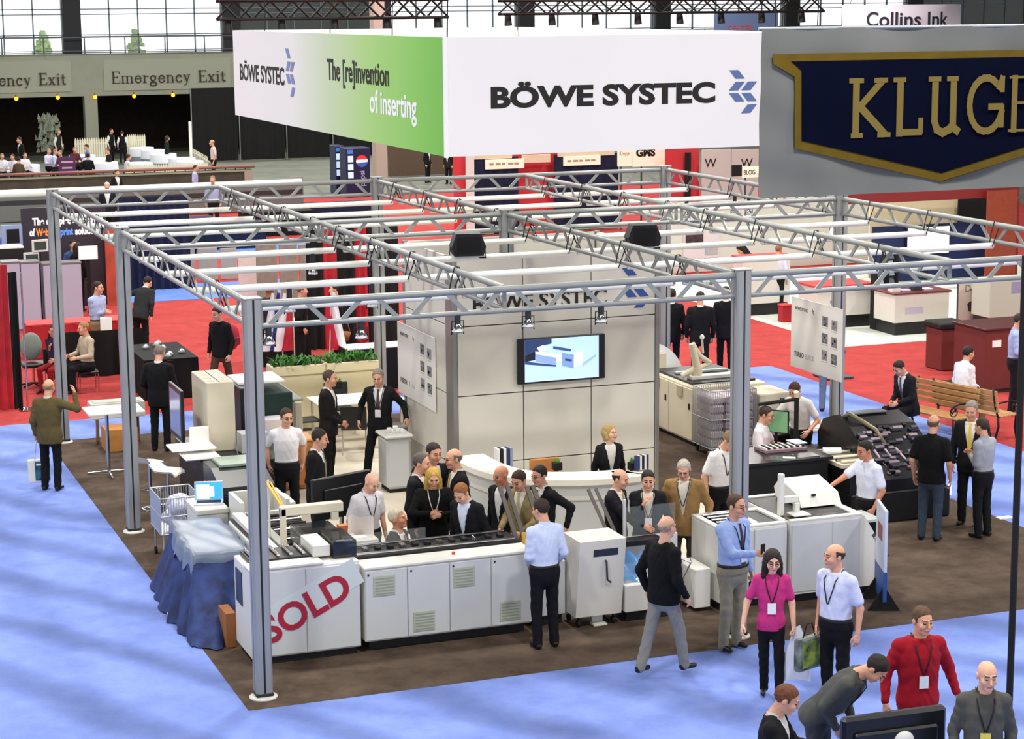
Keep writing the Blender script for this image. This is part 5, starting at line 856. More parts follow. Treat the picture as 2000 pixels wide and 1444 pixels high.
def fence(label, p0, p1, n, h=1.0):
    p0, p1 = Vector((*p0, 0)), Vector((*p1, 0)); d = (p1-p0); L = d.length; u = d.normalized(); t = thing('picket_fence', label, 'fence', tuple((p0+p1)/2)); nn = Vector((-u.y, u.x, 0))*.015
    for z in (.3*h, .75*h): a, b = p0, p1; MB().quad(a-nn+Vector((0, 0, z)), b-nn+Vector((0, 0, z)), b-nn+Vector((0, 0, z+.07)), a-nn+Vector((0, 0, z+.07)), .03).build('cross_rail', M_PICK, t)
    for k in range(n):
        c = p0+u*(L*(k+.5)/n)-nn*2; w_ = u*.045; Z = Vector((0, 0, 1)); q = [c-w_, c+w_, c+w_+Z*h*.9, c+Z*h, c-w_+Z*h*.9]; e = nn*1.4
        MB().add(q+[v-e for v in q], [(4, 3, 2, 1, 0), (5, 6, 7, 8, 9)]+[(i, (i+1) % 5, 5+(i+1) % 5, 5+i) for i in range(5)]).build('picket', M_PICK, t)
def GX(px, y): return PYp(px, 300, y).x
fence('cream picket fence around the pale column', (GX(146, 79), 79), (GX(210, 79), 79), 14, 1.35); fence('low cream picket fence along the parapet rail', (GX(245, 65), 65), (GX(405, 65), 65), 34, 1.0); fence('cream picket fence behind the stacked white tables', (GX(248, 80), 80), (GX(285, 80), 80), 9, 1.4); fence('cream picket fence slanting beside the white post', (GX(378, 74), 74), (GX(408, 68), 68), 14, 1.0)
M_CLOTH = mat('table_cloth_white', 'dfe3ec', .8); M_TLEG = mat('grey_cloth', '8f98a8', .8)
TB = [(-4, 292, 71), (48, 296, 69), (160, 290, 74), (188, 300, 71.5), (202, 302, 69), (270, 302, 68), (300, 276, 76), (318, 284, 73), (355, 292, 70), (370, 298, 68), (275, 275, 78)]
for k, (px, py, y) in enumerate(TB):
    y += 1.3; c = PYp(px, py, y); t = thing('dining_table', 'dining table under a pale cloth in the far eating area', 'table', (c.x, y, 0), 0, 'dining tables behind the parapet'); zt = .76; MB().lathe([(.001, zt), (.62, zt), (.63, zt-.03), (.66, .35)], n=16).build('tablecloth', M_CLOTH, t, True); MB().cyl((0, 0, 0), (0, 0, .74), .05).build('pedestal', M_STEEL, t, True); MB().lathe([(.66, .35), (.6, .05)], n=12).build('under_cloth', M_TLEG, t, True)
c = PYp(95, 260, 82); t = thing('shrub', 'tall grey green potted shrub in front of the dark alcove', 'plant', (c.x, 82, 0)); MB().lathe([(.001, 0), (.25, 0), (.32, .5), (.001, .5)], n=14).build('pot', M_RUB, t, True); rn = random.Random(4)
for k in range(160): a = rn.random()*6.28; z = rn.uniform(.5, 2.2); r = rn.uniform(.1, .6)*(1.15-.35*z/2.2); x, y = r*math.cos(a), r*math.sin(a); MB().add([(x-.1, y, z), (x+.1, y+.03, z), (x+rn.uniform(-.1, .1), y-.05, z+.3)], [(0, 1, 2)]).build('leaf', mat('shrub_grey', '8d9484', .8, var=.3), t, True)
t = thing('menu_board', 'purple menu board standing among the diners', 'sign', (GX(130, 66), 66, 0)); MB().box(-.35, -.03, .1, .35, .03, 1.35, .02).build('board', mat('menu_purple', '4c2350', .5), t, True)
for z, w_ in ((1.1, .25), (.85, .22), (.45, .26)): MB().box(-w_, -.035, z, w_, -.031, z+.07).build('print_line', mat('menu_print', 'c99aa8', .5), t, True)
MB().box(-.35, -.2, 0, .35, .2, .1).build('foot', M_RUB, t, True)
t = thing('marker_post', 'slim white upright post at the dining area corner', 'post', (GX(373, 73), 73, 0)); MB().box(-.06, -.06, 0, .06, .06, 2.3, .01).build('shaft', M_PAPER, t, True); MB().box(-.15, -.15, 0, .15, .15, .05).build('foot', M_STEEL, t, True)
# --- vending machines, hall columns, brown wall
M_PEP = mat('vend_navy', '141d46', .4); M_PW = mat('vend_window', 'b9d2ee', .2, emit=.5)
for k, (pa, pb, yv) in enumerate(((656, 674, 58.5), (676, 723, 57))):
    x0, x1 = PYp(pa, 330, yv).x, PYp(pb, 330, yv).x; t = thing('vending_machine', ['navy soft drink machine partly behind its twin', 'navy soft drink machine with a large round emblem'][k], 'vending machine', ((x0+x1)/2, yv, 0)); ztop = 1.95
    B(t, 'body', M_PEP, x0, yv, 0, x1, yv+.9, ztop, .02); w_ = x1-x0
    for q in range(3): MB().box(x0+.08*w_, yv-.02, .75+.32*q, x0+(.9 if k == 0 else .30)*w_, yv, 1.0+.32*q).build('selection_window', M_PW, t)
    B(t, 'header', mat('vend_head', '3f78c8', .4, emit=.2), x0+.06*w_, yv-.015, 1.72, x0+(.9 if k == 0 else .3)*w_, yv, 1.88, 0)
    if k == 1:
        cx, cz, R_ = x0+.66*w_, 1.42, .24; yy = yv-.012
        def seg(a0, a1, b0, b1, col): 
            pts = [(cx+R_*math.cos(a), cz+R_*math.sin(a)) for a in np.linspace(a0, a1, 12)]+[(cx+R_*math.cos(a), cz+R_*math.sin(a)) for a in np.linspace(b0, b1, 12)]; MB().prism(pts, yy, yv, 'y').build('emblem', mat('emb_'+col, col, .4, emit=.15), t)
        seg(.35, 2.9, 2.9, 2.9001, 'd8323c'); seg(-.15, .35, 2.9, 3.5, 'eeeeee'); seg(3.5, 6.13, 6.13, 6.1301, '2f5fc0')
        text('pepsi', .3, frame((cx+.1, yv-.004, .42), (0, 0, 1), (-1, 0, 0)), mat('vend_letter', '9fb0cf', .4), t, bold=.006)
for px, w_, y, lb in ((746, 22, 62, 'pale square hall column behind the hanging sign edge'),): c0, c1 = PYp(px-w_/2, 320, y), PYp(px+w_/2, 320, y); tag(MB().box(c0.x, y, 0, c1.x, y+.6, 13.9, .02).build('hall_column', mat('column_pink', 'b09a90', .7)), lb, 'column')
panel('brown_wall', 'plain brown wall behind the two distant men in suits', 'wall', 757, 905, 262, 66, mat('wall_brown', '5c4a3c', .8, var=.1))
# --- stands below the hanging sign
Ys = 42.0
def ppanel(*a, **k): return panel(*a, **k)[0]
ppanel('partition_wall', 'red stand panel at the end of the navy draped stands', 'panel', 886, 915, 297, Ys-.5, mat('panel_red', 'c2323a', .7)); ppanel('partition_wall', 'slim white panel with a number beside the red panel', 'panel', 910, 926, 302, Ys-.7, M_CAB)
for k, (a, b) in enumerate(((924, 1012), (1082, 1207))): drape('navy_curtain', ['navy drape behind the first cream sign under the hanging sign', 'navy drape behind the second cream sign under the hanging sign'][k], PYp(a, 340, Ys).x, PYp(b, 340, Ys).x, Ys, 0, 2.55, MATS['navy_drape'], 16)
for k, (a, b, pt, pb) in enumerate(((948, 1024, 311, 330), (1101, 1173, 305, 323))):
    o, x0, x1, z0, z1 = panel('stand_sign', ['cream name sign hung on the first navy drape', 'cream name sign hung on the second navy drape'][k], 'sign', a, b, pt, Ys-.11, mat('sign_cream', 'f2ead2', .5, emit=.15), pyb=pb); [B(o, 'print_line', mat('sign_tan', 'a98f78', .6), x0+(x1-x0)*(.10+.16*q), Ys-.114, z0+(z1-z0)*.40, x0+(x1-x0)*(.10+.16*q+(.11, .13, .09, .14, .12)[q]), Ys-.11, z0+(z1-z0)*.62, 0) for q in range(5)]
for k, (a, b, pt, pb) in enumerate(((900, 1000, 298, 311), (1020, 1075, 302, 318), (1090, 1200, 292, 305))): ppanel('canopy_valance', ['cream valance over the first navy drape', 'cream valance between the two navy drapes', 'cream valance over the second navy drape'][k], 'valance', a, b, pt, Ys-.05, mat('valance_cream', 'd9cdb0', .7), pyb=pb)
ppanel('partition_wall', 'bright red panel between the two navy draped stands', 'panel', 1003, 1090, 294, Ys+.4, mat('panel_red', 'c2323a'))
o, x0, x1, z0, z1 = panel('stand_sign', 'cream sign board reading GMS', 'sign', 1236, 1302, 292, Ys-.6, mat('sign_cream', 'f2ead2'), pyb=325); sign_text('GMS', (z1-z0)*.62, x0+.12, Ys-.6, z0+(z1-z0)*.62, M_INK, o, bold=.02); B(o, 'leg', M_STEEL, x0+.3, Ys-.58, 0, x0+.36, Ys-.55, z0); o, x0, x1, z0, z1 = panel('stand_sign', 'narrow cream sign board reading Krogue', 'sign', 1207, 1234, 293, Ys-.62, mat('sign_cream', 'f2ead2'), pyb=325); sign_text('Krogue', .2, PYp(1210, 304, Ys-.62).x, Ys-.62, PYp(1210, 304, Ys-.62).z, mat('sign_tan', 'a98f78'), o, sx=.6); B(o, 'leg', M_STEEL, x0+.1, Ys-.6, 0, x0+.15, Ys-.57, z0)
for px, pa_, pb_, lb in ((1376, 1372, 1428, 'white stand wall panel with a black W near the tall red panel'), (1447, 1430, 1482, 'white stand wall panel with a black W beside the BLOG sign')): p = PYp(px, 327, 40); sign_text('W', .42, p.x, 40, p.z, M_INK, ppanel('stand_wall', lb, 'panel', pa_, pb_, 292, 40, mat('wall_pale', 'c2bfba', .7)))
ppanel('partition_wall', 'tall red stand panel beside the W panels', 'panel', 1300, 1366, 290, 40.5, mat('panel_red', 'c2323a')); ppanel('partition_wall', 'narrow black panel on the red stand panel', 'panel', 1339, 1350, 298, 40.3, M_RUB)
o, x0, x1, z0, z1 = panel('stand_sign', 'cream sign reading BLOG with a black end', 'sign', 1450, 1482, 325, 36, mat('sign_cream', 'f2ead2'), pyb=347); sign_text('BLOG', .2, x0+.04, 36, z0+.1, M_INK, o, sx=.8); B(o, 'leg', M_STEEL, x0+.1, 36.02, 0, x0+.15, 36.05, z0); u, v = PYp(1430, 345, 36), PYp(1449, 322, 36); B(o, 'black_end', M_RUB, u.x, 36, u.z, v.x, 36.06, v.z, 0)
# --- white stands across the right aisle
M_STW = mat('stand_white', 'd2cfc6', .6, var=.03)
def counter(label, pa, pb, pbase, ptop, d, kick, topc):
    a, b = G(pa, pbase), G(pb, pbase); y = min(a.y, b.y); a, b = PYp(pa, pbase, y), PYp(pb, pbase, y); zt = PYp((pa+pb)/2, ptop, y).z; t = thing('stand_counter', label, 'counter', ((a.x+b.x)/2, y+d/2, 0))
    B(t, 'body', M_STW, a.x, y, .28, b.x, y+d, zt-.04, .01); B(t, 'kick_base', M_BLACK, a.x+.04, y+.03, -.005, b.x-.04, y+d-.03, .28); B(t, 'top', topc, a.x-.04, y-.04, zt-.04, b.x+.04, y+d+.04, zt, .006); return t, a.x, b.x, y, zt
t, x0, x1, y, z = counter('white stand counter with dark base behind the phone man post', 1450, 1542, 612, 500, .5, 1, M_REDT); t, x0, x1, y, z = counter('white stand counter behind the TURBOBLACK post', 1595, 1703, 636, 556, .9, 1, M_REDT); B(t, 'blue_mark', MATS['stripe_blue'], x0+.35, y-.004, z-.42, x0+.75, y, z-.36, 0)
t, x0, x1, y, z = counter('wide white stand counter with laptops on a dark red top', 1746, 1852, 648, 570, .9, 1, mat('top_maroon', '6a2a2c', .4)); B(t, 'label_plate', mat('plate_lilac', 'b9b4c8', .5), x0+.28, y-.004, z-.5, x0+.75, y, z-.35, 0)
for k, (dx, c) in enumerate(((.15, 'e8e8e6'), (.42, 'b9c0ec'), (.72, '2c3438'), (1.0, 'dfe6f6'))): tag(MB().box(x0+dx-.1, y+.2, z, x0+dx+.12, y+.4, z+.03+.12*(k in (0, 2)), .004).build('desk_device', mat('dev_'+c, c, .4)), ['white framed device on the maroon counter top', 'lilac device on the maroon counter top', 'dark screen device on the maroon counter top', 'pale flat device on the maroon counter top'][k], 'device')
for px, pb_, lb in ((1717, 642, 'black brochure rack with tilted shelves between the counters'), (1737, 600, 'shorter black brochure rack behind the first rack')):
    c = G(px, pb_); t = thing('brochure_rack', lb, 'rack', (c.x, c.y, 0), .1); zt = 1.45 if pb_ > 620 else 1.3
    for x in (-.17, .17): MB().box(x-.012, -.1, 0, x+.012, .12, zt).build('side', M_RUB, t, True)
    for k in range(6): o = MB().box(-.16, -.02, 0, .16, .0, .2).build('shelf', M_RUB if k % 2 else M_BLACK, t, True); o.location = (0, -.06+.02*k, .12+k*.21); o.rotation_euler = (math.radians(-25), 0, 0); q = MB().box(-.13, -.03, .03, .13, -.021, .19).build('magazine', mat('mag_%d' % (k % 3), ('8d97a8', 'c9ccd0', '5f6670')[k % 3], .4), t, True); q.location = o.location; q.rotation_euler = o.rotation_euler
c0, c1 = G(1867, 688), G(1926, 682); yb = (c0.y+c1.y)/2+1; p0, p1 = PYp(1867, 690, yb), PYp(1927, 690, yb); zt = PYp(1895, 548, yb).z; t = thing('banner_stand', 'white roll up banner with a picture of a basket', 'banner', ((p0.x+p1.x)/2, yb, 0)); MB().quad((p0.x, yb, .05), (p1.x, yb, .05), (p1.x, yb, zt), (p0.x, yb, zt), .01).build('sheet', mat('banner_sheet', 'd9cfc6', .6), t)
for x in (p0.x, p1.x): MB().cyl((x, yb, 0), (x, yb, zt+.05), .018).build('pole', M_STEEL, t)
wB = p1.x-p0.x; text('D', .22, frame((p0.x+wB*.22, yb-.004, zt*.82), (1, 0, 0), (0, 0, 1)), mat('banner_word', '8d7f78', .6), t); MB().box(p0.x+wB*.4, yb-.004, zt*.83, p0.x+wB*.8, yb, zt*.87).build('print_line', mat('banner_word', '8d7f78'), t); MB().prism([(p0.x+wB*a, zt*b) for a, b in ((.32, .62), (.36, .50), (.62, .48), (.70, .60), (.66, .66), (.40, .66))], yb-.006, yb, 'y').build('basket_picture', mat('banner_picture', '4a3f3c', .6, var=.4, scale=20), t); MB().box(p0.x+wB*.15, yb-.004, zt*.28, p0.x+wB*.85, yb, zt*.33).build('caption_line', mat('caption_grey', '9a9088', .6), t)
MB().box(p0.x, yb-.12, 0, p1.x, yb+.12, .05).build('foot', M_STEEL, t)
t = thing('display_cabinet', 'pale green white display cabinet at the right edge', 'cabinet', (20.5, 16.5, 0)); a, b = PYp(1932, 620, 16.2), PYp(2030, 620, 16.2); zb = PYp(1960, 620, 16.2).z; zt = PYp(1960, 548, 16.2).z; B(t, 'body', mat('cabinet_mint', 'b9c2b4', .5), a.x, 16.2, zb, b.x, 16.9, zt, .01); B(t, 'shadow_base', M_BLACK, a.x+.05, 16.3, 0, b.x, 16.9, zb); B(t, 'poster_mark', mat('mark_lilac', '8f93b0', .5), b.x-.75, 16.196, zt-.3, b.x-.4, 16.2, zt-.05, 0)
M_MAR = mat('maroon_cabinet', '6b2a26', .5, var=.1)
t = thing('maroon_machine', 'maroon machine cabinet with a white notice beside the blue shirted man', 'machine', (18.0, 13, 0)); a, b = G(1918, 775), G(1960, 780); B(t, 'body', M_MAR, 17.3, 12.1, 0, 18.6, 13.2, 1.18, .015); B(t, 'top', mat('maroon_top', '4a1f1d', .4), 17.26, 12.06, 1.18, 18.64, 13.24, 1.22); B(t, 'notice', M_PAPER, 17.45, 12.094, .85, 17.65, 12.1, .98, 0); B(t, 'plinth', M_RUB, 16.9, 11.9, -.01, 18.8, 13.4, .0, 0)
t = thing('maroon_cabinet', 'low maroon cabinet with a black open bin on top', 'cabinet', (17.7, 15, 0)); a = G(1838, 725); B(t, 'body', M_MAR, a.x, a.y, 0, a.x+.55, a.y+.6, .85, .01); B(t, 'bin', M_RUB, a.x-.05, a.y-.05, .85, a.x+.65, a.y+.65, .98, .03)
a = G(1878, 700); t = thing('board_sign', 'pale board lettered MGI leaning beside the maroon cabinet', 'sign', (a.x, a.y, 0)); W2 = .55; MB().quad((a.x, a.y, .0), (a.x+W2, a.y-.12, .0), (a.x+W2, a.y-.06, .68), (a.x, a.y+.06, .68), .03).build('board', mat('board_green', 'b5c0b4', .6), t); text('MGI', .2, frame((a.x+.06, a.y-.02, .12), (W2, -.12, 0), (0, .08, 1)), M_INK, t, bold=.008, italic=.25); text('u', .16, frame((a.x+.2, a.y+.0, .42), (W2, -.12, 0), (0, .08, 1)), M_INK, t, bold=.006)
# white back walls, blue wall with a bright screen, red column
Yr = 27.5; ppanel('stand_wall', 'long white stand wall with pink posters across the aisle', 'wall', 1300, 1700, 388, 30.5, M_STW)
wp_ = ppanel('wall_poster', 'white wall poster with a dark photo and pink caption', 'poster', 1336, 1405, 452, 30.435, mat('poster_pink', 'd8c9cf', .5), pyb=505); 
for a, b, pt, pb, m_ in ((1340, 1374, 458, 485, mat('photo_dark', '4a3034', .5, var=.6, scale=9)), (1378, 1402, 478, 498, mat('photo_blue', '7fa3c9', .5, var=.5, scale=6, col2='c9a98f'))): u, v = PYp(a, pb, 30.4), PYp(b, pt, 30.4); B(wp_, 'photo', m_, u.x, 30.41, u.z, v.x, 30.43, v.z, 0)
ppanel('stand_wall', 'navy blue stand wall behind the bright screen', 'wall', 1705, 1925, 438, Yr-1, mat('wall_navy', '16234f', .6)); ppanel('stand_wall', 'cream panelled wall above the navy stand wall', 'wall', 1700, 1872, 384, Yr, mat('wall_cream', 'd9cba6', .6, emit=.05))
ppanel('stand_wall', 'dark opening beside the cream panelled wall', 'wall', 1873, 1932, 386, Yr-.3, M_RUB); ppanel('fascia', 'long dark red fascia beam over the white stands', 'fascia', 1640, 1992, 362, Yr-1.6, mat('fascia_red', '7a1c20', .6), pyb=392)
for px in (1645, 1985): c = PYp(px, 392, Yr-1.5); B([q for q in bpy.data.objects if q.name == 'fascia'][0], 'leg', MATS['fascia_red'], c.x-.06, Yr-1.58, 0, c.x+.06, Yr-1.52, c.z+.05)
o, x0, x1, z0, z1 = panel('column', 'broad rust brown column at the end of the red fascia', 'column', 1930, 1988, 372, Yr-1.9, mat('column_rust', '8f3a22', .6, var=.15)); t = thing('television', 'glowing white screen on the navy stand wall', 'television', (0, 0, 0)); c0, c1 = PYp(1774, 498, Yr-1.15), PYp(1856, 442, Yr-1.15); t.location = (c0.x, Yr-1.1, 0); WM[t.name] = Matrix.Translation(t.location); B(t, 'casing', M_RUB, c0.x-.04, Yr-1.1, c0.z-.04, c1.x+.04, Yr-1.04, c1.z+.04); MB().box(c0.x, Yr-1.11, c0.z, c1.x, Yr-1.1, c1.z).build('screen', mat('screen_white', 'dfe9ff', .3, emit=2.2), t); B(t, 'stand', M_RUB, (c0.x+c1.x)/2-.05, Yr-1.06, 0, (c0.x+c1.x)/2+.05, Yr-1.02, c0.z)
c = G(1633, 447, 3.0); t = thing('flood_lamp', 'dazzling white floodlight on a tall stand across the aisle', 'lamp', (c.x, c.y, 0)); MB().cyl((0, 0, 0), (0, 0, 3.0), .025).build('pole', M_STEEL, t, True); MB().cyl((0, .08, 3.0), (-.04, -.08, 2.95), .10, .14, n=16).build('housing', M_STEEL, t, True); MB().ell((-.045, -.1, 2.945), (.12, .04, .12)).build('lens', mat('flood_white', 'fffaf0', .3, emit=30), t, True); MB().box(-.3, -.3, 0, .3, .3, .03).build('foot', M_STEEL, t, True)
for k, (px, py, lb) in enumerate(((1310, 383, 'tiny lit spotlight near the far right truss corner'), (1435, 377, 'tiny lit spotlight below the far right tubes'), (1463, 364, 'tiny lit spotlight beside the grey banner edge'))): c = PXp(px, py, BX); spot(lb, ((c.x if k else 10.6), (c.y if k else 11.49)), ZB-(.027 if k else .093)-.21, lit=True)
# round white hanging sign
cy_ = 46.0; a, b = PYp(1660, 30, cy_), PYp(1858, 30, cy_); R_ = (b.x-a.x)/2; zc0, zc1 = PYp(1760, 56, cy_).z, PYp(1760, 9, cy_).z; t = thing('hanging_sign', 'round white hanging sign lettered Collins Ink', 'sign', ((a.x+b.x)/2, cy_, zc0)); MB().lathe([(R_, 0), (R_, zc1-zc0), (R_-.03, zc1-zc0), (R_-.03, 0), (R_, 0)], n=48).build('ring', mat('ring_white', 'e2ddea', .6), t, True)
for k in range(3): MB().cyl((R_*math.cos(k*2.1), R_*math.sin(k*2.1), zc1-zc0), (0, 0, 14-zc0), .01, n=5).build('cable', M_BTR, t, True)
def ring_text(s, a0, size, z):
    me = text(s, size, Matrix.Identity(4), mat('ink_navy', '1d1f33', .6), None, 'ring_lettering', bold=.012).data; o = [q for q in bpy.data.objects if q.data == me][0]; 
    for v in me.vertices: an = a0+v.co.x/R_; rr = R_+.012+v.co.z; v.co = (rr*math.cos(an), rr*math.sin(an), z+v.co.y)
    o.parent = t
lx = PYp(1668, 47, cy_).x-(a.x+b.x)/2; ring_text('Collins Ink', math.atan2(-math.sqrt(max(.01, R_*R_-lx*lx)), lx), .74, .11); ring_text('Collins Ink', math.atan2(-math.sqrt(.01+R_*R_*.25), R_*.80), .74, .11)
o, x0, x1, z0, z1 = panel('hall_banner', 'faded blue hanging banner with red lettering CENTER', 'banner', 1395, 1520, 26, 60, mat('banner_bluegrey', '5f78a0', .6), pyb=62); p = PYp(1412, 58, 60); text('CENTER', .34, frame((p.x+.2, 59.99, p.z-.05), (1, 0, 0), (0, 0, 1)), mat('word_red', 'c0505a', .6), o)
for x in (x0+.2, x1-.2): MB().cyl((x, 60.03, z1-.02), (x, 60.03, 14), .01, n=5).build('cable', M_BTR, o)
c = G(1533, 628); t = thing('red_bin', 'small red bin on the white floor behind the TURBOBLACK poster', 'bin', (c.x, c.y, 0)); MB().box(-.13, -.13, 0, .13, .13, .38, .015).build('body', M_REDD, t, True); MB().box(-.14, -.14, .38, .14, .14, .42, .01).build('rim', M_REDT, t, True)
c = G(1962, 1012); tag(MB().box(c.x-.12, c.y-.06, -.004, c.x+.12, c.y+.06, .012).build('paper_scrap', M_PAPER), 'white paper scrap on the blue carpet beside the brown edge', 'paper')
# near black pole and television of the stand in the foreground
p = G(1968, 1460, 0); pb_ = (p.x, p.y); t = thing('banner_pole', 'thick black upright pole beside the man in the grey shirt', 'pole', (*pb_, 0)); MB().cyl((0, 0, 0), (0, 0, 5.0), .035, n=12).build('pole', M_RUB, t, True); MB().lathe([(.001, 0), (.2, 0), (.2, .02), (.001, .03)], n=20).build('foot', M_RUB, t, True)
# ================================================================ people
def surface_nets(D, lo, h):
    D = np.where(D == 0, 1e-7, D); ins = D < 0; nx, ny, nz = D.shape
    cnt = np.zeros((nx-1, ny-1, nz-1), np.float32); acc = np.zeros((nx-1, ny-1, nz-1, 3), np.float32); corner = [(a, b, c) for a in (0, 1) for b in (0, 1) for c in (0, 1)]
    def sl(o): return tuple(slice(o[i], D.shape[i]-1+o[i]) for i in range(3))
    s_in = sum(ins[sl(c)].astype(np.int8) for c in corner); active = (s_in > 0) & (s_in < 8)
    I = np.argwhere(active); vid = -np.ones(active.shape, np.int64); vid[active] = np.arange(len(I))
    pos = np.zeros((len(I), 3)); n = np.zeros(len(I))
    for ax in range(3):
        for a in (0, 1):
            for b in (0, 1):
                o = [0, 0, 0]; others = [q for q in range(3) if q != ax]; o[others[0]] = a; o[others[1]] = b; o2 = list(o); o2[ax] = 1
                d0 = D[I[:,0]+o[0], I[:,1]+o[1], I[:,2]+o[2]]; d1 = D[I[:,0]+o2[0], I[:,1]+o2[1], I[:,2]+o2[2]]
                m_ = (d0 < 0) != (d1 < 0); t = np.where(m_, d0/np.where(m_, d0-d1, 1), 0)
                p = np.tile(np.array(o, float), (len(I), 1)); p[:, ax] = t
                pos += p*m_[:, None]; n += m_
    pos = (pos/np.maximum(n, 1)[:, None]+I)*h+np.array(lo)
    quads = []
    for ax in range(3):
        u, v = [(1, 2), (2, 0), (0, 1)][ax]
        s0 = [slice(None)]*3; s1 = [slice(None)]*3; s0[ax] = slice(0, -1); s1[ax] = slice(1, None)
        E = np.argwhere(ins[tuple(s0)] != ins[tuple(s1)])
        E = E[(E[:, u] > 0) & (E[:, v] > 0) & (E[:, u] < D.shape[u]-1) & (E[:, v] < D.shape[v]-1)]
        if not len(E): continue
        e = np.eye(3, dtype=int); c = [E-e[u]-e[v], E-e[v], E, E-e[u]]
        q = np.stack([vid[k[:,0], k[:,1], k[:,2]] for k in c], 1)
        fl = ~ins[E[:,0], E[:,1], E[:,2]]; q[fl] = q[fl][:, ::-1]; quads.append(q)
    q = np.concatenate(quads); return pos, q[(q >= 0).all(1)]
class Field:
    def __init__(s, lo, hi, h):
        s.h = h; s.lo = np.array(lo, float); n = np.ceil((np.array(hi)-s.lo)/h).astype(int)+1
        s.ax = [(s.lo[i]+np.arange(n[i])*h).astype(np.float32) for i in range(3)]; s.D = np.full(n, 1.0, np.float32)
    def op(s, fn, lo, hi, k=.02, sub=False):
        pad = k+2.5*s.h; sl = []
        for i in range(3):
            a = int(max(0, math.floor((lo[i]-pad-s.lo[i])/s.h))); b = int(min(len(s.ax[i]), math.ceil((hi[i]+pad-s.lo[i])/s.h)+1))
            if b <= a: return s
            sl.append(slice(a, b))
        x = s.ax[0][sl[0]][:, None, None]; y = s.ax[1][sl[1]][None, :, None]; z = s.ax[2][sl[2]][None, None, :]
        d = fn(x, y, z); D = s.D[tuple(sl)]
        if sub: s.D[tuple(sl)] = np.maximum(D, -d)
        elif k <= 0: s.D[tuple(sl)] = np.minimum(D, d)
        else:
            hh = np.maximum(k-np.abs(D-d), 0)/k; s.D[tuple(sl)] = np.minimum(D, d)-hh*hh*k*.25
        return s
    def cone(s, a, b, ra, rb, k=.02, sub=False, wr=0):
        a = np.array(a, np.float32); b = np.array(b, np.float32); ab = b-a; L = float(ab@ab)+1e-9; r = max(ra, rb)
        def fn(x, y, z):
            t = np.clip(((x-a[0])*ab[0]+(y-a[1])*ab[1]+(z-a[2])*ab[2])/L, 0, 1)
            d = np.sqrt((x-a[0]-t*ab[0])**2+(y-a[1]-t*ab[1])**2+(z-a[2]-t*ab[2])**2)-(ra+(rb-ra)*t)
            if wr: d = d+wr*np.sin(t*23+5*np.sin(x*17+y*13)+z*9)
            return d
        return s.op(fn, np.minimum(a, b)-r, np.maximum(a, b)+r, k, sub)
    def ell(s, c, r, R=None, k=.02, sub=False):
        c = np.array(c, np.float32); r = np.array(r, np.float32); m_ = float(r.max())
        def fn(x, y, z):
            p = [x-c[0], y-c[1], z-c[2]]
            if R is not None: p = [R[0,i]*p[0]+R[1,i]*p[1]+R[2,i]*p[2] for i in range(3)]
            k0 = np.sqrt(sum((p[i]/r[i])**2 for i in range(3))); k1 = np.sqrt(sum((p[i]/r[i]**2)**2 for i in range(3)))+1e-6
            return k0*(k0-1)/k1
        e = r if R is None else np.array([m_]*3)
        return s.op(fn, c-e, c+e, k, sub)
    def mesh(s): return surface_nets(s.D, s.lo, s.h)
def nrm(v): v = np.array(v, float); return v/(np.linalg.norm(v)+1e-9)
def Rx(a): c, s = math.cos(a), math.sin(a); return np.array([[1,0,0],[0,c,-s],[0,s,c]])
def Ry(a): c, s = math.cos(a), math.sin(a); return np.array([[c,0,s],[0,1,0],[-s,0,c]])
def Rz(a): c, s = math.cos(a), math.sin(a); return np.array([[c,-s,0],[s,c,0],[0,0,1]])
TPL = {}
def tpl_head(lod, fem=False):
    key = ('head', lod, fem)
    if key in TPL: return TPL[key]
    h = (.0055, .0075, .016)[lod]; F = Field((-.11, -.15, -.22), (.11, .14, .15), h); j = .92 if fem else 1
    F.ell((0, .012, .03), (.077, .098, .091), k=.01).ell((0, -.022, -.042), (.059*j, .068, .076), k=.03).ell((0, -.068, -.093), (.028*j, .022, .019), k=.025)
    F.cone((0, .02, -.06), (0, .04, -.20), .054*j, .058*j, k=.02)
    for sx in (-1, 1):
        F.ell((sx*.079, .014, -.002), (.011, .021, .032), k=.006); F.ell((sx*.04, -.065, -.025), (.025, .025, .025), k=.03)
        if lod < 2: F.cone((sx*.012, -.09, .029), (sx*.045, -.077, .03), .010, .009, k=.012); F.ell((sx*.031, -.101, .009), (.016, .013, .010), sub=True)
        if lod < 2: F.ell((sx*.031, -.083, .008), (.0135, .0105, .009), k=.002)
    F.cone((0, -.093, .02), (0, -.112, -.024), .007, .0125, k=.012).ell((0, -.09, -.06), (.025, .010, .010), k=.008)
    v, q = F.mesh(); c = v[q].mean(1); mi = np.zeros(len(q), int); ax = np.abs(c[:, 0])
    if lod < 2:
        mi[(ax < .024) & (np.abs(c[:, 2]+.06) < .0085) & (c[:, 1] < -.085)] = 1
        mi[(np.abs(ax-.031) < .0135) & (np.abs(c[:, 2]-.007) < .006) & (c[:, 1] < -.06)] = 2
        mi[(np.abs(ax-.030) < .020) & (np.abs(c[:, 2]-.035) < .0045) & (c[:, 1] < -.06)] = 3
    TPL[key] = (v, q, mi); return TPL[key]
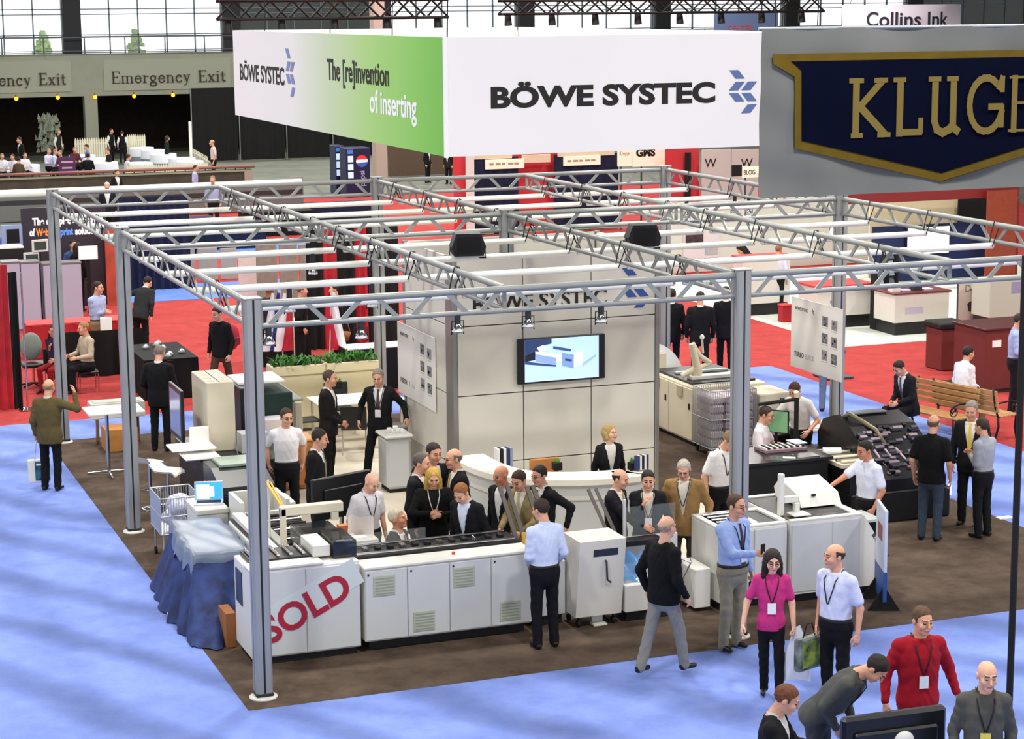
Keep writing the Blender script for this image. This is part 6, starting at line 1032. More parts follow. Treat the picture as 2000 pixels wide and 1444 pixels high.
def tpl_hair(style, lod):
    key = ('hair', style, lod)
    if key in TPL: return TPL[key]
    h = (.0065, .009, .018)[lod]; F = Field((-.15, -.16, -.36), (.15, .19, .16), h)
    F.ell((0, .016, .036), (.0845, .1045, .0955), k=.005)
    if style == 'long': F.cone((0, .05, 0), (0, .075, -.19), .095, .07, k=.03).cone((-.075, .01, -.03), (-.085, .0, -.2), .035, .03, k=.03).cone((.075, .01, -.03), (.085, .0, -.2), .035, .03, k=.03)
    if style == 'bob': F.cone((0, .05, 0), (0, .055, -.07), .095, .07, k=.03).cone((-.075, .0, -.01), (-.078, -.01, -.07), .03, .03, k=.03).cone((.075, .0, -.01), (.078, -.01, -.07), .03, .03, k=.03)
    hl = {'short': ([-.12, -.085, -.068, -.05, -.03, -.022, -.005, .03, .045, .12], [.112, .101, .086, .066, .05, -.005, .008, .02, -.05, -.06]),
          'recede': ([-.12, -.065, -.045, -.026, -.02, -.005, .03, .045, .12], [.13, .115, .09, .05, -.005, .008, .02, -.05, -.06]),
          'ring': ([-.12, -.026, -.02, -.005, .03, .045, .12], [.2, .2, -.005, .008, .02, -.05, -.06]),
          'long': ([-.12, -.07, -.055, -.03], [.07, .05, -.3, -.4]), 'bob': ([-.12, -.07, -.055, -.03], [.07, .05, -.1, -.4])}[style]
    def cut(x, y, z):
        zc = np.interp(y, hl[0], hl[1])-.25*np.maximum(np.abs(x)-.05, 0)*(1 if style in ('short', 'recede') else 0)
        return z-zc+x*0
    x = F.ax[0][:, None, None]; y = F.ax[1][None, :, None]; z = F.ax[2][None, None, :]
    rip = .003*np.sin(x*95+9*np.sin(z*20))*np.cos(y*60+z*30)
    F.D = np.maximum(F.D+rip, -cut(x, y, z).astype(np.float32))
    if style == 'ring': F.D = np.maximum(F.D, z-.062+y*.3)
    if style in ('long', 'bob'): F.ell((0, -.105, -.03), (.058, .07, .115), sub=True)
    TPL[key] = F.mesh(); return TPL[key]
def tpl_hand(kind, lod):
    key = ('hand', kind, lod)
    if key in TPL: return TPL[key]
    h = (.005, .0065, .013)[lod]; F = Field((-.05, -.1, -.22), (.11, .08, .05), h)
    F.cone((0, 0, .03), (0, 0, -.02), .026, .024, k=.01).ell((0, -.002, -.055), (.0155, .041, .05), k=.015)
    curl = {'relax': (.35, .5, .4), 'grip': (1.1, 1.4, .8), 'flat': (.08, .12, .1), 'point': (1.2, 1.4, .8)}[kind]
    for i, (y, L) in enumerate(((-.030, .074), (-.010, .082), (.010, .076), (.029, .058))):
        a = .05; p = np.array([0, y, -.09]); cu = (.1, .1, .1) if (kind == 'point' and i == 0) else curl; rr = .0088-.0006*(i == 3)
        for k in range(3):
            a += cu[k]; n = p+np.array([math.sin(a), y*.25/(.03)*.12, -math.cos(a)])*L*(.45, .32, .23)[k]
            F.cone(p, n, rr-.0006*k, rr-.0006*(k+1), k=.003); p = n
    F.cone((.004, -.028, -.03), (.018, -.055, -.066), .0125, .010, k=.012).cone((.018, -.055, -.066), (.027, -.056, -.098), .010, .0078, k=.003)
    TPL[key] = F.mesh(); return TPL[key]
def mesh_obj(name, v, q, mats, parent, mi=None):
    me = bpy.data.meshes.new(name); v = np.asarray(v, np.float32); q = np.asarray(q, np.int32)
    me.vertices.add(len(v)); me.vertices.foreach_set('co', v.ravel()); me.loops.add(q.size); me.loops.foreach_set('vertex_index', q.ravel())
    me.polygons.add(len(q)); me.polygons.foreach_set('loop_start', np.arange(0, q.size, 4, dtype=np.int32)); me.polygons.foreach_set('loop_total', np.full(len(q), 4, np.int32))
    if mi is not None: me.polygons.foreach_set('material_index', np.asarray(mi, np.int32))
    me.polygons.foreach_set('use_smooth', np.ones(len(q), bool))
    for mm in (mats if isinstance(mats, list) else [mats]): me.materials.append(mm)
    me.update(calc_edges=True); o = bpy.data.objects.new(name, me); COL.objects.link(o); o.parent = parent; WM[o.name] = WM[parent.name]; return o
SKIN = {'a': 'd9a184', 'b': 'c98a6c', 'c': '8a5a40', 'd': 'e3b096', 'e': 'b9765a'}
def cloth(col, kind='cloth'):
    if kind == 'hair': return mat('hair_'+col, col, .7, var=.35, scale=60, stretch=(1, 1, .2))
    return mat('cloth_'+col, col, .85, var=.1, scale=25, bump=.25, bscale=120, spec=.2)
TZ = [-.16, -.06, 0, .12, .28, .40, .48, .53, .58, .62]
TRX = [.165, .172, .170, .155, .170, .176, .160, .115, .072, .06]
TRY = [.11, .120, .118, .106, .118, .116, .10, .082, .068, .06]
def person(label, pos, rel=0, h=1.78, top='suit', tc='1b1a1d', sc='e8e8e6', tie=None, pants='17171a', shoes='141212', skin='a', hair='short', hc='2b211b',
           lod=1, w=1.0, belly=0, lean=0, side=0, twist=0, hy=0, hp=5, ht=0, ra=None, la=None, rk='relax', lk='relax', feet=((-.11, 0), (.11, 0)), sit=None,
           lanyard=None, badge=None, glasses=False, fem=False, pole=None, legs=True, tuck=None, group=None, palm=(None, None)):
    """pos: ground point; rel: facing angle seen from the camera (0 towards it, 90 to its right); hands in metres from the shoulder in the torso frame"""
    s = h/1.78; th = math.radians(rel)-YAW; root = thing('person', label, 'person', pos, th, group); R3 = math.radians
    hipz = .94*s if sit is None else sit; vox = (.0115, .0145, .028)[lod]
    hip = np.array([0, 0, hipz]); Rt = Rz(R3(twist)) @ Ry(R3(side)) @ Rx(R3(lean)); w = w*(.9 if fem else 1)
    T = lambda p: hip+Rt @ (np.array(p, float)*s)
    ez = 1.0
    trx = [x*w*s for x in TRX]; try_ = [(y*w+(belly*math.exp(-((z-.1)/.14)**2)))*s for z, y in zip(TZ, TRY)]; tz = [z*s for z in TZ]
    if fem: trx[2] *= 1.04; trx[3] *= .92
    def torso(F, off, z0, z1, k=.02, wr=0):
        Ri = Rt.T.astype(np.float32)
        def fn(x, y, z):
            p0, p1, p2 = x-hip[0], y-hip[1], z-hip[2]
            a = Ri[0,0]*p0+Ri[0,1]*p1+Ri[0,2]*p2; b = Ri[1,0]*p0+Ri[1,1]*p1+Ri[1,2]*p2; c = Ri[2,0]*p0+Ri[2,1]*p1+Ri[2,2]*p2
            rx = np.interp(c, tz, trx)+off; ry = np.interp(c, tz, try_)+off
            b = b+belly*.35*s*np.exp(-((c/s-.1)/.14)**2)
            d = (np.sqrt((a/rx)**2+(b/ry)**2)-1)*np.minimum(rx, ry)*.95
            if wr: d = d+wr*np.sin(c*38+4*np.sin(a*19+b*7)+a*15)*np.sin(a*21+c*7)
            return np.maximum(d, np.maximum(z0*s-c, c-z1*s))
        cs = [T((a, b, c)) for a in (-.22, .22) for b in (-.22, .2) for c in (z0, z1)]
        F.op(fn, np.min(cs, 0), np.max(cs, 0), k)
    def fy(x, z, off):                      # front surface of the torso
        rx = np.interp(z*s, tz, trx)/s; ry = np.interp(z*s, tz, try_)/s
        return -(ry+off)*math.sqrt(max(.05, 1-(x/(rx+off))**2))-belly*.35*math.exp(-((z-.1)/.14)**2)
    sw = .174*w; SH = [T((-sw, .005, .485)), T((sw, .005, .485))]
    # arms: two-bone reach
    AR = []; L1, L2 = .30*s, .265*s
    for i, spec in enumerate((ra, la)):
        sg = -1 if i == 0 else 1
        if spec is None or spec == 'down': spec = (sg*.07, -.05, -.535)
        tgt = SH[i]+Rt @ (np.array(spec, float)*s); d = tgt-SH[i]; L = np.linalg.norm(d); mx = (L1+L2)*.995
        if L > mx: d = d*mx/L; L = mx; tgt = SH[i]+d
        a = (L1*L1-L2*L2+L*L)/(2*L); hh = math.sqrt(max(0, L1*L1-a*a)); pl = Rt @ np.array(pole[i] if pole and pole[i] else (sg*.5, .8, -.35))
        pl = pl-d*(pl@d)/(L*L); el = SH[i]+d*a/L+nrm(pl)*hh; AR.append((SH[i], el, tgt))
    # legs
    LG = []
    for i in (0, 1):
        sg = -1 if i == 0 else 1; hp_ = hip+np.array([sg*.092*s*w, 0, -.02*s]); f = feet[i]; fz = (f[2] if len(f) > 2 else 0)
        an = np.array([f[0]*s, f[1]*s+.03, .085*s+fz]); d = an-hp_; L = np.linalg.norm(d); a1, a2 = .425*s, .41*s; mx = (a1+a2)*.998
        if L > mx: d = d*mx/L; L = mx; an = hp_+d
        a = (a1*a1-a2*a2+L*L)/(2*L); hh = math.sqrt(max(0, a1*a1-a*a)); pl = np.array([sg*.12, -1, .15]); pl = pl-d*(pl@d)/(L*L)
        LG.append((hp_, hp_+d*a/L+nrm(pl)*hh, an))
    neck = T((0, .0, .56)); Rh = Rt @ Rx(R3(-lean*.6)) @ Rz(R3(hy)) @ Ry(R3(ht)) @ Rx(R3(hp)); hc_ = neck+Rt @ np.array([0, -.015*s, .03*s])+Rh @ np.array([0, -.022, .140])*s*1.0
    pts = [hip]+[p for a in AR for p in a]+[hc_]; lo = np.min(pts, 0)-.3; hi = np.max(pts, 0)+.3; lo[2] = max(lo[2], hipz-.35)
    # body: head, neck, chest, arms and hands in one mesh
    skm = mat('skin_'+skin, SKIN[skin], .5, var=.12, scale=30, spec=.3); vs, qs, ms, n = [], [], [], 0
    def put(v, q, mi=None):
        nonlocal n
        vs.append(v); qs.append(q+n); ms.append(np.zeros(len(q), int) if mi is None else mi); n += len(v)
    F = Field(lo, hi, vox*1.25); torso(F, -.022, .05, .6)
    F.cone(T((0, .01, .50)), neck+(hc_-neck)*.45, .058*s, .054*s)
    short = top in ('short', 'vest')
    if tuck is None: tuck = top in ('shirt', 'short')
    for S, E_, W_ in AR: F.cone(S, E_, .046*s, .04*s, k=.03).cone(E_, W_, .041*s, .027*s, k=.015)
    if legs and pants is None: pass
    put(*F.mesh())
    hs = s*(1.10 if fem else 1.05); hv, hq, hm = tpl_head(lod, fem); put((Rh @ (hv*hs).T).T+hc_, hq, hm)
    for i, (S, E_, W_) in enumerate(AR):
        sg = -1 if i == 0 else 1; d = nrm(W_-E_); pd = Rt @ np.array(palm[i] if palm[i] else (-sg*1.0, .25, -.3)); pd = nrm(pd-d*(pd@d)); z = -d; x = pd if i == 0 else -pd; y = np.cross(z, x)
        v, q = tpl_hand((rk, lk)[i], lod); v = v.copy()*s*.98
        if i == 1: v[:, 0] *= -1; q = q[:, ::-1]
        put((np.stack([x, y, z], 1) @ v.T).T+W_, q)
    mesh_obj('body', np.concatenate(vs), np.concatenate(qs), [skm, mat('lip_'+skin, {'c': '6d3a31'}.get(skin, 'b26a5e'), .5), mat('eye_dark', '2a211d', .3), mat('brow_'+hc, hc, .8)], root, np.concatenate(ms))
    # garments
    tm = cloth(tc); jk = top == 'suit'; off = .026 if jk else (.018 if top == 'sweater' else .010); wr = (.0035, .003, 0)[lod]
    F = Field(lo, hi, vox); torso(F, off*s, -.17 if jk else (.03 if tuck else -.11), .565 if jk else .56, wr=wr)
    e0 = (.066 if jk else .060)*w; 
    for i, (S, E_, W_) in enumerate(AR):
        F.cone(T((-.035 if i == 0 else .035, .012, .548)), S+Rt @ np.array([0, 0, .004]), .042*s, e0*s*.92, k=.03)
        if top == 'vest': continue
        if short: M_ = S+(E_-S)*.72; F.cone(S, M_, e0*s, .062*s*w, k=.03)
        else: F.cone(S, E_, e0*s, .053*s*w, k=.035, wr=wr).cone(E_, E_+(W_-E_)*.94, .052*s*w, .038*s, k=.02, wr=wr)
    if jk:                                   # open front of a jacket
        Ri = Rt.T
        def vfn(x, y, z):
            p0, p1, p2 = x-hip[0], y-hip[1], z-hip[2]; a = Ri[0,0]*p0+Ri[0,1]*p1+Ri[0,2]*p2; b = Ri[1,0]*p0+Ri[1,1]*p1+Ri[1,2]*p2; c = Ri[2,0]*p0+Ri[2,1]*p1+Ri[2,2]*p2
            t = (c/s-.10)/.42; return np.maximum(np.abs(a)-np.clip(t, 0, 1)*.085*s-.004, np.maximum(b+.03*s, .10*s-c))
        F.op(vfn, lo, hi, 0, sub=True)
    g_ = mesh_obj({'suit': 'jacket', 'sweater': 'sweater', 'vest': 'waistcoat'}.get(top, 'shirt'), *F.mesh(), tm, root)
    if jk or top in ('vest',):
        F = Field(lo, hi, vox*1.15); torso(F, .006*s, -.02, .555)
        if top == 'vest':
            for i, (S, E_, W_) in enumerate(AR): F.cone(S, E_, .058*s, .05*s).cone(E_, E_+(W_-E_)*.92, .05*s, .036*s)
        mesh_obj('shirt', *F.mesh(), cloth(sc), root)
    if legs:
        lo2 = np.min([p for l in LG for p in l]+[hip], 0)-.22; hi2 = np.max([p for l in LG for p in l]+[hip], 0)+.22; lo2[2] = max(lo2[2], -.02)
        F = Field(lo2, hi2, vox*1.1); wl = (.88 if fem else 1)
        kt = 1 if tuck else .9; F.ell(hip+np.array([0, .005, -.045*s]), (.180*w*s*kt, (.128*w*kt+(belly*.35 if tuck else 0))*s, .17*s), k=.02)
        if tuck: torso(F, .016*s, -.03, .075)
        for a, b, c in LG: F.cone(a, b, .089*s*wl, .068*s*wl, k=.04, wr=wr).cone(b, c+np.array([0, 0, -.03*s]), .068*s*wl, .058*s*wl, k=.02, wr=wr*.8)
        mesh_obj('trousers', *F.mesh(), cloth(pants), root)
        if tuck and lod < 2:
            F = Field(T((0, 0, .06))-.3, T((0, 0, .06))+.3, vox); torso(F, .021*s, .045, .083); mesh_obj('belt', *F.mesh(), mat('belt_black', '17130f', .45), root)
        for i, (a, b, c) in enumerate(LG):
            F = Field(c-.22, c+.22, (.011, .015, .028)[lod]); fw = nrm([(-.15, .15)[i], -1, 0])
            F.cone(c+np.array([0, .03, -.045]), c+fw*.13+np.array([0, 0, -.052]), .037*s, .03*s, k=.02).cone(c+np.array([0, .02, -.05]), c, .036*s, .045*s, k=.02)
            zf = c[2]-.085*s; x = F.ax[2][None, None, :]; F.D = np.maximum(F.D, (zf+.002)-x); v, q = F.mesh(); mesh_obj('shoe', v, q, mat('shoe_'+shoes, shoes, .35), root)
    if hair: 
        v, q = tpl_hair(hair, lod); mesh_obj('hair', (Rh @ (v*hs).T).T+hc_, q, cloth(hc, 'hair'), root)
    def at(x, z, o): return Vector(T((x, fy(x, z, o), z)))
    if lod < 2 and (jk or top in ('shirt', 'short')):
        mb = MB(); cc = sc if jk else tc; N = 14; ring = []
        for k in range(N+1):
            t = 2*PI*(k/N); dz = -.05*max(0, -math.cos(t))**2
            ring.append((T((.074*math.sin(t), .074*math.cos(t)+.006, .560+dz)), T((.064*math.sin(t), .064*math.cos(t)+.004, .605+dz))))
        mb.grid(lambda u, v: tuple(ring[round(u*N)][round(v)]), N, 1); mb.build('collar', cloth(cc), root, True)
    if tie:
        mb = MB(); zs = [.545, .51, .40, .25, .10, .04]; ws = [.022, .016, .022, .032, .036, .004]; o = .016
        def tf(u, v):
            k = round(u*5); x = (v*2-1)*ws[k]; return tuple(at(x, min(zs[k], .53), o)+Vector((0, 0, max(0, zs[k]-.53)*s)))
        mb.grid(tf, 5, 2); mb.build('tie', mat('tie_'+tie, tie, .6), root, True)
    if lanyard:
        mb = MB(); o = off+.006; zb = .24
        for sg in (-1, 1): mb.tube([T((sg*.075, .02, .60)), at(sg*.075, .49, o+.012), at(sg*.05, .38, o), at(sg*.006, zb, o)], .0065*s, 5)
        mb.build('lanyard', mat('lanyard_'+lanyard, lanyard, .6), root, True)
    if badge:
        mb = MB(); o = off+.012; a = at(0, .17, o); X = Vector(Rt[:, 0]); Z = Vector(Rt[:, 2]); bw, bh = .045, .06
        mb.quad(a-X*bw-Z*bh, a+X*bw-Z*bh, a+X*bw+Z*bh, a-X*bw+Z*bh, .004); mb.build('badge', mat('badge_'+badge, badge, .4, var=.15, scale=70), root, True)
    if glasses and lod < 2:
        mb = MB(); P_ = lambda x, y, z: tuple(Rh @ (np.array([x, y, z])*hs)+hc_)
        for sg in (-1, 1):
            mb.tube([P_(sg*(.031+.02*math.cos(t*PI/5)), -.1, .006+.014*math.sin(t*PI/5)) for t in range(11)], .0022, 4); mb.tube([P_(sg*.05, -.1, .008), P_(sg*.078, -.04, .012), P_(sg*.082, .015, .01)], .0022, 4)
        mb.tube([P_(-.011, -.1, .01), P_(.011, -.1, .01)], .0022, 4); mb.build('glasses', mat('glasses_frame', '1d1a1a', .3), root, True)
    root['_hand_r'] = list(AR[0][2]); root['_hand_l'] = list(AR[1][2])
    return root, (lambda k: WM[root.name] @ Vector(AR[k][2])), (lambda x, z, o=.03: WM[root.name] @ at(x, z, o))
def HP(px, py, h): g = G(px, py, h); return (g.x, g.y, 0)      # standing point of a head top seen at a pixel
W = 'e9e7ea'; BK = '17161a'; LB = '9db4e6'
def P(label, px, py, h=1.78, **k): return person(label, HP(px, py, h), h=h, **k)
# ---- foreground
a = P('bald man in a black jacket and grey trousers walking', 1297, 1013, 1.80, rel=125, top='sweater', tc='111114', pants='8a8a84', hair='ring', hc='b59a80', lod=0, w=1.12, belly=.04, feet=((-.10, -.26), (.08, .24, .03)), ra=(-.06, -.12, -.5), la=(.06, .02, -.52), hy=12, skin='d')
pb, hand, at = P('man in a light blue shirt and dark tie holding up a phone', 1432, 969, 1.84, rel=42, top='shirt', tc=LB, tie='23252f', pants='8b8570', hair='recede', hc='4a3322', lod=0, w=1.08, belly=.03, ra=(.12, -.40, -.22), rk='grip', la=(.06, -.06, -.54), lk='grip', lanyard='16161a', badge='dfe3ee', glasses=True, hy=8)
q = hand(0); t = thing('phone', 'dark phone held up by the man in light blue', 'phone', (q.x+.07, q.y-.05, q.z+.02), .4); MB().box(-.035, -.01, -.02, .035, .01, .10, .005).build('casing', M_RUB, t, True)
q = hand(1); t = thing('camera', 'small black camera hanging from the hand of the phone man', 'camera', (q.x+.01, q.y-.02, q.z-.22)); MB().box(-.04, -.03, -.1, .04, .03, .1, .02).build('body', M_RUB, t, True); MB().box(-.03, -.035, .1, .03, .02, .14, .01).build('cap', M_PAPER, t, True)
pb, hand, at = P('woman in a pink polo shirt with dark hair and glasses', 1508, 1074, 1.66, rel=-4, fem=True, top='short', tc='c2347a', tuck=False, pants='121216', hair='long', hc='241714', lod=0, ra=(-.17, -.10, -.51), la=(.10, -.06, -.54), lk='grip', feet=((-.06, .12), (.10, -.16)), lanyard='1b1719', badge='f0f0f0', glasses=True, hy=6, hp=12, skin='d')
q = hand(1); t = thing('plastic_bag', 'white plastic carrier bag held by the woman in pink', 'bag', (q.x+.05, q.y, q.z-.60), -.3)
MB().grid(lambda u, v: (.15*math.cos(u*2*PI)*(.25+.75*math.sin(min(1, (1-v)*1.4)*PI/2)), .07*math.sin(u*2*PI)*(.3+.7*(1-v))+.01*math.sin(u*19), .58*v+.02*math.sin(u*11)), 24, 8).build('sack', mat('bag_white', 'dfe2ee', .4, alpha=.92), t, True)
pb, hand, at = P('man in a white polo shirt carrying a magazine bag', 1636, 1066, 1.80, rel=-48, top='short', tc='c9cfea', pants='101014', hair='ring', hc='3a2418', lod=0, w=1.06, belly=.02, ra=(-.05, -.02, -.545), rk='grip', la=(.08, .02, -.545), lanyard='1a1a1e', hy=-22, hp=2)
q = hand(0); t = thing('tote_bag', 'printed green and grey tote bag held by the man in white', 'bag', (q.x-.1, q.y, q.z-.48), .35); MB().box(-.2, -.05, 0, .2, .05, .36, .02).build('body', mat('tote_grey', '8b948e', .6, var=.5, scale=6, col2='2f3d33'), t, True); MB().box(-.15, -.056, .04, .15, -.05, .32).build('print', mat('tote_print', '2b4438', .5, var=.6, scale=8, col2='9db04a'), t, True); MB().tube([(-.1, 0, .35), (-.04, 0, .5), (.04, 0, .5), (.1, 0, .35)], .008, 5).build('handle', M_RUB, t, True)
person('man in a grey sweater bending over the black television', (4.05, -5.0, 0), rel=62, h=1.80, top='sweater', tc='4c4d4a', pants='3c3c40', hair='short', hc='1c1512', lod=0, lean=42, hp=38, w=1.1, ra=(.10, -.22, -.42), la=(.02, -.26, -.40), badge='e6d83a', lanyard='1a1a1a')
P('man in a red sweater with a white badge', 1797, 1187, 1.82, rel=10, top='sweater', tc='9c1424', pants='4a4c4a', hair='short', hc='5a4028', lod=0, w=1.08, hy=12, hp=6, ra=(-.14, -.05, -.52), la=(.20, .0, -.50), lanyard='1a1418', badge='e9edf2')
P('bald man in a charcoal grey shirt', 1925, 1292, 1.78, rel=-4, top='shirt', tc='55544f', pants='2a2a2c', hair=None, hc='4a3a30', lod=0, lanyard='141416', badge='e8d85a', hy=10, skin='d', hp=8)
pb, hand, at = P('man in a black suit writing at the bottom edge', 1515, 1337, 1.76, rel=72, top='suit', tc='121215', sc='d9d9d6', hair='short', hc='6a3c22', lod=0, ra=(.10, -.34, -.24), la=(.0, -.36, -.22), hp=25, hy=10)
q = hand(1); tag(MB().box(q.x-.02, q.y-.12, q.z-.03, q.x+.16, q.y+.02, q.z-.02).build('leaflet', M_PAPER), 'white leaflet held by the man in the black suit', 'leaflet')
a, b = G(1645, 1398, 1.28), G(1848, 1372, 1.28); c = (a+b)/2; t = thing('television', 'large black television seen from behind on a stand', 'television', (5.55, -4.55, 0), 0)
c = G(1745, 1385, 1.28); t.location = (c.x, c.y, 0); rzt = math.atan2(b.y-a.y, b.x-a.x); t.rotation_euler = (0, 0, rzt); WM[t.name] = Matrix.Translation((c.x, c.y, 0)) @ Matrix.Rotation(rzt, 4, 'Z'); hw = (b-a).length/2
MB().box(-hw, -.05, .62, hw, .05, 1.26, .03).build('casing', mat('tv_back', '15171a', .35), t, True); MB().box(-hw*.8, -.09, .72, hw*.8, -.05, 1.12, .03).build('back_bulge', mat('tv_back', '15171a'), t, True); d_ = MB().lathe([(.001, 0), (.1, 0), (.1, .008), (.001, .009)], n=20).build('brand_disc', M_CAB, t, True); d_.rotation_euler = (PI/2, 0, 0); d_.location = (.06, -.09, 1.0); MB().box(-.08, -.03, 0, .08, .03, .62).build('stand', M_RUB, t, True); MB().box(-.35, -.25, 0, .35, .25, .03).build('foot', M_RUB, t, True)
# ---- around the machines
P('man in a pale blue shirt with his back turned at the feeder', 1063, 979, 1.76, rel=-155, top='shirt', tc='c9d4f0', pants='101119', hair='short', hc='2e2018', ra=(-.02, -.16, -.48), la=(-.06, -.2, -.45), hy=20, hp=12)
P('grey haired man in a tan jacket with glasses', 1337, 896, 1.74, rel=-12, top='suit', tc='957448', sc='d9d2c4', pants='4a4238', hair='short', hc='b8b0a4', lanyard='22201e', ra=(-.12, -.2, -.46), la=(.14, -.12, -.47), glasses=True, hp=22, w=1.08)
pb, hand, at = P('man in an open collared dark suit with white badge', 1265, 919, 1.70, rel=0, top='suit', tc='15151b', sc='ddd4c4', hair='short', hc='1e1512', lanyard='1a1a1a', badge='e8e8ee', ra=(.10, -.22, -.06), rk='relax', la=(.1, -.1, -.5), hp=12)
P('man in a dark suit and gold tie gesturing with an open hand', 1203, 918, 1.70, rel=62, top='suit', tc='1a171c', sc='e0dcd8', tie='b99a4a', hair='ring', hc='2a1c16', ra=(.12, -.42, -.34), rk='flat', la=(.06, -.2, -.45), hp=12)
P('blonde woman in a black blazer standing behind the counter', 1190, 832, 1.62, rel=18, fem=True, top='suit', tc='1a181b', sc='e6e2dc', hair='bob', hc='b59662', hy=25, hp=-6, skin='d')
P('man in an olive beige suit with a striped tie looking down', 1022, 917, 1.73, rel=-38, top='suit', tc='8a7a52', sc='e2ddd2', tie='b9ab7a', pants='5a4f38', hair='short', hc='3a2016', ra=(.02, -.30, -.40), la=(.0, -.3, -.40), hp=25)
P('bald man in a dark suit and open white shirt', 985, 911, 1.72, rel=-42, top='suit', tc='17161c', sc='e8e6e6', hair=None, hc='5a4636', w=1.08, hp=10, hy=-8, skin='b')
P('man with glasses and striped tie in a dark suit by the counter', 1060, 911, 1.73, rel=-50, top='suit', tc='16151a', sc='e8e8ec', tie='4a4a58', hair='short', hc='1c1412', glasses=True, hp=10, la=(.14, .12, -.42))
pb, hand, at = P('young red haired man in a black suit reading', 915, 936, 1.71, rel=-32, top='suit', tc='131318', sc='cfd9ee', hair='short', hc='9a6236', hp=32, skin='d', lean=6)
pb, hand, at = P('blonde woman in a black coat gesturing with both hands', 845, 914, 1.68, rel=8, fem=True, top='suit', tc='101011', sc='17171a', hair='long', hc='d0a94e', lanyard='e8e4e4', ra=(.12, -.22, -.22), la=(-.10, -.24, -.24), rk='point', lk='relax', hp=16, w=1.18, pole=((-1, .3, -.2), (1, .3, -.2)))
P('dark haired man in a suit talking behind the blonde woman', 842, 866, 1.84, rel=25, top='suit', tc='15141a', sc='e8e8ec', hair='short', hc='241812', hp=12, hy=10, w=1.08)
P('balding man in a dark suit leaning in to the group', 815, 888, 1.80, rel=75, top='suit', tc='19181e', sc='e4e4ea', hair='recede', hc='57504a', hp=8)
P('grey haired man with glasses and yellow tie in a dark suit', 893, 879, 1.80, rel=-70, top='suit', tc='18161a', sc='e8e4dc', tie='c9a53c', hair='ring', hc='6f6b68', glasses=True, hp=6)
pp = G(752, 1092, .9); person('white haired man in a dark suit seated at the machine', (2.28, 2.40, 0), rel=70, h=1.76, top='suit', tc='231f20', sc='e6e2e0', tie='7d6a6a', hair='short', hc='d8cdb4', sit=.50, feet=((-.12, -.40), (.12, -.38)), ra=(.02, -.30, -.30), la=(0, -.28, -.30), hp=-14, skin='b', lean=4)
t = thing('swivel_stool', 'low grey stool under the seated white haired man', 'stool', (2.28, 2.40, 0)); MB().cyl((0, 0, .33), (0, 0, .38), .19, n=20).build('seat', M_BLACK, t, True); MB().cyl((0, 0, .03), (0, 0, .33), .03).build('stem', M_CHROME, t, True); MB().lathe([(.001, 0), (.22, 0), (.2, .03), (.001, .04)], n=20).build('base', M_CHROME, t, True)
P('bald man in a white short sleeved shirt with a lanyard', 716, 921, 1.71, rel=35, top='short', tc='e2dfe6', pants='19191c', hair=None, hc='8a7a6a', lanyard='1a1a1c', hp=28, skin='d', hy=10)
P('man in a dark suit with brown hair in profile', 616, 841, 1.80, rel=82, top='suit', tc='18171a', sc='eeeeee', tie='8a8a70', hair='short', hc='2f1f15', hp=10)
P('man in a white short sleeved shirt with folded back hands', 557, 799, 1.78, rel=12, top='short', tc=W, pants='121219', hair='short', hc='3a2a1c', glasses=True, ra=(-.07, .14, -.48), la=(.07, .14, -.48), hp=8, hy=16)
P('suited man standing in profile with clasped hands', 639, 726, 1.80, rel=80, top='suit', tc='1f1b1e', sc='e8e6e6', pants='1a181a', hair='recede', hc='4a3c34', ra=(.14, -.22, -.44), la=(-.12, -.22, -.44), hp=4)
P('suited man with lanyard leaning on the pedestal', 740, 721, 1.82, rel=-8, top='suit', tc='18181b', sc='f0f0f2', tie='4a3540', hair='short', hc='8a8078', lanyard='1a1a1c', badge='e9e9ee', ra=(-.16, .02, -.46), la=(.26, -.08, -.40), feet=((-.22, -.1), (.16, .05)), hp=14)
P('man in a black suit seen from behind near the tall printer', 308, 677, 1.80, rel=172, top='suit', tc='131214', sc='e0e0e0', pants='131214', hair='short', hc='8d7f74', ra=(-.02, -.22, -.42), la=(.04, -.22, -.42), hp=20, w=1.06)
pb, hand, at = P('man in a brown tweed jacket seen from behind with hand to head', 92, 744, 1.74, rel=168, top='suit', tc='5f5232', sc='d8cfc0', pants='121216', hair='ring', hc='b08a62', ra=(-.20, -.16, .14), rk='relax', pole=((-.8, -.2, -.3), None), la=(.06, -.02, -.545), lk='grip', w=1.08, hp=8)
q = hand(1); q2 = hand(0); bs = q if (q.x-q.y*.3) > (q2.x-q2.y*.3) else q2; q = hand(1)
t = thing('tote_bag', 'white and black printed tote bag held by the man in brown', 'bag', (q.x+.02, q.y-.02, .12), -.1); MB().box(-.17, -.05, 0, .17, .05, .36, .012).build('body', mat('tote_white', 'd6d6cc', .7), t, True); MB().box(-.06, -.056, .03, .165, -.05, .33).build('print', mat('tote_black', '17252a', .6, var=.4, scale=9, col2='2f6a78'), t, True); MB().box(-.04, -.058, .27, .14, -.056, .30).build('print_line', M_PAPER, t, True); MB().tube([(-.06, 0, .35), (-.02, 0, q.z-.2), (.02, 0, q.z-.2), (.06, 0, .35)], .009, 5).build('handle', mat('tote_white', 'd6d6cc'), t, True)
pb, hand, at = P('man in a pale blue shirt and khaki trousers with folded arms', 188, 552, 1.80, rel=55, top='shirt', tc='a9b4d8', pants='8f7a58', hair='short', hc='2a1c16', ra=(.18, -.2, -.26), la=(-.14, -.22, -.24), hy=20, hp=2)
q = hand(0); tag(MB().box(q.x-.12, q.y-.16, q.z-.42, q.x+.12, q.y-.12, q.z-.08, .01).build('paper_bag', M_PAPER), 'white paper folder held by the man with folded arms', 'folder')
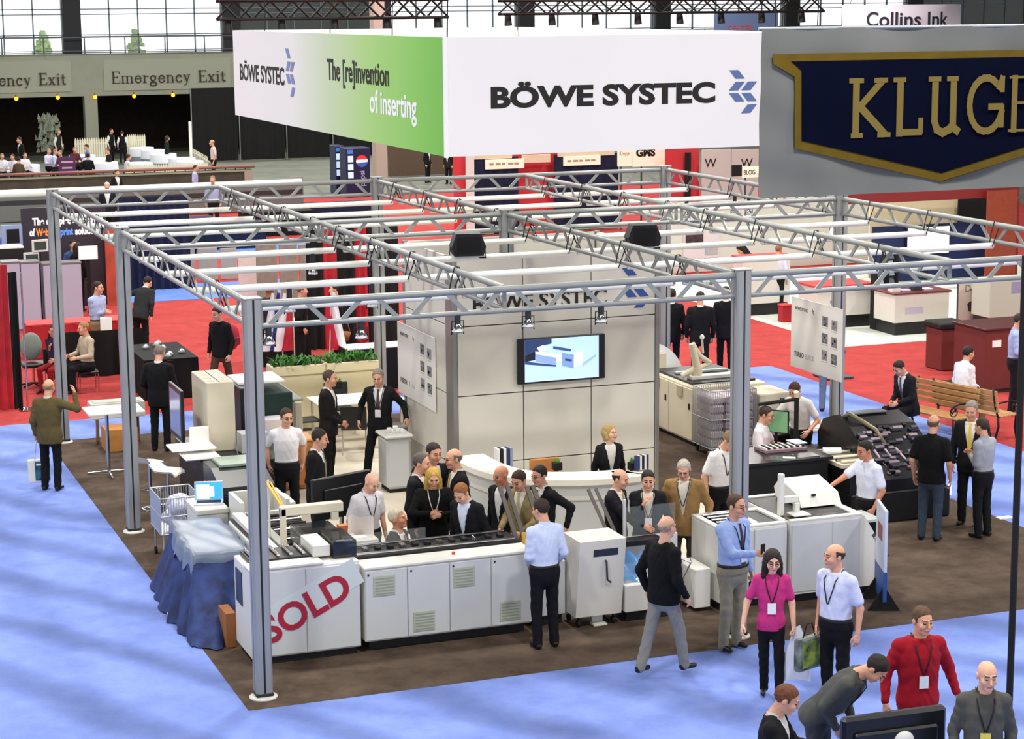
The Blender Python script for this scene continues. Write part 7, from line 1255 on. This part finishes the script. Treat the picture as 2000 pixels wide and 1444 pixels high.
person('man in a charcoal suit bending over the black table', HP(272, 562, 1.50), rel=165, h=1.80, top='suit', tc='26282a', sc='d8d8d8', pants='141416', hair='short', hc='2a221c', lean=32, la=(.16, .05, -.40), pole=(None, (1, .3, 0)), hp=25)
pp = G(78, 720, .55); person('dark haired woman in a navy top seated with a red jacket', (.62, 19.4, 0), rel=-18, h=1.68, fem=True, top='short', tc='232a44', tuck=False, pants='8a1f24', hair='long', hc='2a1814', sit=.52, feet=((-.12, -.42), (.1, -.40)), ra=(.12, -.14, -.12), la=(.0, -.28, -.34), ht=10, skin='b'); person('man in a beige shirt seated beside the dark haired woman', (1.2, 19.1, 0), rel=-50, h=1.78, top='shirt', tc='b5ab93', pants='17181c', hair='short', hc='a8794a', sit=.52, feet=((-.12, -.42), (.1, -.40)), ra=(.0, -.3, -.3), la=(0, -.32, -.3), hy=-10)
for x, lb, y in ((.62, 'plain black chair under the seated dark haired woman', 19.42), (1.2, 'plain black chair under the seated man in beige', 19.12)):
    t = thing('chair', lb, 'chair', (x, y, 0)); MB().box(-.2, -.2, .36, .2, .2, .40, .01).build('seat', M_BLACK, t, True); MB().box(-.2, .22, .4, .2, .25, .8, .01).build('backrest', M_BLACK, t, True)
    for a in (-.18, .18):
        for b in (-.18, .18): MB().cyl((a, b, 0), (a, b, .36), .012).build('leg', M_CHROME, t, True)
pb, hand, at = P('man in a black shirt striding past with a red backpack', 428, 600, 1.80, rel=-28, top='sweater', tc='121113', pants='4a3a2c', hair='short', hc='2f1c16', feet=((-.08, -.26), (.08, .26, .04)), hp=14, hy=-10)
q = at(.1, .35, -.25); t = thing('backpack', 'red backpack worn by the man in black', 'bag', (q.x+.16, q.y+.12, 1.0), .5); MB().ell((0, 0, .2), (.16, .12, .26), 14, 10).build('body', mat('backpack_red', 'b81f38', .6), t, True); MB().box(-.1, -.13, .05, .1, -.1, .2, .02).build('pocket', mat('backpack_dark', '7d1526', .6), t, True)
# ---- right side
P('man in a white short sleeved shirt with lanyard looking down', 1405, 836, 1.80, rel=38, top='short', tc='e6e2e4', pants='121216', hair='short', hc='8a7252', lanyard='1a1a1c', hp=30, lean=8, hy=8)
person('operator in white with shaved head looking at the green monitor', HP(1488, 800, 1.42), rel=68, h=1.78, top='short', tc='e9dfe2', pants='17171a', hair='short', hc='3a2c26', sit=.62, feet=((-.12, -.38), (.12, -.36)), ra=(.04, -.3, -.26), la=(0, -.34, -.24), glasses=True, hp=14)
person('brown haired operator in a white shirt reaching to a monitor', HP(1566, 771, 1.50), rel=-35, h=1.76, top='short', tc='e3dcd8', pants='1a1a1c', hair='short', hc='4a2618', lean=14, ra=(-.12, -.38, -.22), la=(.08, -.24, -.36), hp=25)
P('dark haired man in a white shirt resting a hand on the machine', 1697, 862, 1.74, rel=-62, top='short', tc='dfe3f4', pants='12131a', hair='short', hc='1c140f', ra=(.0, -.52, -.26), rk='relax', la=(.05, -.08, -.52), skin='b', hp=14, w=1.06)
P('man in a black polo shirt and jeans seen from behind', 1822, 814, 1.76, rel=150, top='short', tc='141416', tuck=False, pants='3a4658', hair='ring', hc='6a5a4a', w=1.1, hp=8)
P('man in a dark suit with a yellow tie', 1900, 784, 1.82, rel=-25, top='suit', tc='1b1a1c', sc='f0eee8', tie='e0c65a', hair='short', hc='8a857e', hp=14)
P('man in a light grey polo shirt with folded arms seen from behind', 1924, 820, 1.68, rel=-140, top='shirt', tc='a9aeb8', pants='16161a', hair='short', hc='3a2c22', ra=(.14, -.22, -.20), la=(-.14, -.22, -.22), hp=8)
person('man in a dark suit seated on the bench reading', (13.72, 9.05, 0), rel=-58, h=1.78, top='suit', tc='1c1b1f', sc='e0e2e8', tie='4a4e58', pants='141417', hair='short', hc='2a1a14', sit=.56, feet=((-.14, -.40), (.12, -.36)), ra=(.10, -.32, -.32), la=(-.08, -.32, -.32), hp=30, lean=14)
person('man in a white shirt seated on the bench with his back turned', (15.1, 9.55, 0), rel=120, h=1.78, top='shirt', tc='e8eaf2', pants='6a5a48', hair='short', hc='1f1512', sit=.56, feet=((-.14, -.40), (.12, -.36)), ra=(.10, -.3, -.34), la=(0, -.3, -.34), lean=8)
P('man in a blue shirt and black trousers at the right edge', 1985, 614, 1.84, rel=80, top='shirt', tc='a3b4e0', pants='16151a', hair='short', hc='3a2a22', la=(.0, -.28, -.36), ra=(.06, -.26, -.34), hp=14)
for px, py, lb, kw in ((1368, 572, 'broad man in a black suit walking away in the middle of three', dict(w=1.08, feet=((-.1, .15), (.1, -.15)))), (1312, 566, 'man in a black suit walking away next to the tower corner', dict(feet=((-.1, -.15), (.1, .15)))), (1418, 562, 'man in a black suit walking away beside the front post', dict(feet=((-.1, .12), (.1, -.12))))): P(lb, px, py, 1.80, rel=178, top='suit', tc='141317', pants='121114', hair='short', hc='2a1f1a', **kw)
person('person in faded jeans standing behind the TURBOBLACK poster', tuple(G(1617, 803, 0)), rel=170, h=1.76, top='sweater', tc='3a3f4a', pants='6d7a90', hair='short', hc='3a2a20', lod=1)
# ---- left stand
person('man in a denim blue shirt behind the kiosk counter', (HP(138, 468, 1.74)[0], min(HP(138, 468, 1.74)[1], 30.4), 0), h=1.74, rel=40, top='shirt', tc='3f5a8c', pants='1a1a1c', hair='short', hc='1c1512', lod=2); P('dark haired woman in black turning to the bright monitor', 150, 476, 1.70, rel=160, fem=True, top='sweater', tc='151416', pants='121214', hair='long', hc='1a100c', lod=2); P('man in a blue shirt working at the left desk', 8, 442, 1.72, rel=60, top='shirt', tc='4f66a0', pants='1a1a20', hair='short', hc='1a1411', lod=2)
# ---- beyond the greenery
for k, (px, py, h, rel, kw) in enumerate(((523, 558, 1.70, 150, dict(hair=None, skin='c', top='sweater', tc='2a2a2e')), (586, 558, 1.74, 100, dict(hair='ring', hc='6a4a34', top='suit', tc='17171a')), (656, 556, 1.68, -70, dict(hair='short', hc='1c1412', top='suit', tc='161518')))): P(['bald dark skinned man at the flag stand', 'balding man in a dark suit at the flag stand', 'dark haired person in black before the red drape'][k], px, py, h, rel=rel, lod=2, **kw)
person('person in black bending over the white stand counter', HP(1478, 476, 1.55), rel=-60, h=1.74, top='sweater', tc='141316', hair='long', hc='1a1210', fem=True, lean=40, hp=25, lod=2); P('person in a white shirt behind the white stand counter', 1520, 480, 1.66, rel=150, top='shirt', tc='d6d9ea', hair='short', hc='8a6a52', lod=2)
# ---- far hall
for k, (px, py, y0, rel, kw) in enumerate(((208, 338, 46, 10, dict(tc='1b1c26', hc='d8d4cc')), (415, 333, 47, 0, dict(top='shirt', tc='a9b4dc', hc='8a7f60', pants='1a1a1e')), (380, 326, 55.5, 90, dict(top='shirt', tc='b0b8e0', hc='4a2f22')), (228, 350, 54.5, 40, dict(tc='1c1c20')), (216, 252, 79.5, 60, dict(top='vest', tc='141416', sc='e8e8e8')), (238, 256, 79.2, 190, dict(top='vest', tc='121214', sc='e8e8e8')), (325, 268, 74, 110, dict(top='sweater', tc='23282a', fem=True, hair='bob', hc='3a2f26')), (416, 274, 66, -75, dict(top='short', tc='e0c9c9', hair='ring', hc='8a6a52')), (113, 254, 80, 60, dict(top='vest', tc='2a2420', sc='e0dcd0', hc='8a7a66')), (39, 259, 72, -60, dict(tc='141414')), (835, 313, 62, 60, dict(tc='15161a', hc='1c1512')), (876, 318, 61, -30, dict(tc='23231f', hc='3a2216')))):
    p = PYp(px, py, y0); lb = ['white haired man in a dark suit before the white capped wall', 'man in a blue shirt before the white capped wall', 'man in a lilac shirt walking beyond the white capped wall', 'dark haired man beyond the white capped wall', 'waiter in a black waistcoat facing his colleague', 'waiter in a black waistcoat seen from behind', 'woman in a dark jacket beside the pale tables', 'balding man in a pale shirt at the parapet end', 'waiter in a tan waistcoat in front of the grey shrub', 'man in a black jacket standing among the diners', 'man in a dark suit before the plain brown wall', 'man in a dark jacket beside the red stand panel'][k]
    person(lb, (p.x, y0, 0), rel=rel, h=min(1.86, max(1.6, p.z)), lod=2, **kw)
DN = [(3, 291, 69.2, 20, 'e8e6f0', '8a7a66'), (25, 293, 68.6, -20, 'e6e0f0', '3a2a22'), (47, 290, 69.4, 40, 'eae6f2', '2a1d18'), (35, 298, 66.8, 170, '5a4a38', '2a1c16'), (93, 278, 71.5, 60, 'd6cfe6', 'a88a6a'), (105, 280, 71, 90, 'b9c4e4', '8a7460'), (170, 279, 73.5, -70, '6a80b0', '1c1512'), (171, 296, 67.5, 180, '15151b', '2a1d16'), (212, 289, 70.5, -60, '1c1a1e', '5a4436'), (249, 303, 66, 120, 'd9d3e6', '2a211d'), (145, 283, 72, 30, '5a2430', '8a6a5a'), (118, 285, 70, -30, '6a3a4a', '9a7a66')]
for k, (px, py, y0, rel, c, hc) in enumerate(DN):
    p = PYp(px, py, y0); nm = {'e8e6f0': 'white', 'e6e0f0': 'pale lilac', 'eae6f2': 'off white', '5a4a38': 'brown', 'd6cfe6': 'lavender', 'b9c4e4': 'light blue', '6a80b0': 'denim blue', '15151b': 'black', '1c1a1e': 'charcoal', 'd9d3e6': 'pale grey', '5a2430': 'burgundy', '6a3a4a': 'plum'}[c]
    person('diner in a %s top seated at the far tables' % nm, (p.x, y0, 0), rel=rel, h=1.75, lod=2, top='shirt', tc=c, hc=hc, sit=.52, feet=((-.12, -.4), (.12, -.38)), ra=(.05, -.3, -.28), la=(0, -.3, -.28))
